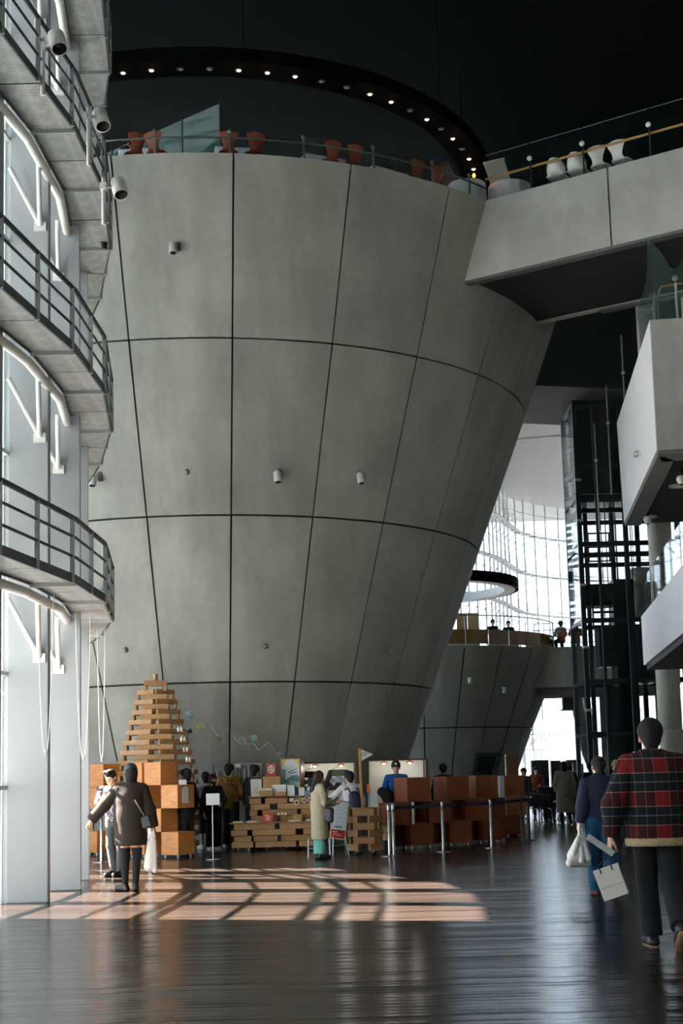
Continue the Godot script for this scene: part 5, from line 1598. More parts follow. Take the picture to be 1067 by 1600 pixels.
func printed(called: String, label: String, cat: String, at: Vector3, turn: float, w: float, h: float, back: Material, front: Material, tilt := 0.0) -> Node3D:
	var t := thing(called, label, cat, at, turn)
	var b := Transform3D(Basis(Vector3.RIGHT, tilt), Vector3.ZERO)
	obj("backing", box_mesh(Vector3(w, h, 0.02), 0.003), back, t, b * Transform3D(Basis.IDENTITY, Vector3(0, h * 0.5, 0)))
	obj("print", card_mesh(w * 0.97, h * 0.97, 0.0125), front, t, b * Transform3D(Basis.IDENTITY, Vector3(0, h * 0.015, 0)))
	return t

func build_kiosk_middle() -> void:
	var ok := oak()
	# two-tier plank table
	var t := thing("plank_table", "two-tiered display table built of stacked oak planks on casters", "display table", P(-1.45, 0, 29.25))
	var rows := [[[-0.90, -0.46], [-0.42, 0.40], [0.46, 0.9]], [[-0.84, -0.50], [-0.46, 0.03], [0.10, 0.82]], [[-0.91, -0.58], [-0.48, 0.40], [0.55, 0.95]], [[-0.84, -0.02], [0.07, 0.92]]]
	for r in 4:
		for q in rows[r]:
			obj("plank", box_mesh(Vector3(q[1] - q[0], 0.115, 0.09), 0.004), ok[(r + int(q[0] * 10 + 20)) % 3], t, Transform3D(Basis.IDENTITY, Vector3((q[0] + q[1]) * 0.5, 0.13 + 0.119 * r, (0.40 if r % 2 == 0 else 0.36))))
		for x in [-0.86, -0.3, 0.28, 0.86]:
			obj("plank", box_mesh(Vector3(0.09, 0.115, 0.82), 0.004), ok[r % 3], t, Transform3D(Basis.IDENTITY, Vector3(x + 0.04 * (r % 2), 0.13 + 0.119 * r, -0.08)))
	obj("lower_top", box_mesh(Vector3(1.92, 0.022, 0.95), 0.005), ok[0], t, Transform3D(Basis.IDENTITY, Vector3(0.01, 0.56, 0.0)))
	var up := [[[-0.48, 0.0], [0.10, 0.72]], [[-0.56, -0.4], [-0.30, 0.42], [0.5, 0.72]], [[-0.46, -0.14], [0.02, 0.72]], [[-0.56, -0.32], [-0.24, 0.22], [0.32, 0.72]]]
	for r in 4:
		for q in up[r]:
			obj("plank", box_mesh(Vector3(q[1] - q[0], 0.115, 0.09), 0.004), ok[(r + int(q[0] * 10 + 21)) % 3], t, Transform3D(Basis.IDENTITY, Vector3((q[0] + q[1]) * 0.5, 0.633 + 0.119 * r, (-0.06 if r % 2 == 0 else -0.09))))
		for x in [-0.5, 0.1, 0.66]:
			obj("plank", box_mesh(Vector3(0.09, 0.115, 0.4), 0.004), ok[(r + 1) % 3], t, Transform3D(Basis.IDENTITY, Vector3(x + 0.03 * (r % 2), 0.633 + 0.119 * r, -0.32)))
	obj("upper_top", box_mesh(Vector3(1.34, 0.022, 0.6), 0.005), ok[1], t, Transform3D(Basis.IDENTITY, Vector3(0.08, 1.075, -0.3)))
	for x in [-0.78, -0.55, -0.2, 0.2, 0.6, 0.85]:
		caster(t, Vector3(x, 0, 0.36 if x > -0.7 else 0.2), x < -0.5)
	# goods on the table
	var tan := wood("kraft", rgb8(190, 158, 112), 0.8)
	var y1 := 1.087
	var zz := -29.45
	var white := mat("goods white", rgb8(216, 216, 212), 0.6)
	printed("picture_card", "white card with a grey drawing standing at the upper table's left end", "picture", Vector3(-1.87, y1, zz), 0.2, 0.23, 0.36, white, print_tex("sketch", 48, 72, func(im: Image) -> void:
		im.fill(Color(0.86, 0.86, 0.84))
		for i in 40:
			im.set_pixel(12 + i / 2, 46 - absi(i - 18), Color(0.35, 0.38, 0.36))
			im.set_pixel(10 + i / 2, 50 - i / 3, Color(0.5, 0.52, 0.5))
		im.fill_rect(Rect2i(20, 52, 12, 8), Color(0.85, 0.75, 0.45))), -0.12)
	var bx := thing("kraft_box", "large plain kraft board box at the back of the upper table", "box", Vector3(-1.56, y1, zz - 0.12))
	obj("body", box_mesh(Vector3(0.36, 0.39, 0.1), 0.004), tan, bx, Transform3D(Basis.IDENTITY, Vector3(0, 0.195, 0)))
	obj("lid", box_mesh(Vector3(0.37, 0.05, 0.11), 0.004), tan, bx, Transform3D(Basis.IDENTITY, Vector3(0, 0.375, 0)))
	printed("art_panel", "small red art panel with a white round shape, standing on the kraft box", "picture", Vector3(-1.56, y1 + 0.405, zz - 0.12), 0.05, 0.2, 0.27, mat("red edge", rgb8(190, 70, 74), 0.6), print_tex("red art", 40, 54, func(im: Image) -> void:
		im.fill(Color(0.74, 0.24, 0.27))
		for y in 54:
			for x in 40:
				if pow((x - 19) / 15.0, 2) + pow((y - 25) / 19.0, 2) < 1.0:
					im.set_pixel(x, y, Color(0.80, 0.80, 0.72))
		im.fill_rect(Rect2i(11, 18, 6, 5), Color(0.45, 0.4, 0.38))
		im.fill_rect(Rect2i(23, 16, 6, 5), Color(0.45, 0.4, 0.38))
		im.fill_rect(Rect2i(10, 32, 14, 2), Color(0.74, 0.24, 0.27))))
	printed("pocket_card", "white wall pocket with a scalloped line, middle of the upper table", "card", Vector3(-1.40, y1, zz + 0.05), 0.0, 0.29, 0.23, white, print_tex("pocket", 60, 46, func(im: Image) -> void:
		im.fill(Color(0.86, 0.87, 0.86))
		for x in 60:
			im.set_pixel(x, 14 + int(8 * sin(x / 60.0 * PI)), Color(0.45, 0.47, 0.47))), -0.15)
	for q in [[-1.66, 0.27, 0.12, "kraft tray of cards on the upper table, left one"], [-1.36, 0.22, 0.09, "kraft tray of cards on the upper table, right one"]]:
		var k := thing("card_tray", q[3], "tray", Vector3(q[0], y1, zz + 0.2), 0, "kraft trays on the upper table")
		obj("tray", box_mesh(Vector3(q[1], q[2], 0.16), 0.004), tan, k, Transform3D(Basis.IDENTITY, Vector3(0, q[2] * 0.5, 0)))
		obj("cards", box_mesh(Vector3(q[1] - 0.04, 0.05, 0.12), 0.004), white, k, Transform3D(Basis.IDENTITY, Vector3(0, q[2] + 0.02, 0)))
	for q in [[-1.15, 0.15, 0.21, "plain white card standing right of the scalloped pocket"], [-0.93, 0.12, 0.16, "small white card box at the right of the upper table"]]:
		var k := thing("white_card", q[3], "card", Vector3(q[0], y1, zz + 0.15), -0.1)
		obj("sheet", box_mesh(Vector3(q[1], q[2], 0.02), 0.003), white, k, Transform3D(Basis(Vector3.RIGHT, -0.1), Vector3(0, q[2] * 0.5, 0)))
		obj("foot", box_mesh(Vector3(q[1], 0.012, 0.06), 0.002), white, k, Transform3D(Basis.IDENTITY, Vector3(0, 0.006, 0)))
	var tb := thing("tissue_box", "blue and white tissue box at the right end of the upper table", "box", Vector3(-0.78, y1, zz + 0.15), -0.1)
	obj("body", box_mesh(Vector3(0.16, 0.1, 0.1), 0.005), mat("box blue", rgb8(96, 140, 164), 0.6), tb, Transform3D(Basis.IDENTITY, Vector3(0, 0.05, 0)))
	obj("tissue", lathe_mesh([Vector2(0.03, 0), Vector2(0.045, 0.03), Vector2(0.02, 0.07), Vector2(0, 0.09)], 6), white, tb, Transform3D(Basis.IDENTITY, Vector3(0, 0.1, 0)))
	# small ornaments hung on the upper planks' front
	for q in [[-1.14, 1.0, 0.06, 0], [-1.03, 0.945, 0.055, 1], [-0.88, 0.985, 0.05, 1], [-0.76, 0.99, 0.05, 1]]:
		var o := thing("hanging_ornament", ["small white card hung on the upper planks", "white wreath ornament hung lowest on the upper planks", "white wreath ornament hung between two others on the upper planks", "white wreath ornament hung rightmost on the upper planks"][[-1.14, -1.03, -0.88, -0.76].find(q[0])], "ornament", Vector3(q[0], q[1], -29.25), 0, "ornaments on the table's front")
		if q[3] == 1:
			var pts := []
			for i in 17:
				pts.append(Vector3(cos(TAU * i / 16.0) * q[2] * 0.8, sin(TAU * i / 16.0) * q[2] * 0.8, 0))
			obj("wreath", tube_mesh(pts, 0.013, 6), white, o)
			obj("heart", box_mesh(Vector3(0.03, 0.03, 0.012), 0.004), mat("red edge", rgb8(190, 70, 74)), o)
		else:
			obj("card", box_mesh(Vector3(0.09, 0.07, 0.008), 0.002), white, o)
		obj("thread", tube_mesh([Vector3(0, q[2] * 0.7, 0), Vector3(0, 1.07 - q[1], -0.02)], 0.003, 4), mat("string", rgb8(150, 155, 150)), o)
	# lower tier goods
	var y0 := 0.573
	printed("red_packet", "red printed packet standing on the lower tier", "packet", Vector3(-1.62, y0, -28.98), 0.1, 0.2, 0.18, mat("red edge", rgb8(190, 70, 74)), print_tex("red packet", 40, 36, func(im: Image) -> void:
		im.fill(Color(0.78, 0.30, 0.26))
		for k in 5:
			im.fill_rect(Rect2i(6 + (k * 5) % 12, 7 + k * 5, 16, 3), Color(0.86, 0.80, 0.76))), -0.15)
	var rs := thing("ornament_stand", "small dark red stand holding three white cubes on the lower tier", "stand", Vector3(-1.33, y0, -28.98))
	for q in [[-0.1, 0.06, 0.012, 0.12], [0.1, 0.06, 0.012, 0.12], [0, 0.125, 0.22, 0.012]]:
		obj("frame", box_mesh(Vector3(q[2], q[3], 0.07), 0.002), mat("dark red", rgb8(130, 40, 44), 0.5), rs, Transform3D(Basis.IDENTITY, Vector3(q[0], q[1], 0)))
	for k in 3:
		var cb := thing("ornament_cube", ["white cube on the red stand, left of three", "white cube on the red stand, middle of three", "white cube on the red stand, right of three"][k], "cube ornament", Vector3(-1.40 + 0.07 * k, y0 + 0.131, -28.98), 0.1, "white cubes on the red stand")
		obj("cube", box_mesh(Vector3(0.045, 0.05, 0.045), 0.005), white, cb, Transform3D(Basis.IDENTITY, Vector3(0, 0.025, 0)))
	for k in 4:
		var bk := thing("booklet", ["pale booklet lying at the lower tier's left end", "pale booklet on the lower tier beside the red packet", "pale booklet pile lying right of the red stand", "pale booklet pile at the lower tier's right"][k], "booklet", Vector3([-2.22, -1.95, -1.08, -0.72][k], y0, -28.9), 0.2 * k, "booklets on the lower tier")
		obj("cover", box_mesh(Vector3(0.2, 0.03, 0.16), 0.004), white, bk, Transform3D(Basis.IDENTITY, Vector3(0, 0.015, 0)))
		obj("band", box_mesh(Vector3(0.05, 0.012, 0.162), 0.002), mat(["red edge", "string", "tan", "string"][k], rgb8(190, 70, 74)), bk, Transform3D(Basis.IDENTITY, Vector3(-0.04, 0.034, 0)))
	var kb := thing("kraft_box", "kraft box lying on the lower tier before the planks", "box", Vector3(-1.02, y0, -29.12))
	obj("body", box_mesh(Vector3(0.2, 0.13, 0.12), 0.004), tan, kb, Transform3D(Basis.IDENTITY, Vector3(0, 0.065, 0)))
	obj("lid", box_mesh(Vector3(0.205, 0.03, 0.125), 0.003), tan, kb, Transform3D(Basis.IDENTITY, Vector3(0, 0.12, 0)))
	# tall poster box
	var pb := thing("poster_stand", "tall wooden box with a teal landscape poster on its face", "poster stand", P(-1.16, 0, 30.2), -0.16)
	obj("cabinet", box_mesh(Vector3(0.44, 1.87, 0.42), 0.006), wood("box brown", rgb8(120, 78, 48), 0.5), pb, Transform3D(Basis.IDENTITY, Vector3(0, 0.935, -0.1)))
	obj("frame", box_mesh(Vector3(0.43, 0.84, 0.02), 0.004), wood("oak a", rgb8(176, 138, 92)), pb, Transform3D(Basis.IDENTITY, Vector3(0, 1.44, 0.12)))
	obj("poster", card_mesh(0.385, 0.80, 0.0), print_tex("landscape", 96, 192, func(im: Image) -> void:
		var nz := noise(77, 0.05, 3)
		for y in 192:
			for x in 96:
				var v := y / 192.0 + nz.get_noise_2d(x, y * 0.4) * 0.06
				var c := Color(0.84, 0.86, 0.86)
				if v < 0.16 and absf(x - 48.0) > 20.0 + v * 160.0:
					c = Color(0.82, 0.78, 0.36)
				if v > 0.46 + 0.05 * sin(x * 0.07):
					c = Color(0.36, 0.56, 0.56)
				if v > 0.60 + 0.03 * sin(x * 0.06 + 1.0):
					c = Color(0.66, 0.78, 0.70)
				if v > 0.72 + 0.04 * sin(x * 0.05 + 2.0):
					c = Color(0.25, 0.42, 0.50)
				if x < 22 and y > 50 and y < 110 and nz.get_noise_2d(x * 3, y * 3) > -0.15:
					c = Color(0.30, 0.46, 0.44)
				im.set_pixel(x, y, c)
		for i in 46:
			for w in 4:
				im.set_pixel(36 + i, 62 - int(i * 0.32) + w, Color(0.12, 0.26, 0.36))
				im.set_pixel(36 + i, 66 + w + int(3 * sin(i * 0.1)), Color(0.12, 0.26, 0.36))
		for k in 26:
			im.fill_rect(Rect2i(10 + (k * 29) % 70, 30 + (k * 17) % 54, 4, 3), Color(0.2, 0.36, 0.46))), pb, Transform3D(Basis.IDENTITY, Vector3(0, 1.04, 0.132)))
	# grey steel bookshelf
	var sh := thing("bookshelf", "grey steel bookshelf behind the shoppers, against the cone", "bookshelf", P(-2.36, 0, 30.75))
	var gs := mat("shelf grey", rgb8(150, 154, 154), 0.4, 0.4)
	for x in [-0.53, -0.02, 0.25, 0.53]:
		obj("upright", box_mesh(Vector3(0.035, 1.78, 0.26), 0.003), gs, sh, Transform3D(Basis.IDENTITY, Vector3(x, 0.89, 0)))
	for y in [0.1, 0.5, 0.95, 1.38, 1.77]:
		obj("shelf", box_mesh(Vector3(1.06, 0.025, 0.26), 0.003), gs, sh, Transform3D(Basis.IDENTITY, Vector3(0, y, 0)))
	obj("end_label", box_mesh(Vector3(0.12, 0.08, 0.01), 0.002), white, sh, Transform3D(Basis.IDENTITY, Vector3(0.02, 1.74, 0.14)))
	for r in 2:
		for k in 20:
			var x := -0.48 + k * 0.049
			if absf(x + 0.02) < 0.04 or absf(x - 0.25) < 0.04:
				continue
			var h := rng.randf_range(0.2, 0.29)
			var ci := rng.randi() % 6
			var b := thing("book", "%s book on the steel bookshelf's %s row, %s from the left" % [["slate grey", "pale grey", "dark grey", "taupe", "off white", "teal grey"][ci], ["lower", "upper"][r], ORD[k]], "book", P(-2.36 + x, [0.963, 1.393][r], 30.70), 0, "books on the %s shelf of the steel bookshelf" % ["second", "top"][r])
			var sc: Color = [rgb8(120, 128, 130), rgb8(170, 172, 168), rgb8(84, 92, 96), rgb8(140, 132, 120), rgb8(196, 196, 190), rgb8(70, 100, 110)][ci]
			obj("cover", box_mesh(Vector3(0.036, h, 0.18), 0.003), mat("book %s" % sc.to_html(), sc, 0.6), b, Transform3D(Basis.IDENTITY, Vector3(0, h * 0.5, 0)))
	# white display booths with jackets
	var bw := mat("booth white", rgb8(214, 214, 206), 0.7)
	for q in [[-0.39, 1.12, 1.74, "white display booth holding two jackets"], [1.10, 1.18, 1.76, "white display booth behind the clerk in blue"]]:
		var b := thing("display_booth", q[3], "display booth", P(q[0], 0, 30.75), 0, "white display booths")
		obj("back_panel", box_mesh(Vector3(q[1], q[2], 0.03), 0.004), bw, b, Transform3D(Basis.IDENTITY, Vector3(0, q[2] * 0.5, -0.30)))
		obj("inner_side", box_mesh(Vector3(0.03, q[2], 0.55), 0.004), bw, b, Transform3D(Basis.IDENTITY, Vector3(-q[1] * 0.5, q[2] * 0.5, 0)))
		obj("outer_side", box_mesh(Vector3(0.06, q[2] + 0.01, 0.55), 0.004), wood("booth brown", rgb8(96, 62, 40), 0.5), b, Transform3D(Basis.IDENTITY, Vector3(q[1] * 0.5 + 0.05, q[2] * 0.5, 0)))
		obj("top_edge", box_mesh(Vector3(q[1] + 0.1, 0.03, 0.55), 0.004), wood("booth brown", rgb8(96, 62, 40)), b, Transform3D(Basis.IDENTITY, Vector3(0.02, q[2] + 0.015, 0)))
		for x in [-0.28, 0.28]:
			obj("lamp_clip", tube_mesh([Vector3(x - 0.07, q[2] - 0.05, 0.1), Vector3(x, q[2] - 0.02, 0.14), Vector3(x + 0.07, q[2] - 0.05, 0.1)], 0.02, 6), mat("copper", rgb8(150, 84, 60), 0.4, 0.5), b)
			var bulb := mat("booth bulb glow", rgb8(255, 240, 220), 0.5)
			bulb.emission_enabled = true
			bulb.emission = Color(1.0, 0.92, 0.8)
			bulb.emission_energy_multiplier = 1.2
			obj("bulb", lathe_mesh([Vector2(0, -0.02), Vector2(0.018, -0.01), Vector2(0.018, 0.01), Vector2(0, 0.02)], 8), bulb, b, Transform3D(Basis.IDENTITY, Vector3(x, q[2] - 0.06, 0.15)))
			var li := OmniLight3D.new()
			li.name = "lamp"
			li.light_color = Color(1.0, 0.98, 0.93)
			li.light_energy = 0.05
			li.omni_range = 30.0
			li.omni_attenuation = 2.0
			li.light_size = 0.03
			li.shadow_enabled = true
			li.position = Vector3(x, q[2] - 0.10, 0.16)
			b.add_child(li)
		obj("base_board", box_mesh(Vector3(q[1], 0.5, 0.4), 0.01), mat("counter dark", rgb8(44, 40, 38)), b, Transform3D(Basis.IDENTITY, Vector3(0, 0.55, 0.05)))
	jacket(P(-0.76, 1.60, 30.55), [rgb8(38, 42, 62), rgb8(96, 130, 130), rgb8(60, 90, 96)], "navy jacket with pale green panels on a hanger, left of two")
	jacket(P(-0.17, 1.62, 30.45), [rgb8(92, 112, 70), rgb8(170, 176, 188), rgb8(60, 48, 60)], "green, white and dark banded jacket on a hanger, right of two")
	# menu easel
	var ea := thing("easel_sign", "leaning wooden easel sign with a red band at its foot", "easel sign", P(-0.14, 0, 26.35), 0.12)
	var em := wood("easel wood", rgb8(206, 186, 130), 0.6)
	var lean := Basis(Vector3.FORWARD, 0.14) * Basis(Vector3.RIGHT, -0.12)
	obj("board", box_mesh(Vector3(0.30, 0.72, 0.02), 0.003), em, ea, Transform3D(lean, Vector3(-0.01, 0.66, 0)))
	obj("sheet", card_mesh(0.26, 0.67, 0.0), print_tex("menu sheet", 64, 160, func(im: Image) -> void:
		im.fill(Color(0.80, 0.82, 0.86))
		for k in 5:
			im.fill_rect(Rect2i(10 + (k * 11) % 20, 22 + k * 16, 18, 2), Color(0.55, 0.58, 0.62))
		im.fill_rect(Rect2i(14, 106, 34, 10), Color(0.58, 0.52, 0.50))
		im.fill_rect(Rect2i(0, 124, 64, 36), Color(0.72, 0.10, 0.12))
		im.fill_rect(Rect2i(6, 132, 22, 4), Color(0.9, 0.82, 0.8))
		im.fill_rect(Rect2i(34, 131, 16, 6), Color(0.2, 0.1, 0.1))
		im.fill_rect(Rect2i(6, 140, 40, 2), Color(0.85, 0.6, 0.58))
		im.fill_rect(Rect2i(6, 146, 44, 3), Color(0.85, 0.6, 0.58))), ea, Transform3D(lean, Vector3(-0.01, 0.66, 0) + lean * Vector3(0, -0.335, 0.0115)))
	for sx in [-0.16, 0.14]:
		obj("leg", tube_mesh([Vector3(sx, 0, 0.12), Vector3(sx * 0.7 - 0.02, 0.36, 0.05)], 0.011, 6), mat("chrome soft", rgb8(190, 192, 190)), ea)
		obj("leg", tube_mesh([Vector3(sx, 0, -0.3), Vector3(sx * 0.6 - 0.05, 1.0, -0.05)], 0.011, 6), mat("chrome soft", rgb8(190, 192, 190)), ea)
	obj("crossbar", tube_mesh([Vector3(-0.14, 0.2, 0.09), Vector3(0.12, 0.2, 0.09)], 0.008, 5), mat("chrome soft", rgb8(190, 192, 190)), ea)
	# folding stool frame at the beige woman's feet
	var fs := thing("folding_stand", "chrome folding stand frame behind the beige coat", "stand", P(-0.53, 0, 26.1))
	for sx in [-0.2, 0.2]:
		obj("leg", tube_mesh([Vector3(sx, 0.0, 0.1), Vector3(sx * 0.95, 0.35, 0.0)], 0.012, 6), mat("chrome soft", rgb8(190, 192, 190)), fs)
		obj("foot_bar", tube_mesh([Vector3(sx, 0.014, -0.2), Vector3(sx, 0.014, 0.2)], 0.014, 6), mat("chrome soft", rgb8(190, 192, 190)), fs)
	obj("crossbar", tube_mesh([Vector3(-0.2, 0.17, 0.05), Vector3(0.2, 0.17, 0.05)], 0.01, 5), mat("chrome soft", rgb8(190, 192, 190)), fs)
	# plank column with flag pole
	var pc := thing("plank_column", "waist-high round column of stacked oak planks on casters", "plank stand", P(0.33, 0, 26.65), -0.12)
	var layers := []
	for i in 6:
		layers.append([0.145 + 0.128 * i, 0.285 if i % 2 == 0 else 0.27, 0.30 if i % 2 == 0 else 0.40, i % 2 == 0])
	plank_layers(pc, layers, ok, 0.128)
	obj("top_board", lathe_mesh([Vector2(0, 0), Vector2(0.27, 0), Vector2(0.27, 0.02), Vector2(0, 0.02)], 8, false), ok[1], pc, Transform3D(Basis(Vector3.UP, PI / 8), Vector3(0, 0.85, 0)))
	for q in [[-0.15, 0.2], [0.15, 0.2], [0.15, -0.2], [-0.15, -0.2]]:
		caster(pc, Vector3(q[0], 0.0, q[1]), false)
	var fp := thing("flag_pole", "wooden pole with a small white pennant on the plank column", "flag pole", P(0.285, 0.87, 26.5))
	obj("pole", box_mesh(Vector3(0.045, 1.10, 0.045), 0.006), wood("pole wood", rgb8(186, 140, 80), 0.5), fp, Transform3D(Basis(Vector3.BACK, 0.025), Vector3(-0.013, 0.55, 0)))
	var s := st_new()
	prism(s, [Vector2(0, -0.11), Vector2(0.23, 0.0), Vector2(0, 0.11)], -0.004, 0.004)
	obj("pennant", done(s), mat("pennant", rgb8(206, 208, 200), 0.8), fp, Transform3D(Basis(Vector3.BACK, 0.03), Vector3(0.0, 0.975, 0)))
	var tm := TextMesh.new()
	tm.text = "OPT"
	var fo := SystemFont.new()
	fo.font_names = PackedStringArray(["Droid Sans"])
	tm.font = fo
	tm.font_size = 20
	tm.pixel_size = 0.0042
	tm.depth = 0.002
	obj("lettering", tm, mat("ink", rgb8(60, 62, 62), 0.7), fp, Transform3D(Basis(Vector3.BACK, 0.1), Vector3(0.082, 0.99, 0.006)))
	var pl := thing("price_plate", "white leaning notice sheet behind the flag pole", "notice", P(0.53, 0.87, 26.6), -0.1)
	obj("sheet", box_mesh(Vector3(0.13, 0.26, 0.01), 0.002), mat("paper", rgb8(196, 200, 200)), pl, Transform3D(Basis(Vector3.BACK, 0.15) * Basis(Vector3.RIGHT, -0.2), Vector3(-0.02, 0.13, 0)))
	obj("foot", box_mesh(Vector3(0.12, 0.01, 0.08), 0.002), mat("paper", rgb8(196, 200, 200)), pl, Transform3D(Basis.IDENTITY, Vector3(0, 0.005, 0)))
	var ot := thing("orange_tag", "small orange tag standing behind the flag pole", "tag", P(0.41, 0.87, 26.62))
	obj("tag", box_mesh(Vector3(0.06, 0.16, 0.01), 0.002), mat("orange tag", rgb8(214, 110, 60), 0.6), ot, Transform3D(Basis.IDENTITY, Vector3(0, 0.36, 0)))
	obj("stick", tube_mesh([Vector3(0, 0, 0), Vector3(0, 0.3, 0)], 0.006, 5), white, ot)
	# floor sign on a thin stand
	var ss := thing("sign_stand", "white notice board on a thin steel stand before the shoppers", "sign stand", P(-2.49, 0, 26.3))
	obj("base", lathe_mesh([Vector2(0, 0), Vector2(0.14, 0), Vector2(0.14, 0.008), Vector2(0.02, 0.016), Vector2(0, 0.016)], 20), mat("chrome soft", rgb8(190, 192, 190)), ss)
	obj("pole", tube_mesh([Vector3(0, 0.01, 0), Vector3(0, 0.5, 0)], 0.012, 8), mat("chrome soft", rgb8(190, 192, 190)), ss)
	obj("pole", tube_mesh([Vector3(0, 0.5, 0), Vector3(0, 1.0, 0)], 0.009, 8), mat("chrome soft", rgb8(190, 192, 190)), ss)
	obj("board", box_mesh(Vector3(0.25, 0.21, 0.012), 0.002), mat("paper", rgb8(196, 200, 200)), ss, Transform3D(Basis(Vector3.UP, 0.1) * Basis(Vector3.RIGHT, -0.1), Vector3(0.01, 1.1, 0.01)))
	obj("print", card_mesh(0.24, 0.2, 0.0), print_tex("notice print", 48, 40, func(im: Image) -> void:
		im.fill(Color(0.74, 0.75, 0.74))
		im.fill_rect(Rect2i(20, 18, 4, 7), Color(0.15, 0.15, 0.15))
		im.fill_rect(Rect2i(24, 20, 4, 4), Color(0.15, 0.15, 0.15))
		im.fill_rect(Rect2i(14, 9, 20, 1), Color(0.5, 0.5, 0.5))), ss, Transform3D(Basis(Vector3.UP, 0.1) * Basis(Vector3.RIGHT, -0.1), Vector3(0.01, 1.1, 0.01) + Vector3(0, -0.1, 0.008)))

func jacket(at: Vector3, c: Array, label: String) -> void:
	var t := thing("jacket", label, "jacket", at, 0, "jackets in the booth")
	obj("hanger", tube_mesh([Vector3(-0.16, -0.03, 0), Vector3(-0.05, 0.03, 0), Vector3(0, 0.05, 0), Vector3(0.0, 0.09, 0), Vector3(0.02, 0.11, 0)], 0.008, 5), mat("chrome soft", rgb8(190, 192, 190)), t)
	var bands := [[-0.02, -0.16], [-0.16, -0.30], [-0.30, -0.46]]
	for i in 3:
		var top: float = bands[i][0]
		var low: float = bands[i][1]
		var w0 := 0.10 if i == 0 else 0.19
		obj("panel", skin_mesh([[Vector3(-w0, top - 0.06, 0), Vector3(-0.15, low, 0), 0.07, 0.09, 0.6], [Vector3(w0, top - 0.06, 0), Vector3(0.15, low, 0), 0.07, 0.09, 0.6], [Vector3(0, top - 0.07, 0), Vector3(0, low, 0), 0.09, 0.11, 0.6]], 0.018, 0.04, [[Vector3.UP, top], [Vector3.DOWN, -low]]), mat("jacket %s" % (c[i] as Color).to_html(), c[i], 0.9), t)
	for sx in [-1, 1]:
		obj("sleeve", skin_mesh([[Vector3(0.17 * sx, -0.08, 0), Vector3(0.25 * sx, -0.3, 0.02), 0.06, 0.055], [Vector3(0.25 * sx, -0.3, 0.02), Vector3(0.26 * sx, -0.48, 0.04), 0.055, 0.04]], 0.018, 0.02), mat("jacket %s" % (c[2] as Color).to_html(), c[2], 0.9), t)

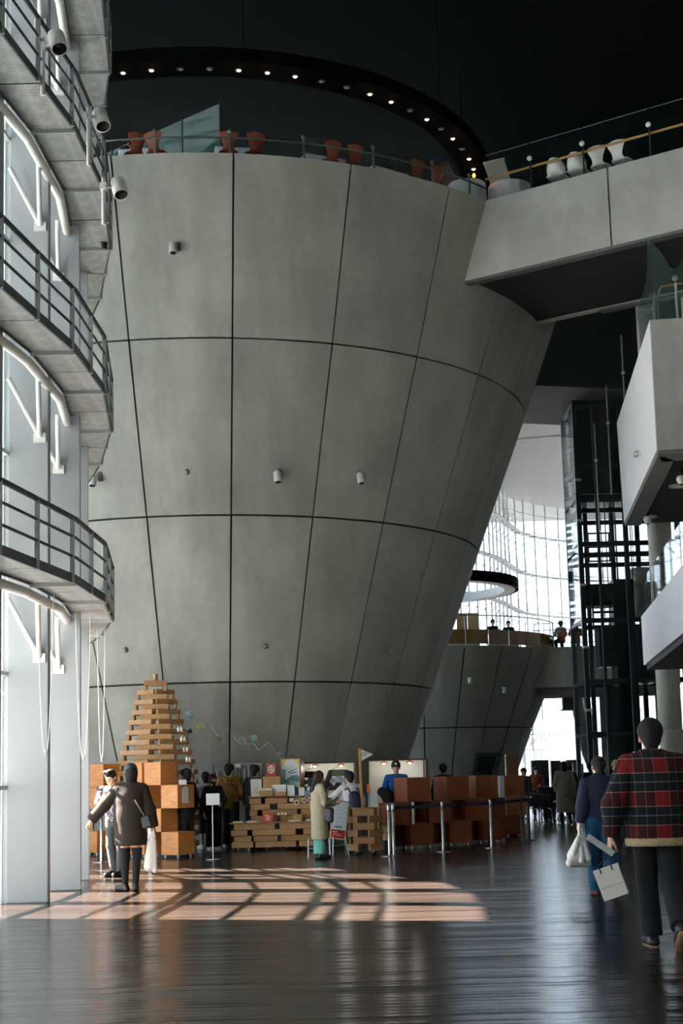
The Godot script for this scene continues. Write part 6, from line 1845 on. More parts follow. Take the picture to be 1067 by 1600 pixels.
func build_kiosk_right() -> void:
	var br := wood("ply brown", rgb8(136, 74, 38), 0.45, 0.9)
	var yaw := deg_to_rad(27)
	var g := "brown crates of the right counter"
	var h := 0.42
	var y := [0.08, 0.50, 0.925]
	var w := 0.53
	var l1 := [P(1.21, y[0], 27.7), P(2.03, y[0], 28.4), P(2.69, y[0], 29.1)]
	var n1 := ["left", "middle", "right"]
	for i in 3:
		crate("brown crate on casters in the right counter's bottom row, %s one" % n1[i], g, l1[i], yaw, w, w, h, br, true)
		crate("brown crate on the right counter's top row, %s one" % n1[i], g, (l1[i] as Vector3) + Vector3(-0.03, 0.85, 0), yaw, w, w, 0.47, br)
	var l2 := [P(0.74, y[1], 27.3), P(1.61, y[1], 28.05), P(2.38, y[1], 28.75)]
	for i in 3:
		crate("brown crate in the right counter's middle row, %s one" % n1[i], g, l2[i], yaw, w, w, 0.425, br)
	# recessed back boards that close the gaps, and pale edge strips
	for i in 2:
		var a: Vector3 = (l1[i] as Vector3) + Vector3(cos(yaw) * w, 0, -sin(yaw) * w)
		crate("brown open crate set back in the right counter's bottom row, %s gap" % ["left", "right"][i], g, a + Vector3(-0.05, 0, -0.22), yaw, 0.36, 0.3, h, br, false, true)
		var b: Vector3 = (l2[i] as Vector3) + Vector3(cos(yaw) * w, 0, -sin(yaw) * w)
		crate("brown open crate set back in the right counter's middle row, %s gap" % ["left", "right"][i], g, b + Vector3(-0.05, 0, -0.22), yaw, 0.42, 0.3, 0.425, br, false, true)
	crate("brown open crate set back at the right counter's lower left corner", g, P(0.90, y[0], 27.55), yaw, 0.34, 0.3, h, br, true, true)
	var ed := thing("edge_strip", "pale upright edge strip on the right counter's middle crates", "edge strip", P(1.275, 0.50, 27.58))
	obj("strip", box_mesh(Vector3(0.05, 0.425, 0.03), 0.003), mat("strip white", rgb8(206, 204, 196), 0.6), ed, Transform3D(Basis.IDENTITY, Vector3(0, 0.2125, 0)))
	# white-sided crates at the end
	var ws := mat("side paint", rgb8(206, 208, 204), 0.6)
	for q in [[3.56, 32.2, 0.05, 0.43, "brown crate with a white side at the counter's far end, bottom of three"], [3.60, 32.1, 0.48, 0.43, "lighter brown crate with a white side at the counter's far end, middle of three"], [3.585, 32.2, 0.91, 0.46, "brown crate with a white side at the counter's far end, top of three"]]:
		var c := crate(q[4], "white-sided crates at the counter's end", P(q[0], q[2], q[1]), 0.06, 0.45, 0.5, q[3], wood("ply mid", rgb8(160, 98, 54), 0.45, 0.9) if q[2] > 0.2 and q[2] < 0.8 else br, q[2] < 0.2)
		obj("side_panel", box_mesh(Vector3(0.10, q[3] - 0.01, 0.46), 0.004), ws, c, Transform3D(Basis.IDENTITY, Vector3(-0.05, q[3] * 0.5, -0.26)), "white painted side")
	for q in [[3.28, 31.5, 0.93, 0.45, 0.06], [3.36, 31.6, 0.05, 0.42, 0.07]]:
		var c := thing("white_post", "white upright board between the counter and the end crates, %s" % ("upper one" if q[2] > 0.5 else "lower one"), "board", P(q[0], q[2], q[1]), 0.2, "white uprights of the counter")
		obj("board", box_mesh(Vector3(q[4], q[3], 0.3), 0.004), ws, c, Transform3D(Basis.IDENTITY, Vector3(0, q[3] * 0.5, 0)))
		if q[2] > 0.5:
			obj("prop", box_mesh(Vector3(0.05, 0.9, 0.2), 0.004), br, c, Transform3D(Basis.IDENTITY, Vector3(0, -0.46, -0.04)))
	crate("dark brown crate in the counter's middle row beside the white-sided stack", g, P(2.95, 0.5, 29.6), yaw, 0.42, 0.42, 0.43, br, false)
	crate("dark brown crate on casters beneath the counter's right end", g, P(2.99, 0.08, 29.75), yaw, 0.4, 0.4, 0.42, br, true)
	# low pine block with a white edge under the counter's left end
	var pb := thing("pine_box", "small pine box on a dark dolly under the counter's left end", "box", P(0.75, 0.0, 27.75), 0.2)
	obj("upper_box", box_mesh(Vector3(0.17, 0.14, 0.2), 0.004), wood("pale pine", rgb8(206, 180, 140)), pb, Transform3D(Basis.IDENTITY, Vector3(-0.01, 0.41, 0)))
	obj("lower_box", box_mesh(Vector3(0.15, 0.14, 0.2), 0.004), wood("pale pine", rgb8(206, 180, 140)), pb, Transform3D(Basis.IDENTITY, Vector3(0.03, 0.27, 0)))
	obj("dolly", box_mesh(Vector3(0.2, 0.2, 0.24), 0.01), mat("counter dark", rgb8(44, 40, 38)), pb, Transform3D(Basis.IDENTITY, Vector3(0.02, 0.1, 0)))
	# tall dark board behind
	var tb := thing("tall_board", "tall dark board rising behind the counter's far end", "board", P(3.75, 0, 33.4))
	obj("board", box_mesh(Vector3(0.28, 1.86, 0.3), 0.01), wood("booth brown", rgb8(96, 62, 40)), tb, Transform3D(Basis.IDENTITY, Vector3(0.15, 0.93, 0)))
	obj("foot", box_mesh(Vector3(0.4, 0.03, 0.4), 0.01), mat("counter dark", rgb8(44, 40, 38)), tb, Transform3D(Basis.IDENTITY, Vector3(0.15, 0.015, 0)))

func build_stanchions() -> void:
	var st := mat("stanchion steel", rgb8(196, 198, 198), 0.22, 0.85)
	var dkm := mat("stanchion dark", rgb8(70, 74, 78), 0.3, 0.7)
	var q := [[0.75, 25.9, "brushed steel stanchion, left one of the pair at the queue's entrance", 0], [0.835, 26.05, "brushed steel stanchion, right one of the pair at the queue's entrance", 0], [1.79, 26.86, "brushed steel stanchion holding the blue belt before the counter's middle", 0], [2.79, 27.75, "brushed steel stanchion holding the blue belt at the counter's right", 0], [3.62, 29.6, "dull steel stanchion before the white-sided crates", 1], [3.86, 30.3, "dark stanchion, last of the queue line", 1], [-4.55, 26.3, "steel stanchion beside the man with the camera, left of the woman", 0], [-3.58, 25.9, "steel stanchion just right of the standing woman's white bag", 0], [-3.68, 26.4, "steel stanchion partly behind the standing woman's right arm", 0]]
	for e in q:
		var t := thing("stanchion", e[2], "stanchion", P(e[0], 0, e[1]), 0, "belt stanchions")
		var m: Material = dkm if e[3] else st
		obj("base", lathe_mesh([Vector2(0, 0), Vector2(0.17, 0), Vector2(0.17, 0.01), Vector2(0.05, 0.022), Vector2(0, 0.022)], 24), m, t)
		obj("pole", lathe_mesh([Vector2(0.027, 0.02), Vector2(0.027, 0.82), Vector2(0.0, 0.82)], 14), m, t)
		obj("head", lathe_mesh([Vector2(0.03, 0.80), Vector2(0.033, 0.81), Vector2(0.033, 0.925), Vector2(0.025, 0.935), Vector2(0.0, 0.935)], 14), m, t)
	var navy := mat("belt navy", rgb8(34, 38, 84), 0.7)
	for k in [1, 2, 3, 4]:
		var a := P(q[k][0], 0.86, q[k][1])
		var b := P(q[k + 1][0], 0.86, q[k + 1][1])
		var t := thing("queue_belt", ["navy queue belt between the entrance pair and the counter's middle", "navy queue belt before the counter's right half", "navy queue belt running to the white-sided crates", "short dark queue belt at the end of the line"][k - 1], "belt", Vector3.ZERO, 0, "navy queue belts")
		var s := st_new()
		var d := (b - a).normalized()
		wall_strip(s, a + d * 0.035 - Vector3.UP * 0.03, b - d * 0.035 - Vector3.UP * 0.03, 0.06, 0.004)
		obj("webbing", done(s), navy, t)
		s = st_new()
		box(s, b - d * 0.045, Vector3(0.02, 0.07, 0.02))
		obj("clip", done(s), mat("black plastic", rgb8(40, 48, 50)), t)

func build_far_seating() -> void:
	var chrome := mat("chrome", rgb8(190, 192, 192))
	var wsh := mat("seat dark", rgb8(60, 66, 70), 0.4)
	var k := 0
	for q in [[5.15, 39.2, 0.4], [5.55, 39.6, -0.3], [6.15, 40.6, 1.5], [5.35, 41.15, 3.1]]:
		shell_chair("shell_chair", wsh, chrome, ["dark shell chair with chrome legs by the end crates, nearest one", "dark shell chair with chrome legs under the seated figure in black", "dark shell chair with chrome legs at the aisle side of the far seating", "dark shell chair with chrome legs at the back of the far seating"][k], "chairs in the far seating", P(q[0], 0, q[1]), q[2])
		k += 1
	var tb := thing("round_table", "small round pale table among the far dark chairs", "table", P(5.5, 0, 40.35))
	obj("top_board", lathe_mesh([Vector2(0, 0.70), Vector2(0.33, 0.70), Vector2(0.33, 0.72), Vector2(0, 0.72)], 24), mat("goods white", rgb8(216, 216, 212), 0.6), tb)
	obj("column", tube_mesh([Vector3(0, 0, 0), Vector3(0, 0.7, 0)], 0.03, 8), chrome, tb)
	obj("base", lathe_mesh([Vector2(0, 0), Vector2(0.2, 0), Vector2(0.2, 0.015), Vector2(0, 0.03)], 20), chrome, tb)
	var bg := thing("white_bag", "white bag on the floor by the far dark chairs", "bag", P(5.95, 0, 39.6))
	obj("body", skin_mesh([[Vector3(0, 0.1, 0), Vector3(0, 0.22, 0), 0.13, 0.09, 0.7]], 0.025, 0.03), mat("goods white", rgb8(216, 216, 212)), bg)
	obj("handle", tube_mesh([Vector3(-0.06, 0.28, 0), Vector3(0, 0.36, 0), Vector3(0.06, 0.28, 0)], 0.008, 5), mat("goods white", rgb8(216, 216, 212)), bg)
	for q in [[9.55, 70.0, 0.85, 1.93, rgb8(30, 32, 34), "tall black cabinet far down the hall, left of the trench coat"], [10.42, 70.6, 0.5, 1.9, rgb8(44, 38, 36), "narrow dark brown cabinet far down the hall behind the trench coat"], [11.3, 71.0, 0.6, 1.92, rgb8(96, 46, 34), "tall red brown cabinet far down the hall"]]:
		var c := thing("tall_cabinet", q[5], "cabinet", P(q[0], 0, q[1]), 0, "tall cabinets down the hall")
		obj("body", box_mesh(Vector3(q[2], q[3] - 0.06, 0.5), 0.015), mat("cab %s" % (q[4] as Color).to_html(), q[4], 0.5), c, Transform3D(Basis.IDENTITY, Vector3(0, q[3] * 0.5 + 0.03, 0)))
		obj("door", box_mesh(Vector3(q[2] * 0.48, q[3] - 0.16, 0.02), 0.004), mat("cab %s" % (q[4] as Color).to_html(), q[4], 0.5), c, Transform3D(Basis.IDENTITY, Vector3(-q[2] * 0.245, q[3] * 0.5 + 0.02, 0.26)))
		obj("door", box_mesh(Vector3(q[2] * 0.48, q[3] - 0.16, 0.02), 0.004), mat("cab %s" % (q[4] as Color).to_html(), q[4], 0.5), c, Transform3D(Basis.IDENTITY, Vector3(q[2] * 0.245, q[3] * 0.5 + 0.02, 0.26)))
		obj("plinth", box_mesh(Vector3(q[2] - 0.04, 0.06, 0.46)), mat("counter dark", rgb8(44, 40, 38)), c, Transform3D(Basis.IDENTITY, Vector3(0, 0.03, 0)))
	var sg := thing("wall_screen", "small dark grey screen on a post beside the lift tower", "screen", P(9.0, 0, 55.0))
	obj("post", tube_mesh([Vector3(0, 0, 0), Vector3(0, 1.2, 0)], 0.04, 8), mat("table steel", rgb8(60, 62, 62)), sg)
	obj("panel", box_mesh(Vector3(0.42, 0.5, 0.06), 0.01), mat("screen slate", rgb8(70, 84, 92), 0.3), sg, Transform3D(Basis.IDENTITY, Vector3(0, 1.42, 0)))

# ------------------------------------------------------------------ people (local forward is -z; left hand is -x)
func v3(a: Array) -> Vector3:
	return Vector3(a[0], a[1], a[2])

func hand_into(sk: FleshMesh, w: Vector3, d: Vector3, inward: Vector3, curl: float, cell: float, thumb_side: float) -> void:
	# d: along the forearm, inward: palm side
	var y := d.normalized()
	var z := (inward - y * inward.dot(y)).normalized()
	var x := y.cross(z)
	var xf := Transform3D(Basis(x, y, z), w)
	var pr := []
	for f in 4:
		var fx := -0.028 + 0.019 * f
		pr.append([Vector3(fx * 0.6, 0.0, 0), Vector3(fx, 0.085, 0), 0.017, 0.0115, 0.8])
		var l: float = [0.030, 0.037, 0.040, 0.036][f] if thumb_side < 0 else [0.036, 0.040, 0.037, 0.030][f]
		var a := Vector3(fx, 0.085, 0)
		var ang := curl * 0.5
		for s in 3:
			var b: Vector3 = a + Vector3(0, cos(ang), sin(ang)) * l * [1.0, 0.72, 0.6][s]
			pr.append([a, b, 0.0095 - 0.0008 * s, 0.0088 - 0.0008 * s])
			a = b
			ang += curl * 0.75
	var t0 := Vector3(-0.018 * -thumb_side, 0.02, 0.004)
	var t1 := t0 + Vector3(0.026 * thumb_side, 0.03, 0.012)
	var t2 := t1 + Vector3(0.012 * thumb_side, 0.03, 0.014)
	pr.append([t0, t1, 0.014, 0.0115])
	pr.append([t1, t2, 0.011, 0.009])
	pr.append([Vector3(0, -0.03, 0), Vector3(0, 0.02, 0), 0.024, 0.024, 0.8])
	sk.add(pr, cell, 0.006, [], xf)

func person(o: Dictionary) -> Node3D:
	var s: float = o.get("h", 1.7) / 1.7
	var t := thing("person", o.label, "person", P(o.x, o.get("y", 0.0), o.d), o.get("yaw", 0.0), o.get("group", ""))
	var cell: float = o.get("cell", 0.02) / s
	var fine: float = o.get("fine", 0.011)
	var lean: float = o.get("lean", 0.0)
	var side: float = o.get("side", 0.0)
	var seat: float = o.get("seat", 0.93)
	var pelvis := Vector3(0, seat, 0)
	var up := Basis(Vector3.RIGHT, -lean) * Basis(Vector3.BACK, side)
	var J := func(x: float, y: float, z: float) -> Vector3: return pelvis + up * (Vector3(x, y - 0.93, z))
	var chest: Vector3 = J.call(0, 1.25, 0)
	var neck: Vector3 = J.call(0, 1.43, 0.015)
	var head: Vector3 = J.call(0, 1.575, -0.015) + v3(o.get("head_off", [0, 0, 0]))
	var hb := up * Basis(Vector3.UP, o.get("head_yaw", 0.0)) * Basis(Vector3.RIGHT, -o.get("head_pitch", 0.0))
	var sw: float = o.get("shoulder", 0.175)
	var ls: Vector3 = J.call(-sw, 1.385, 0.01)
	var rs: Vector3 = J.call(sw, 1.385, 0.01)
	var le := v3(o.le) if o.has("le") else ls + Vector3(-0.05, -0.28, 0.03)
	var lw := v3(o.lw) if o.has("lw") else le + Vector3(-0.005, -0.24, -0.06)
	var re := v3(o.re) if o.has("re") else rs + Vector3(0.05, -0.28, 0.03)
	var rw := v3(o.rw) if o.has("rw") else re + Vector3(0.005, -0.24, -0.06)
	var lh := pelvis + Vector3(-0.085, -0.03, 0)
	var rh := pelvis + Vector3(0.085, -0.03, 0)
	var lk := v3(o.get("lk", [-0.095, 0.49, -0.015]))
	var rk := v3(o.get("rk", [0.095, 0.49, -0.015]))
	var la := v3(o.get("la", [-0.095, 0.085, 0.02]))
	var ra := v3(o.get("ra", [0.095, 0.085, 0.02]))
	var lt := v3(o.get("lt", [la.x - 0.02, 0.035, la.z - 0.16]))
	var rt := v3(o.get("rt", [ra.x + 0.02, 0.035, ra.z - 0.16]))
	var skin_c: Color = o.get("skin", rgb8(214, 168, 140))
	var skm := mat("skin %s" % skin_c.to_html(), skin_c, 0.55)
	# the body, one continuous mesh
	var body := FleshMesh.new()
	var sc := Transform3D(Basis.IDENTITY.scaled(Vector3.ONE * s), Vector3.ZERO)
	var pr := [[pelvis, chest, 0.125, 0.135, 0.68], [chest, J.call(0, 1.36, 0.01), 0.135, 0.10, 0.7], [ls, rs, 0.055, 0.055], [neck - up.y * 0.06, head - hb.y * 0.05, 0.056, 0.05],
		[ls, le, 0.050, 0.040], [le, lw, 0.040, 0.026], [rs, re, 0.050, 0.040], [re, rw, 0.040, 0.026],
		[lh, lk, 0.085, 0.056], [lk, la, 0.057, 0.036], [rh, rk, 0.085, 0.056], [rk, ra, 0.057, 0.036], [la + Vector3(0, -0.03, 0.01), lt, 0.036, 0.026], [ra + Vector3(0, -0.03, 0.01), rt, 0.036, 0.026]]
	body.add(pr, cell, 0.03, [], sc)
	var hd := [[Vector3(0, 0.035, 0.012), Vector3(0, 0.045, 0.02), 0.078, 0.078], [Vector3(0, 0.03, 0.045), Vector3(0, 0.0, 0.04), 0.066, 0.06], [Vector3(0, -0.02, -0.022), Vector3(0, -0.085, -0.048), 0.064, 0.034],
		[Vector3(0, 0.012, -0.085), Vector3(0, -0.03, -0.104), 0.009, 0.014], [Vector3(-0.036, 0.03, -0.062), Vector3(0.036, 0.03, -0.062), 0.013, 0.013], [Vector3(-0.02, -0.06, -0.078), Vector3(0.02, -0.06, -0.078), 0.008, 0.008],
		[Vector3(-0.078, 0.012, 0.012), Vector3(-0.080, -0.022, 0.006), 0.015, 0.010], [Vector3(0.078, 0.012, 0.012), Vector3(0.080, -0.022, 0.006), 0.015, 0.010]]
	body.add(hd, fine, 0.016, [], sc * Transform3D(hb, head))
	var hands: String = o.get("hands", "lr")
	var curl: float = o.get("curl", 0.5)
	if hands.contains("l"):
		hand_into_scaled(body, sc, lw, lw - le, v3(o.get("lin", [1, 0, -0.2])), curl, o.get("hcell", 0.006), 1.0)
	if hands.contains("r"):
		hand_into_scaled(body, sc, rw, rw - re, v3(o.get("rin", [-1, 0, -0.2])), curl, o.get("hcell", 0.006), -1.0)
	obj("body", body.mesh(), skm, t)
	# eyes
	if o.get("eyes", true):
		for sx in [-1, 1]:
			obj("eye", lathe_mesh([Vector2(0, -0.009), Vector2(0.008, -0.004), Vector2(0.008, 0.004), Vector2(0, 0.009)], 8), mat("eye dark", rgb8(28, 22, 20), 0.2), t, sc * Transform3D(hb, head + hb * Vector3(0.032 * sx, 0.012, -0.074)))
	# top garment
	if o.has("top"):
		var g: Dictionary = o.top
		var gm: Material = g.m
		var pf: float = g.get("puff", 0.02)
		var hem: float = g.get("hem", 0.84)
		var hw: float = g.get("hem_w", 0.17)
		var cw: float = g.get("chest_w", 0.155)
		var fl: float = g.get("flat", 0.68)
		var sk := FleshMesh.new()
		var low: Vector3 = v3(g.low) if g.has("low") else Vector3(0, hem, 0)
		var mid: Vector3 = pelvis + up * Vector3(0, 0.10, 0)
		var q := [[low, mid if mid.y > hem + 0.05 else low + Vector3(0, 0.05, 0), hw, (hw + cw) * 0.5 + pf * 0.5, fl], [mid, chest, (hw + cw) * 0.5 + pf * 0.5, cw + pf, fl], [chest, J.call(0, 1.37, 0.01), cw + pf, 0.10 + pf, 0.72], [J.call(-sw + 0.02, 1.375, 0.01), J.call(sw - 0.02, 1.375, 0.01), 0.066 + pf * 0.6, 0.066 + pf * 0.6], [J.call(0, 1.40, 0.012), neck + up * Vector3(0, g.get("collar", 0.0), 0), 0.068, 0.064]]
		sk.add(q, cell, 0.05, [[Vector3.DOWN, -hem], [up.y, up.y.dot(neck) + 0.03 + g.get("collar", 0.0)]], sc)
		var slv := []
		var sl: float = g.get("sleeve", 1.0)
		if sl > 0.9:
			slv = [[ls, le, 0.060 + pf * 0.45, 0.054 + pf * 0.9], [le, lw, 0.054 + pf, 0.040 + pf * g.get("cuff", 0.7)], [rs, re, 0.060 + pf * 0.45, 0.054 + pf * 0.9], [re, rw, 0.054 + pf, 0.040 + pf * g.get("cuff", 0.7)]]
			for e in [[0, 1], [2, 3]]:
				var cut: Vector3 = (slv[e[1]][1] - slv[e[1]][0]).normalized()
				sk.add([slv[e[0]], slv[e[1]]], cell, 0.03, [[cut, cut.dot(slv[e[1]][1])]], sc)
		else:
			for e in [[ls, le], [rs, re]]:
				var en: Vector3 = (e[0] as Vector3).lerp(e[1], sl)
				var cut: Vector3 = (en - (e[0] as Vector3)).normalized()
				sk.add([[e[0], en, 0.066 + pf, 0.064 + pf]], cell, 0.03, [[cut, cut.dot(en)]], sc)
		var tn := obj(g.get("name", "jacket"), sk.mesh(), gm, t)
		if g.has("trim"):
			var tr := FleshMesh.new()
			tr.add([[Vector3(0, hem - 0.02, 0), Vector3(0, hem + 0.04, 0), hw + 0.014, hw + 0.014, fl]], cell * 0.8, 0.02, [[Vector3.DOWN, -(hem - 0.03)], [Vector3.UP, hem + 0.032]], sc)
			obj("hem_trim", tr.mesh(), g.trim, tn)
		if g.has("hood"):
			var hk := FleshMesh.new()
			hk.add([[J.call(-0.09, 1.42, 0.06), J.call(0, 1.36, 0.12), 0.05, 0.06], [J.call(0.09, 1.42, 0.06), J.call(0, 1.36, 0.12), 0.05, 0.06], [J.call(-0.09, 1.42, 0.06), J.call(-0.07, 1.43, -0.05), 0.045, 0.03], [J.call(0.09, 1.42, 0.06), J.call(0.07, 1.43, -0.05), 0.045, 0.03]], cell * 0.8, 0.03, [], sc)
			obj("hood", hk.mesh(), gm, tn)
	# lower garment
	if o.has("bottom"):
		var b: Dictionary = o.bottom
		var pf: float = b.get("puff", 0.02)
		var sk := FleshMesh.new()
		if b.get("kind", "trousers") == "skirt":
			sk.add([[Vector3(0, b.hem, 0), Vector3(0, seat, 0), b.get("w", 0.19), 0.13, 0.75]], cell, 0.02, [[Vector3.DOWN, -float(b.hem)], [Vector3.UP, seat + 0.04]], sc)
		else:
			var hemr: float = b.get("hem_r", 0.045)
			sk.add([[pelvis + Vector3(0, 0.08, 0), pelvis + Vector3(0, -0.04, 0.0), 0.125 + pf, 0.135 + pf, 0.72], [lh, lh.lerp(lk, 0.4), 0.09 + pf, 0.08 + pf], [rh, rh.lerp(rk, 0.4), 0.09 + pf, 0.08 + pf]], cell, 0.025, [], sc)
			for e in [[lh, lk, la], [rh, rk, ra]]:
				var cut: Vector3 = (e[2] - e[1]).normalized()
				sk.add([[e[0], e[1], 0.09 + pf, 0.062 + pf], [e[1], e[2], 0.062 + pf, hemr + pf]], cell, 0.025, [[cut, cut.dot(e[2]) + 0.005]], sc)
		obj("skirt" if b.get("kind", "") == "skirt" else "trousers", sk.mesh(), b.m, t)
	if o.has("socks"):
		var sk := FleshMesh.new()
		sk.add([[lk + Vector3(0, 0.09, 0), lk, 0.076, 0.064], [lk, la, 0.064, 0.042], [rk + Vector3(0, 0.09, 0), rk, 0.076, 0.064], [rk, ra, 0.064, 0.042]], 0.014, 0.01, [[Vector3.UP, lk.y + 0.10]], sc)
		obj("over_knee_socks", sk.mesh(), o.socks, t)
	# shoes
	if o.has("shoes"):
		for e in [[la, lt], [ra, rt]]:
			var a: Vector3 = e[0]
			var b: Vector3 = e[1]
			var along := (b - a)
			along.y = 0
			var sk := FleshMesh.new()
			var heel: Vector3 = a + Vector3(0, -0.045, 0) - along.normalized() * 0.03
			if o.has("toe_off") and a.y > 0.12:
				heel = a + Vector3(0, -0.02, 0.03)
			sk.add([[heel, b + Vector3(0, 0.008, 0), 0.043, 0.040], [a, heel, 0.048, 0.042], [a + (b - a) * 0.25, b, 0.045, 0.040]], 0.012, 0.015, [], sc)
			var sh := obj("shoe", sk.mesh(), o.shoes, t)
			if o.has("sole"):
				var so := FleshMesh.new()
				var dn := (b - heel).cross(Vector3.RIGHT).normalized()
				if dn.y > 0:
					dn = -dn
				so.add([[heel + dn * 0.03, b + dn * 0.025, 0.040, 0.040], [heel.lerp(b, 0.6) + dn * 0.03 + Vector3(-0.012, 0, 0), heel.lerp(b, 0.6) + dn * 0.03 + Vector3(0.012, 0, 0), 0.036, 0.036]], 0.010, 0.02, [[-dn, (-dn).dot(heel + dn * 0.026)]], sc)
				obj("sole", so.mesh(), o.sole, sh)
	# hair and hats
	if o.has("hair"):
		var hr: Dictionary = o.hair
		var q := [[Vector3(0, 0.045, 0.018), Vector3(0, 0.05, 0.026), 0.092, 0.092], [Vector3(0, 0.02, 0.05), Vector3(0, -0.02, 0.05), 0.076, 0.062]]
		var cuts := [[Vector3(0, -0.62, -0.78), 0.022]]
		match hr.get("kind", "short"):
			"long":
				q.append([Vector3(0, 0.0, 0.05), Vector3(0, -hr.get("len", 0.28), 0.085), 0.088, 0.075, 0.75])
				for sx in [-1, 1]:
					q.append([Vector3(0.07 * sx, 0.03, 0.0), Vector3(0.085 * sx, -hr.get("len", 0.28) * 0.8, 0.03), 0.035, 0.03])
				cuts = [[Vector3(0, -0.45, -0.9), 0.055]]
			"bob":
				q.append([Vector3(0, 0.0, 0.03), Vector3(0, -0.09, 0.04), 0.09, 0.076])
			"quiff":
				q.append([Vector3(-0.03, 0.115, -0.05), Vector3(0.035, 0.125, -0.04), 0.034, 0.036])
			"full":
				q.append([Vector3(0, 0.06, -0.01), Vector3(0, 0.07, 0.03), 0.093, 0.094])
				q.append([Vector3(0, -0.02, 0.055), Vector3(0, -0.06, 0.05), 0.068, 0.05])
		var sk := FleshMesh.new()
		sk.add(q, fine, 0.02, cuts, sc * Transform3D(hb, head))
		obj("hair", sk.mesh(), mat("hair %s" % (hr.get("c", rgb8(24, 22, 22)) as Color).to_html(), hr.get("c", rgb8(24, 22, 22)), hr.get("rough", 0.85)), t)
	if o.has("hat"):
		var ht: Dictionary = o.hat
		var sk := FleshMesh.new()
		sk.add([[Vector3(0, 0.055, 0.012), Vector3(0, 0.075, 0.016), 0.100, 0.092]], fine, 0.02, [[Vector3(0, -1, -0.12 if ht.kind == "cap" else -0.25), -0.022]], sc * Transform3D(hb, head))
		var hn := obj("cap" if ht.kind == "cap" else "beanie", sk.mesh(), ht.m, t)
		if ht.kind == "cap":
			var bk := FleshMesh.new()
			bk.add([[Vector3(-0.03, 0.045, -0.09), Vector3(-0.03, 0.03, -0.15), 0.035, 0.03], [Vector3(0.03, 0.045, -0.09), Vector3(0.03, 0.03, -0.15), 0.035, 0.03]], 0.011, 0.03, [[Vector3(0, 1, 0.25), 0.030], [Vector3(0, -1, -0.25), -0.006]], sc * Transform3D(hb, head))
			obj("brim", bk.mesh(), ht.m, hn)
			if ht.has("badge"):
				obj("badge", lathe_mesh([Vector2(0, 0), Vector2(0.022, 0), Vector2(0.022, 0.006), Vector2(0, 0.008)], 12), ht.badge, hn, sc * Transform3D(hb * Basis(Vector3.RIGHT, -PI / 2 + 0.25), head + hb * Vector3(0, 0.085, -0.085)))
	if o.has("mask"):
		var sk := FleshMesh.new()
		sk.add([[Vector3(0, -0.03, -0.03), Vector3(0, -0.085, -0.05), 0.073, 0.042]], 0.01, 0.01, [[Vector3(0, 1, 0.1), -0.022], [Vector3(0, 0, 1), 0.0]], sc * Transform3D(hb, head))
		obj("face_mask", sk.mesh(), o.mask, t)
	return t

func hand_into_scaled(body: FleshMesh, sc: Transform3D, w: Vector3, d: Vector3, inward: Vector3, curl: float, cell: float, ts: float) -> void:
	var tmp := FleshMesh.new()
	hand_into(tmp, w, d, inward, curl, cell, ts)
	var off := body.v.size()
	for i in tmp.v.size():
		body.v.append(sc * tmp.v[i])
		body.n.append(tmp.n[i])
	for i in tmp.ix:
		body.ix.append(i + off)

func cloth_mat(key: String, c: Color) -> StandardMaterial3D:
	if mats.has(key):
		return mats[key]
	var m := mat(key, c, 0.92)
	if not texs.has("weave"):
		var nz := noise(61, 0.035, 4)
		var im := Image.create(128, 128, false, Image.FORMAT_RGB8)
		for y in 128:
			for x in 128:
				var v := 0.92 + 0.16 * nz.get_noise_2d(x, y) + (0.03 if (x + y) % 2 == 0 else -0.03)
				im.set_pixel(x, y, Color(v, v, v))
		tex("weave", im)
	m.albedo_texture = texs.weave
	m.uv1_triplanar = true
	m.uv1_scale = Vector3(4, 4, 4)
	return m

func plaid_mat() -> StandardMaterial3D:
	var n := 128
	var im := Image.create(n, n, false, Image.FORMAT_RGB8)
	var red := Color(0.60, 0.085, 0.105)
	var green := Color(0.03, 0.085, 0.105)
	var band := func(u: int) -> Color:
		return red if u < 58 else green
	for y in n:
		for x in n:
			var a: Color = band.call(x)
			var b: Color = band.call(y)
			var c := a.lerp(b, 0.62)
			if a == red and b == red:
				c = Color(0.52, 0.075, 0.09)
			elif a == green and b == red:
				c = Color(0.24, 0.05, 0.06)
			elif a == red:
				c = Color(0.10, 0.10, 0.115)
			if y <= 2 or absi(y - 57) <= 1 or absi(y - 92) <= 1:
				c = c.lerp(Color(0.85, 0.82, 0.78), 0.55)
			if x <= 1 or absi(x - 28) < 1 or absi(x - 57) <= 1 or absi(x - 92) <= 1:
				c = c.lerp(Color(0.80, 0.74, 0.70), 0.36)
			if (x + y) % 3 == 0:
				c = c.darkened(0.12)
			im.set_pixel(x, y, c)
	var m := mat("plaid wool", Color(1, 1, 1), 0.95)
	m.albedo_texture = tex("plaid", im)
	m.uv1_triplanar = true
	m.uv1_scale = Vector3(3.6, 3.6, 3.6)
	m.uv1_triplanar_sharpness = 8.0
	m.uv1_offset = Vector3(0.1, 0.35, 0)
	return m

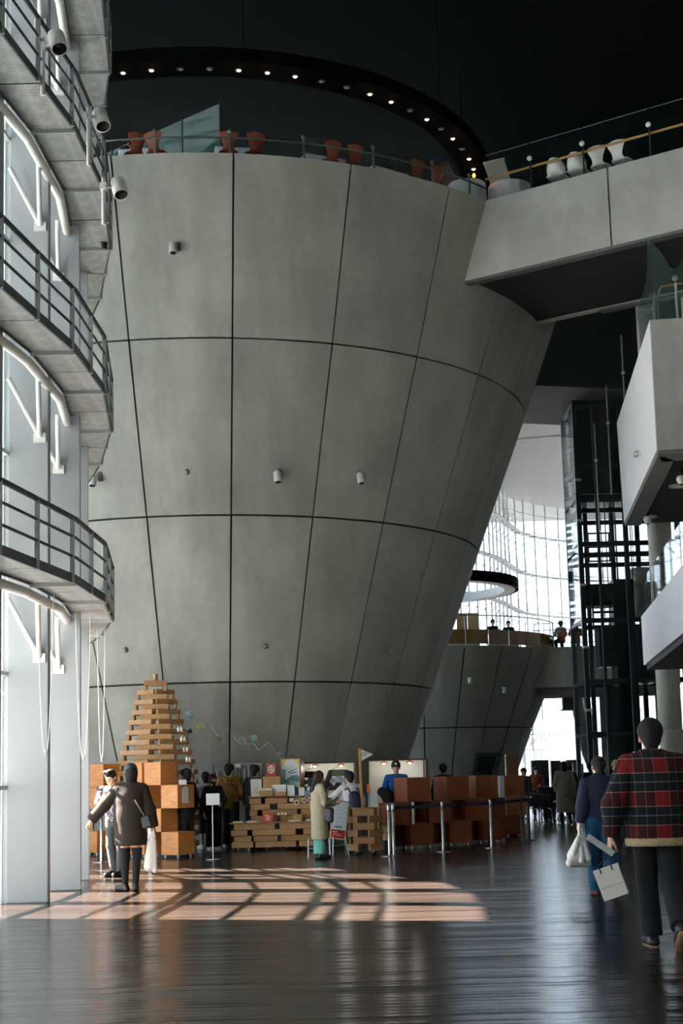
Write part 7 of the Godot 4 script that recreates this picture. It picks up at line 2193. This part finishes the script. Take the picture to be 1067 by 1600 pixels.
func build_people() -> void:
	var black := cloth_mat("black cloth", rgb8(28, 30, 34))
	var dark := cloth_mat("dark cloth", rgb8(40, 42, 48))
	var navy := cloth_mat("navy cloth", rgb8(44, 46, 74))
	var shoe_b := mat("shoe black", rgb8(24, 24, 26), 0.4)
	var shoe_w := mat("shoe white", rgb8(206, 206, 202), 0.5)
	var white := cloth_mat("white cloth", rgb8(214, 216, 216))
	# man in the plaid jacket, walking away
	person({"label": "person in a red and green plaid jacket walking away, nearest on the right", "x": 2.6, "d": 12.04, "h": 1.87, "cell": 0.015, "fine": 0.008, "hcell": 0.0045, "lean": 0.02,
		"le": [-0.325, 1.07, 0.05], "lw": [-0.345, 0.84, -0.01], "re": [0.32, 1.07, 0.06], "rw": [0.34, 0.84, 0.0], "curl": 1.0, "shoulder": 0.195,
		"lk": [-0.075, 0.49, -0.06], "la": [-0.06, 0.085, -0.03], "lt": [-0.07, 0.035, -0.2], "rk": [0.085, 0.46, 0.08], "ra": [0.06, 0.19, 0.40], "rt": [0.07, 0.045, 0.27], "toe_off": true,
		"top": {"m": plaid_mat(), "hem": 0.79, "hem_w": 0.225, "chest_w": 0.185, "puff": 0.04, "cuff": 0.5, "flat": 0.76, "collar": 0.035, "trim": cloth_mat("fleece cream", rgb8(200, 178, 138))},
		"bottom": {"m": cloth_mat("charcoal trousers", rgb8(30, 33, 37)), "puff": 0.018, "hem_r": 0.06}, "shoes": shoe_b, "sole": mat("sole tan", rgb8(140, 112, 76), 0.7), "hair": {"kind": "full", "c": rgb8(26, 25, 25)}})
	var hand := P(2.6 - 0.345 * 1.1 - 0.005, 0.82, 12.07)
	var pb := thing("paper_bag", "cream paper carrier bag swinging from the plaid-jacketed person's hand", "bag", P(2.24, 0.42, 12.02), -0.25)
	var tilt := Basis(Vector3.BACK, 0.32)
	var cream := mat("paper cream", rgb8(222, 216, 208), 0.7)
	var s := st_new()
	hexa(s, [tilt * Vector3(-0.105, 0, 0.05), tilt * Vector3(0.105, 0, 0.05), tilt * Vector3(0.105, 0, -0.06), tilt * Vector3(-0.105, 0, -0.06), tilt * Vector3(-0.11, 0.26, 0.03), tilt * Vector3(0.11, 0.26, 0.03), tilt * Vector3(0.11, 0.26, -0.04), tilt * Vector3(-0.11, 0.26, -0.04)])
	obj("body", done(s), cream, pb)
	s = st_new()
	box(s, tilt * Vector3(0, 0.10, 0.0435), Vector3(0.2, 0.004, 0.004), tilt)
	obj("fold", done(s), mat("fold", rgb8(170, 160, 150), 0.8), pb)
	s = st_new()
	box(s, tilt * Vector3(0, -0.004, -0.005), Vector3(0.208, 0.008, 0.105), tilt)
	obj("base", done(s), mat("bag base", rgb8(60, 52, 46), 0.8), pb)
	var hl := pb.transform.affine_inverse() * hand
	for sx in [-0.05, 0.05]:
		obj("handle", tube_mesh([tilt * Vector3(sx, 0.22, 0.035), tilt * Vector3(sx, 0.28, 0.03), hl + Vector3(sx * 0.2, -0.03, 0)], 0.006, 6), mat("handle dark", rgb8(40, 40, 42), 0.8), pb)
	var en := thing("envelope", "long white folded paper held in the plaid-jacketed person's left hand", "paper", hand + Vector3(-0.09, 0.03, 0.05), 0.0)
	obj("sheet", box_mesh(Vector3(0.26, 0.052, 0.012), 0.003), mat("paper", rgb8(196, 200, 200)), en, Transform3D(Basis(Vector3.FORWARD, 0.62), Vector3.ZERO))
	obj("flap", box_mesh(Vector3(0.05, 0.05, 0.004), 0.001), mat("paper", rgb8(196, 200, 200)), en, Transform3D(Basis(Vector3.FORWARD, 0.62), Vector3(-0.08, 0.055, 0.008)))
	# person in navy
	person({"label": "person in a navy fleece and blue trousers walking away beside the plaid jacket", "x": 3.0, "d": 16.87, "h": 1.62, "cell": 0.018, "fine": 0.009, "hcell": 0.005, "head_yaw": 0.35, "lean": 0.04,
		"le": [-0.235, 1.11, 0.06], "lw": [-0.27, 0.90, 0.02], "curl": 0.9,
		"lk": [-0.09, 0.48, -0.06], "la": [-0.07, 0.085, -0.10], "rk": [0.09, 0.47, 0.06], "ra": [0.08, 0.16, 0.28], "rt": [0.09, 0.05, 0.16], "toe_off": true,
		"top": {"m": navy, "hem": 0.88, "hem_w": 0.17, "chest_w": 0.165, "puff": 0.025, "collar": 0.05}, "bottom": {"m": cloth_mat("blue trousers", rgb8(14, 78, 116)), "puff": 0.03, "hem_r": 0.07}, "shoes": mat("shoe brown", rgb8(84, 52, 44), 0.5), "hair": {"kind": "short", "c": rgb8(40, 36, 34)}})
	var wb := thing("plastic_bag", "full white plastic bag hanging from the navy-dressed person's left hand", "bag", P(2.72, 0.42, 16.8), 0.2)
	var wm := mat("plastic white", rgb8(226, 226, 226), 0.3)
	obj("body", skin_mesh([[Vector3(-0.03, 0.05, 0), Vector3(0.02, 0.2, 0), 0.125, 0.085, 0.7], [Vector3(0.02, 0.2, 0), Vector3(0.035, 0.37, 0), 0.07, 0.028, 0.6], [Vector3(-0.13, -0.02, 0.02), Vector3(0.09, -0.03, 0.0), 0.05, 0.05], [Vector3(-0.09, 0.10, 0.06), Vector3(-0.02, 0.26, 0.04), 0.035, 0.025], [Vector3(0.07, 0.02, 0.07), Vector3(0.05, 0.2, 0.05), 0.04, 0.02], [Vector3(-0.01, 0.0, 0.09), Vector3(0.0, 0.16, 0.07), 0.03, 0.015], [Vector3(0.11, 0.04, 0.0), Vector3(0.07, 0.2, 0.0), 0.035, 0.02]], 0.011, 0.015), wm, wb)
	obj("handle", tube_mesh([Vector3(0.0, 0.3, 0.02), Vector3(0.01, 0.41, 0.01), Vector3(0.06, 0.40, -0.01), Vector3(0.06, 0.3, -0.02)], 0.014, 6), wm, wb)
	# trench coat woman
	person({"label": "person with long dark hair in a long khaki trench coat walking down the aisle", "x": 5.8, "d": 37.8, "h": 1.68, "cell": 0.024, "fine": 0.014, "hcell": 0.009, "le": [-0.22, 1.10, 0.0], "lw": [-0.20, 0.9, -0.12],
		"lk": [-0.09, 0.49, -0.05], "la": [-0.12, 0.085, 0.04], "ra": [0.1, 0.12, 0.16], "rt": [0.11, 0.04, 0.0],
		"top": {"name": "trench_coat", "m": cloth_mat("khaki", rgb8(150, 146, 124)), "hem": 0.34, "hem_w": 0.25, "chest_w": 0.16, "puff": 0.04, "flat": 0.75}, "shoes": shoe_b, "socks": black, "hair": {"kind": "long", "len": 0.30, "c": rgb8(30, 24, 22)}})
	var sb := thing("shoulder_bag", "large olive shoulder bag on the trench coat wearer's right side", "bag", P(5.98, 0.72, 37.55), 0.2)
	obj("body", skin_mesh([[Vector3(-0.12, 0.06, 0), Vector3(0.14, 0.06, 0), 0.08, 0.08, 0.8], [Vector3(-0.06, 0.16, 0), Vector3(0.08, 0.16, 0), 0.09, 0.08, 0.8]], 0.02, 0.04), mat("olive bag", rgb8(104, 104, 84), 0.7), sb)
	obj("strap", tube_mesh([Vector3(-0.12, 0.18, 0), Vector3(-0.06, 0.5, 0.04), Vector3(0.0, 0.66, -0.15)], 0.014, 6), mat("olive bag", rgb8(104, 104, 84)), sb)
	# woman in brown
	person({"label": "person in a dark cap and loose brown coat with black over-knee socks, seen from behind", "x": -2.95, "d": 19.35, "h": 1.69, "cell": 0.016, "fine": 0.009, "hcell": 0.005, "head_yaw": 0.45,
		"le": [-0.36, 1.17, -0.06], "lw": [-0.54, 0.97, -0.10], "re": [0.26, 1.09, 0.03], "rw": [0.31, 0.86, -0.02], "curl": 1.0, "yaw": 0.08,
		"lk": [-0.075, 0.49, -0.01], "la": [-0.075, 0.085, 0.02], "lt": [-0.18, 0.035, -0.08], "rk": [0.085, 0.49, 0.0], "ra": [0.065, 0.085, 0.05], "rt": [0.07, 0.035, -0.10],
		"top": {"name": "coat", "m": cloth_mat("brown coat", rgb8(52, 44, 39)), "hem": 0.62, "hem_w": 0.225, "chest_w": 0.18, "puff": 0.035, "flat": 0.78, "cuff": 1.0, "collar": 0.02}, "socks": black, "shoes": shoe_b,
		"hair": {"kind": "bob", "c": rgb8(22, 20, 22)}, "hat": {"kind": "cap", "m": mat("cap leather", rgb8(50, 58, 66), 0.4)}})
	var sw := thing("shopping_bag", "long white shopping bag held in the brown-coated person's right hand", "bag", P(-2.67, 0.25, 19.33), -0.1)
	obj("body", skin_mesh([[Vector3(-0.03, 0.08, 0), Vector3(0.0, 0.40, 0), 0.075, 0.055, 0.6], [Vector3(0.05, 0.02, 0), Vector3(0.04, 0.42, 0), 0.035, 0.035, 0.7], [Vector3(0.0, 0.40, 0), Vector3(0.03, 0.54, 0), 0.05, 0.025, 0.6]], 0.012, 0.02), mat("bag white", rgb8(230, 230, 228), 0.5), sw)
	obj("handle", tube_mesh([Vector3(0.0, 0.46, 0), Vector3(0.035, 0.58, 0), Vector3(0.06, 0.46, 0)], 0.012, 6), mat("bag white", rgb8(230, 230, 228)), sw)
	var cb := thing("crossbody_bag", "small black crossbody bag at the brown coat's right hip", "bag", P(-2.70, 0.93, 19.12), -0.3)
	obj("pouch", box_mesh(Vector3(0.14, 0.17, 0.05), 0.02), mat("bag black", rgb8(26, 28, 34), 0.5), cb, Transform3D(Basis(Vector3.FORWARD, -0.3), Vector3.ZERO))
	obj("strap", tube_mesh([Vector3(-0.03, 0.08, 0.0), Vector3(-0.14, 0.26, 0.015), Vector3(-0.16, 0.30, 0.01)], 0.009, 6), mat("strap grey", rgb8(96, 92, 84), 0.5), cb)
	# the man with the camera
	person({"label": "person in a navy and white patterned shirt facing us, raising a camera to the mouth", "x": -3.62, "d": 22.3, "h": 1.66, "yaw": PI - 0.25, "cell": 0.017, "fine": 0.008, "hcell": 0.005, "lean": 0.1, "side": -0.10, "head_pitch": 0.3, "head_yaw": -0.15,
		"le": [-0.16, 1.12, -0.16], "lw": [-0.05, 1.27, -0.26], "re": [0.26, 1.10, -0.12], "rw": [0.12, 1.25, -0.27], "lin": [1, 0.2, 0.3], "rin": [-1, 0.2, 0.3], "curl": 1.0, "skin": rgb8(222, 176, 150),
		"lk": [-0.09, 0.5, -0.03], "la": [-0.05, 0.085, 0.02], "rk": [0.10, 0.5, 0.0], "ra": [0.05, 0.085, 0.02], "rt": [0.13, 0.035, -0.12], "lt": [-0.02, 0.035, -0.14],
		"top": {"name": "shirt", "m": pattern_shirt(), "hem": 0.83, "hem_w": 0.155, "chest_w": 0.15, "puff": 0.02, "sleeve": 0.85}, "bottom": {"m": cloth_mat("grey trousers", rgb8(70, 74, 78)), "puff": 0.015, "hem_r": 0.05}, "shoes": shoe_b, "hair": {"kind": "quiff", "c": rgb8(22, 20, 20)}})
	var cm := thing("camera", "small black camera held to the photographing person's face", "camera", P(-3.70, 1.27, 21.98), -0.2)
	obj("body", box_mesh(Vector3(0.11, 0.07, 0.04), 0.01), mat("black plastic", rgb8(40, 48, 50)), cm)
	obj("lens", lathe_mesh([Vector2(0.0, -0.045), Vector2(0.028, -0.045), Vector2(0.03, 0.0), Vector2(0, 0.0)], 14), mat("lens dark", rgb8(40, 42, 44)), cm, Transform3D(Basis(Vector3.RIGHT, -PI / 2), Vector3(0, 0, 0.02)))
	# clerk hidden behind the left stall
	person({"label": "person with dark hair and glasses behind the left stall, only the head showing", "x": -3.12, "d": 27.62, "h": 1.66, "yaw": 0.9, "cell": 0.03, "fine": 0.011, "hands": "", "skin": rgb8(170, 120, 92), "top": {"m": black}, "bottom": {"m": dark}, "shoes": shoe_b, "hair": {"kind": "full"}})
	# shoppers
	person({"label": "person with a dark red beanie and black face mask among the shoppers", "x": -2.78, "d": 29.5, "h": 1.55, "yaw": PI + 0.5, "cell": 0.024, "fine": 0.009, "hcell": 0.008, "le": [-0.23, 1.12, -0.05], "lw": [-0.1, 1.05, -0.25], "top": {"m": cloth_mat("ink coat", rgb8(34, 36, 46)), "hem": 0.72, "puff": 0.035, "hem_w": 0.19}, "bottom": {"m": black, "puff": 0.03, "hem_r": 0.07}, "shoes": shoe_w, "hair": {"kind": "bob"}, "hat": {"kind": "beanie", "m": cloth_mat("dark red knit", rgb8(118, 44, 46))}, "mask": mat("mask black", rgb8(26, 26, 28), 0.8)})
	person({"label": "person with a round dark bob and a white top, left of the red beanie", "x": -2.98, "d": 29.95, "h": 1.62, "yaw": 0.5, "cell": 0.026, "fine": 0.011, "hcell": 0.009, "top": {"m": white, "hem": 0.86, "puff": 0.03, "hem_w": 0.18}, "bottom": {"kind": "skirt", "m": black, "hem": 0.35, "w": 0.19}, "shoes": shoe_w, "hair": {"kind": "bob"}})
	var tt := thing("tote_bag", "black and white tote bag at the hip of the person with the dark bob", "bag", P(-3.12, 0.62, 29.5), 0.3)
	obj("body", box_mesh(Vector3(0.32, 0.34, 0.1), 0.03), mat("bag black", rgb8(26, 28, 34)), tt, Transform3D(Basis.IDENTITY, Vector3(0, 0.16, 0)))
	obj("flap", box_mesh(Vector3(0.16, 0.22, 0.012), 0.005), mat("goods white", rgb8(216, 216, 212)), tt, Transform3D(Basis.IDENTITY, Vector3(0.0, 0.40, 0.05)))
	obj("strap", tube_mesh([Vector3(-0.1, 0.32, 0), Vector3(-0.05, 0.62, -0.1), Vector3(0.06, 0.66, -0.22)], 0.012, 6), mat("bag black", rgb8(26, 28, 34)), tt)
	person({"label": "person in a mustard hooded jacket seen from behind at the shop", "x": -2.5, "d": 30.3, "h": 1.76, "yaw": -0.15, "head_yaw": -0.35, "cell": 0.02, "fine": 0.01, "hcell": 0.008, "le": [-0.24, 1.12, -0.02], "lw": [-0.17, 1.0, -0.2], "re": [0.26, 1.12, -0.04], "rw": [0.2, 1.0, -0.22], "skin": rgb8(226, 178, 140),
		"top": {"m": cloth_mat("mustard", rgb8(136, 102, 40)), "hem": 0.80, "hem_w": 0.19, "chest_w": 0.17, "puff": 0.035, "hood": true}, "bottom": {"m": black, "puff": 0.03, "hem_r": 0.07}, "shoes": shoe_w, "hair": {"kind": "full"}})
	var cs := thing("crossbody_strap", "thin dark bag strap across the back of the mustard jacket", "strap", P(-2.5, 0.0, 30.3), -0.15)
	obj("strap", tube_mesh([Vector3(0.0, 1.43, 0.185), Vector3(0.10, 1.34, 0.185), Vector3(0.20, 1.2, 0.15)], 0.012, 6), mat("bag black", rgb8(26, 28, 34)), cs)
	obj("buckle", box_mesh(Vector3(0.03, 0.03, 0.012), 0.004), mat("chrome soft", rgb8(190, 192, 190)), cs, Transform3D(Basis.IDENTITY, Vector3(0.05, 1.385, 0.19)))
	person({"label": "person in a long near-black coat right of the mustard jacket", "x": -1.98, "d": 30.2, "h": 1.72, "yaw": -0.6, "side": -0.06, "cell": 0.024, "fine": 0.011, "hcell": 0.009, "top": {"name": "coat", "m": cloth_mat("midnight coat", rgb8(26, 28, 40)), "hem": 0.34, "hem_w": 0.20, "chest_w": 0.165, "puff": 0.035, "flat": 0.8}, "bottom": {"m": black}, "shoes": shoe_b, "hair": {"kind": "full"}})
	# beige coat
	person({"label": "person in a beige coat over a teal pleated skirt, browsing leaflets", "x": -0.5, "d": 25.6, "h": 1.56, "yaw": -1.25, "head_pitch": 0.25, "cell": 0.017, "fine": 0.009, "hcell": 0.006, "le": [-0.22, 1.10, -0.08], "lw": [-0.12, 1.12, -0.30], "re": [0.22, 1.10, -0.06], "rw": [0.13, 1.07, -0.28], "lin": [0.5, 1, 0], "rin": [-0.5, 1, 0],
		"top": {"name": "coat", "m": cloth_mat("beige coat", rgb8(186, 174, 146)), "hem": 0.38, "hem_w": 0.20, "chest_w": 0.16, "puff": 0.03, "flat": 0.85}, "bottom": {"kind": "skirt", "m": pleats_mat(), "hem": 0.10, "w": 0.175}, "shoes": shoe_b, "hair": {"kind": "long", "len": 0.26, "c": rgb8(48, 32, 26)}})
	var lf := thing("leaflet", "teal leaflet open in the beige-coated person's hands", "leaflet", P(-0.22, 1.05, 25.45), -0.4)
	obj("page", box_mesh(Vector3(0.16, 0.01, 0.12), 0.003), mat("leaf teal", rgb8(96, 156, 140), 0.6), lf, Transform3D(Basis(Vector3.BACK, 0.45), Vector3.ZERO))
	obj("page", box_mesh(Vector3(0.14, 0.01, 0.12), 0.003), mat("leaf rose", rgb8(170, 130, 130), 0.6), lf, Transform3D(Basis(Vector3.BACK, 0.1), Vector3(-0.13, 0.0, 0.02)))
	var bb := thing("shoulder_bag", "black shoulder bag hanging at the beige-coated person's front side", "bag", P(-0.33, 0.66, 25.25), -0.9)
	obj("body", box_mesh(Vector3(0.24, 0.26, 0.09), 0.03), mat("bag black", rgb8(26, 28, 34)), bb, Transform3D(Basis(Vector3.FORWARD, 0.1), Vector3(0, 0.13, 0)))
	obj("strap", tube_mesh([Vector3(-0.09, 0.25, 0), Vector3(-0.04, 0.5, 0.0), Vector3(0.0, 0.62, -0.03)], 0.016, 6), mat("bag black", rgb8(26, 28, 34)), bb)
	# white shirt with backpack
	person({"label": "person in a white shirt with a navy backpack, reaching over the display", "x": 0.12, "d": 27.6, "h": 1.62, "yaw": 0.35, "lean": 0.30, "head_yaw": 0.2, "cell": 0.02, "fine": 0.01, "hcell": 0.007, "seat": 0.86, "le": [-0.33, 1.10, -0.30], "lw": [-0.46, 1.06, -0.42], "top": {"name": "shirt", "m": white, "hem": 0.80, "puff": 0.025, "hem_w": 0.165}, "bottom": {"m": dark, "puff": 0.02}, "shoes": shoe_b, "hair": {"kind": "full", "c": rgb8(24, 26, 36)}})
	var bp := thing("backpack", "navy backpack with pale zip lines on the white-shirted person's back", "backpack", P(0.17, 0.80, 27.33), 0.35)
	var bpm := mat("pack navy", rgb8(30, 36, 58), 0.7)
	obj("body", skin_mesh([[Vector3(0, 0.10, 0), Vector3(0, 0.26, -0.06), 0.135, 0.115, 0.55]], 0.014, 0.02), bpm, bp)
	for y in [0.13, 0.2]:
		obj("zip", tube_mesh([Vector3(-0.09, y, 0.075 - y * 0.25), Vector3(0.09, y + 0.03, 0.075 - y * 0.25)], 0.004, 5), mat("zip pale", rgb8(150, 154, 160), 0.5), bp)
	for sx in [-1, 1]:
		obj("strap", tube_mesh([Vector3(0.08 * sx, 0.34, -0.06), Vector3(0.10 * sx, 0.43, -0.14), Vector3(0.11 * sx, 0.40, -0.28)], 0.016, 6), bpm, bp)
	# clerk in blue
	person({"label": "person in a bright blue shirt and black cap behind the right counter", "x": 1.03, "d": 29.3, "h": 1.72, "yaw": PI, "cell": 0.02, "fine": 0.008, "hcell": 0.006, "skin": rgb8(206, 160, 132), "re": [0.25, 1.12, -0.05], "rw": [0.10, 1.05, -0.22], "le": [-0.23, 1.12, 0.0], "lw": [-0.12, 1.03, -0.2],
		"top": {"name": "shirt", "m": cloth_mat("bright blue", rgb8(20, 80, 150)), "hem": 0.82, "puff": 0.02}, "bottom": {"m": black}, "shoes": shoe_b, "hair": {"kind": "short"}, "hat": {"kind": "cap", "m": mat("cap black", rgb8(24, 26, 28), 0.6), "badge": mat("goods white", rgb8(216, 216, 212))}})
	var cl := thing("folded_coat", "black coat bundled over the blue-shirted clerk's arm", "coat", P(0.78, 0.86, 28.95))
	obj("bundle", skin_mesh([[Vector3(-0.06, 0.26, 0), Vector3(0.10, 0.16, 0), 0.10, 0.10, 0.8], [Vector3(0.02, 0.2, 0), Vector3(0.12, -0.06, 0), 0.11, 0.13, 0.8]], 0.018, 0.05), black, cl)
	obj("lining", skin_mesh([[Vector3(0.06, 0.0, 0.10), Vector3(0.14, -0.1, 0.1), 0.03, 0.03]], 0.014, 0.02), dark, cl)
	person({"label": "person with cropped hair in black behind the right counter, seen from behind", "x": 2.12, "d": 31.0, "h": 1.66, "yaw": 0.1, "cell": 0.026, "fine": 0.01, "hands": "", "skin": rgb8(206, 160, 136), "top": {"m": black, "collar": 0.02}, "bottom": {"m": black}, "shoes": shoe_b, "hair": {"kind": "short", "c": rgb8(34, 28, 26)}})
	person({"label": "person bending low behind the right counter, only dark hair showing", "x": 2.95, "d": 31.2, "h": 1.45, "yaw": 2.6, "cell": 0.03, "fine": 0.012, "hands": "", "top": {"m": dark}, "bottom": {"m": black}, "shoes": shoe_b, "hair": {"kind": "full"}})
	# far seating and aisle
	person({"label": "person in dark clothes standing at the far tables by the end crates", "x": 5.38, "d": 43.0, "h": 1.52, "yaw": 2.4, "cell": 0.034, "fine": 0.016, "hcell": 0.012, "top": {"m": dark, "puff": 0.03}, "bottom": {"m": black}, "shoes": shoe_b, "hair": {"kind": "full", "c": rgb8(40, 30, 28)}})
	person({"label": "person in a rust orange top standing beyond the far tables", "x": 5.95, "d": 44.5, "h": 1.55, "yaw": PI, "cell": 0.034, "fine": 0.016, "hcell": 0.012, "le": [-0.24, 1.12, -0.05], "lw": [-0.1, 1.08, -0.25], "top": {"m": cloth_mat("rust", rgb8(150, 72, 50)), "puff": 0.03}, "bottom": {"m": dark}, "shoes": shoe_b, "hair": {"kind": "full"}})
	var sit := {"lk": [-0.12, 0.50, -0.42], "la": [-0.12, 0.085, -0.40], "rk": [0.12, 0.50, -0.42], "ra": [0.12, 0.085, -0.40], "seat": 0.52}
	var p1 := {"label": "person in black seated with back turned at the far tables", "x": 5.58, "d": 39.7, "h": 1.62, "yaw": -0.3, "cell": 0.03, "fine": 0.015, "hcell": 0.012, "le": [-0.24, 0.75, -0.1], "lw": [-0.15, 0.72, -0.32], "re": [0.24, 0.75, -0.1], "rw": [0.15, 0.72, -0.32], "top": {"m": black, "hem": 0.46, "puff": 0.035}, "bottom": {"m": black, "puff": 0.02}, "shoes": shoe_b, "hair": {"kind": "full"}}
	p1.merge(sit)
	person(p1)
	var p2 := {"label": "person in a dark jacket seated on the aisle side of the far tables", "x": 6.15, "d": 40.6, "h": 1.55, "yaw": 1.5, "cell": 0.03, "fine": 0.015, "hcell": 0.012, "le": [-0.24, 0.75, -0.1], "lw": [-0.15, 0.72, -0.32], "re": [0.24, 0.75, -0.1], "rw": [0.15, 0.72, -0.32], "top": {"m": dark, "hem": 0.46, "puff": 0.03}, "bottom": {"m": dark, "puff": 0.02}, "shoes": shoe_w, "hair": {"kind": "bob"}}
	p2.merge(sit)
	person(p2)
	person({"label": "person in dark clothes walking just ahead of the trench coat", "x": 6.75, "d": 43.0, "h": 1.62, "yaw": 0.1, "cell": 0.032, "fine": 0.016, "hcell": 0.012, "skin": rgb8(206, 160, 136), "top": {"m": dark, "puff": 0.03}, "bottom": {"m": black}, "shoes": shoe_b, "hair": {"kind": "long", "len": 0.2}})
	person({"label": "person in black walking in the aisle just beyond the trench coat's right", "x": 6.98, "d": 40.6, "h": 1.60, "yaw": 0.1, "cell": 0.03, "fine": 0.015, "hcell": 0.012, "top": {"m": black, "puff": 0.04, "hem": 0.7, "hem_w": 0.19}, "bottom": {"m": black}, "shoes": shoe_b, "hair": {"kind": "full"}})
	person({"label": "person in black walking in the aisle, half hidden by the navy fleece", "x": 7.35, "d": 41.4, "h": 1.58, "yaw": -0.1, "cell": 0.03, "fine": 0.015, "hcell": 0.012, "top": {"m": black, "puff": 0.04, "hem": 0.7, "hem_w": 0.19}, "bottom": {"m": black}, "shoes": shoe_b, "hair": {"kind": "full"}})
	person({"label": "person in a pale beret facing us between the navy fleece and the plaid jacket", "x": 5.05, "d": 26.5, "h": 1.60, "yaw": PI - 0.2, "cell": 0.024, "fine": 0.009, "hcell": 0.009, "skin": rgb8(212, 164, 142), "top": {"m": cloth_mat("slate", rgb8(58, 68, 78)), "puff": 0.03}, "bottom": {"m": black}, "shoes": shoe_b, "hair": {"kind": "bob", "c": rgb8(40, 28, 26)}, "hat": {"kind": "beanie", "m": cloth_mat("beret tan", rgb8(150, 122, 96))}})
	# up in the cafes
	var sit2 := {"lk": [-0.12, 0.50, -0.42], "la": [-0.12, 0.085, -0.40], "rk": [0.12, 0.50, -0.42], "ra": [0.12, 0.085, -0.40], "seat": 0.54, "cell": 0.034, "fine": 0.016, "hands": ""}
	for q in [["person with dark hair seated behind the bronze counter, left of two", 6.05, 6.24, 56.3, PI, black], ["person with dark hair seated behind the bronze counter, right of two", 6.75, 6.24, 56.9, PI, dark], ["person in pale clothes seated on the far footbridge, left of two", 9.02, 6.25, 57.85, 0.1, cloth_mat("pale shirt", rgb8(176, 170, 160))], ["person in dark clothes seated on the far footbridge, right of two", 9.62, 6.25, 57.85, -0.1, dark]]:
		var pp := {"label": q[0], "x": q[1], "y": q[2], "d": q[3], "yaw": q[4], "h": 1.66 if q[3] > 57.5 else 1.62, "le": [-0.24, 0.77, -0.1], "lw": [-0.15, 0.74, -0.32], "re": [0.24, 0.77, -0.1], "rw": [0.15, 0.74, -0.32], "top": {"m": q[5], "hem": 0.5}, "bottom": {"m": black}, "shoes": shoe_b, "hair": {"kind": "full"}}
		pp.merge(sit2)
		person(pp)
	var rp := {"label": "person in dark clothes bending at the leftmost restaurant table", "x": -4.5, "y": 13.8, "d": 28.3, "yaw": -1.1, "h": 1.62, "lean": 0.35, "head_pitch": 0.5, "le": [-0.24, 0.77, -0.2], "lw": [-0.1, 0.80, -0.4], "re": [0.24, 0.77, -0.2], "rw": [0.1, 0.80, -0.4], "top": {"m": black, "hem": 0.5}, "bottom": {"m": black}, "shoes": shoe_b, "hair": {"kind": "full"}}
	rp.merge(sit2, false)
	person(rp)

func pattern_shirt() -> StandardMaterial3D:
	var n := 128
	var im := Image.create(n, n, false, Image.FORMAT_RGB8)
	var nz := noise(91, 0.035, 2)
	for y in n:
		for x in n:
			var v := nz.get_noise_2d(x, y)
			var c := Color(0.08, 0.09, 0.20)
			if v > 0.16:
				c = Color(0.62, 0.62, 0.65)
			elif v < -0.32:
				c = Color(0.40, 0.36, 0.46)
			im.set_pixel(x, y, c)
	var m := mat("pattern shirt", Color(1, 1, 1), 0.85)
	m.albedo_texture = tex("pattern", im)
	m.uv1_triplanar = true
	m.uv1_scale = Vector3(2.2, 2.2, 2.2)
	return m

func pleats_mat() -> StandardMaterial3D:
	var im := Image.create(64, 64, false, Image.FORMAT_RGB8)
	for y in 64:
		for x in 64:
			var v := 0.85 + 0.15 * sin(x / 64.0 * TAU * 4.0)
			im.set_pixel(x, y, Color(v, v, v))
	var m := mat("teal pleats", rgb8(112, 190, 178), 0.8)
	m.albedo_texture = tex("pleats", im)
	m.uv1_triplanar = true
	m.uv1_scale = Vector3(6, 6, 6)
	return m
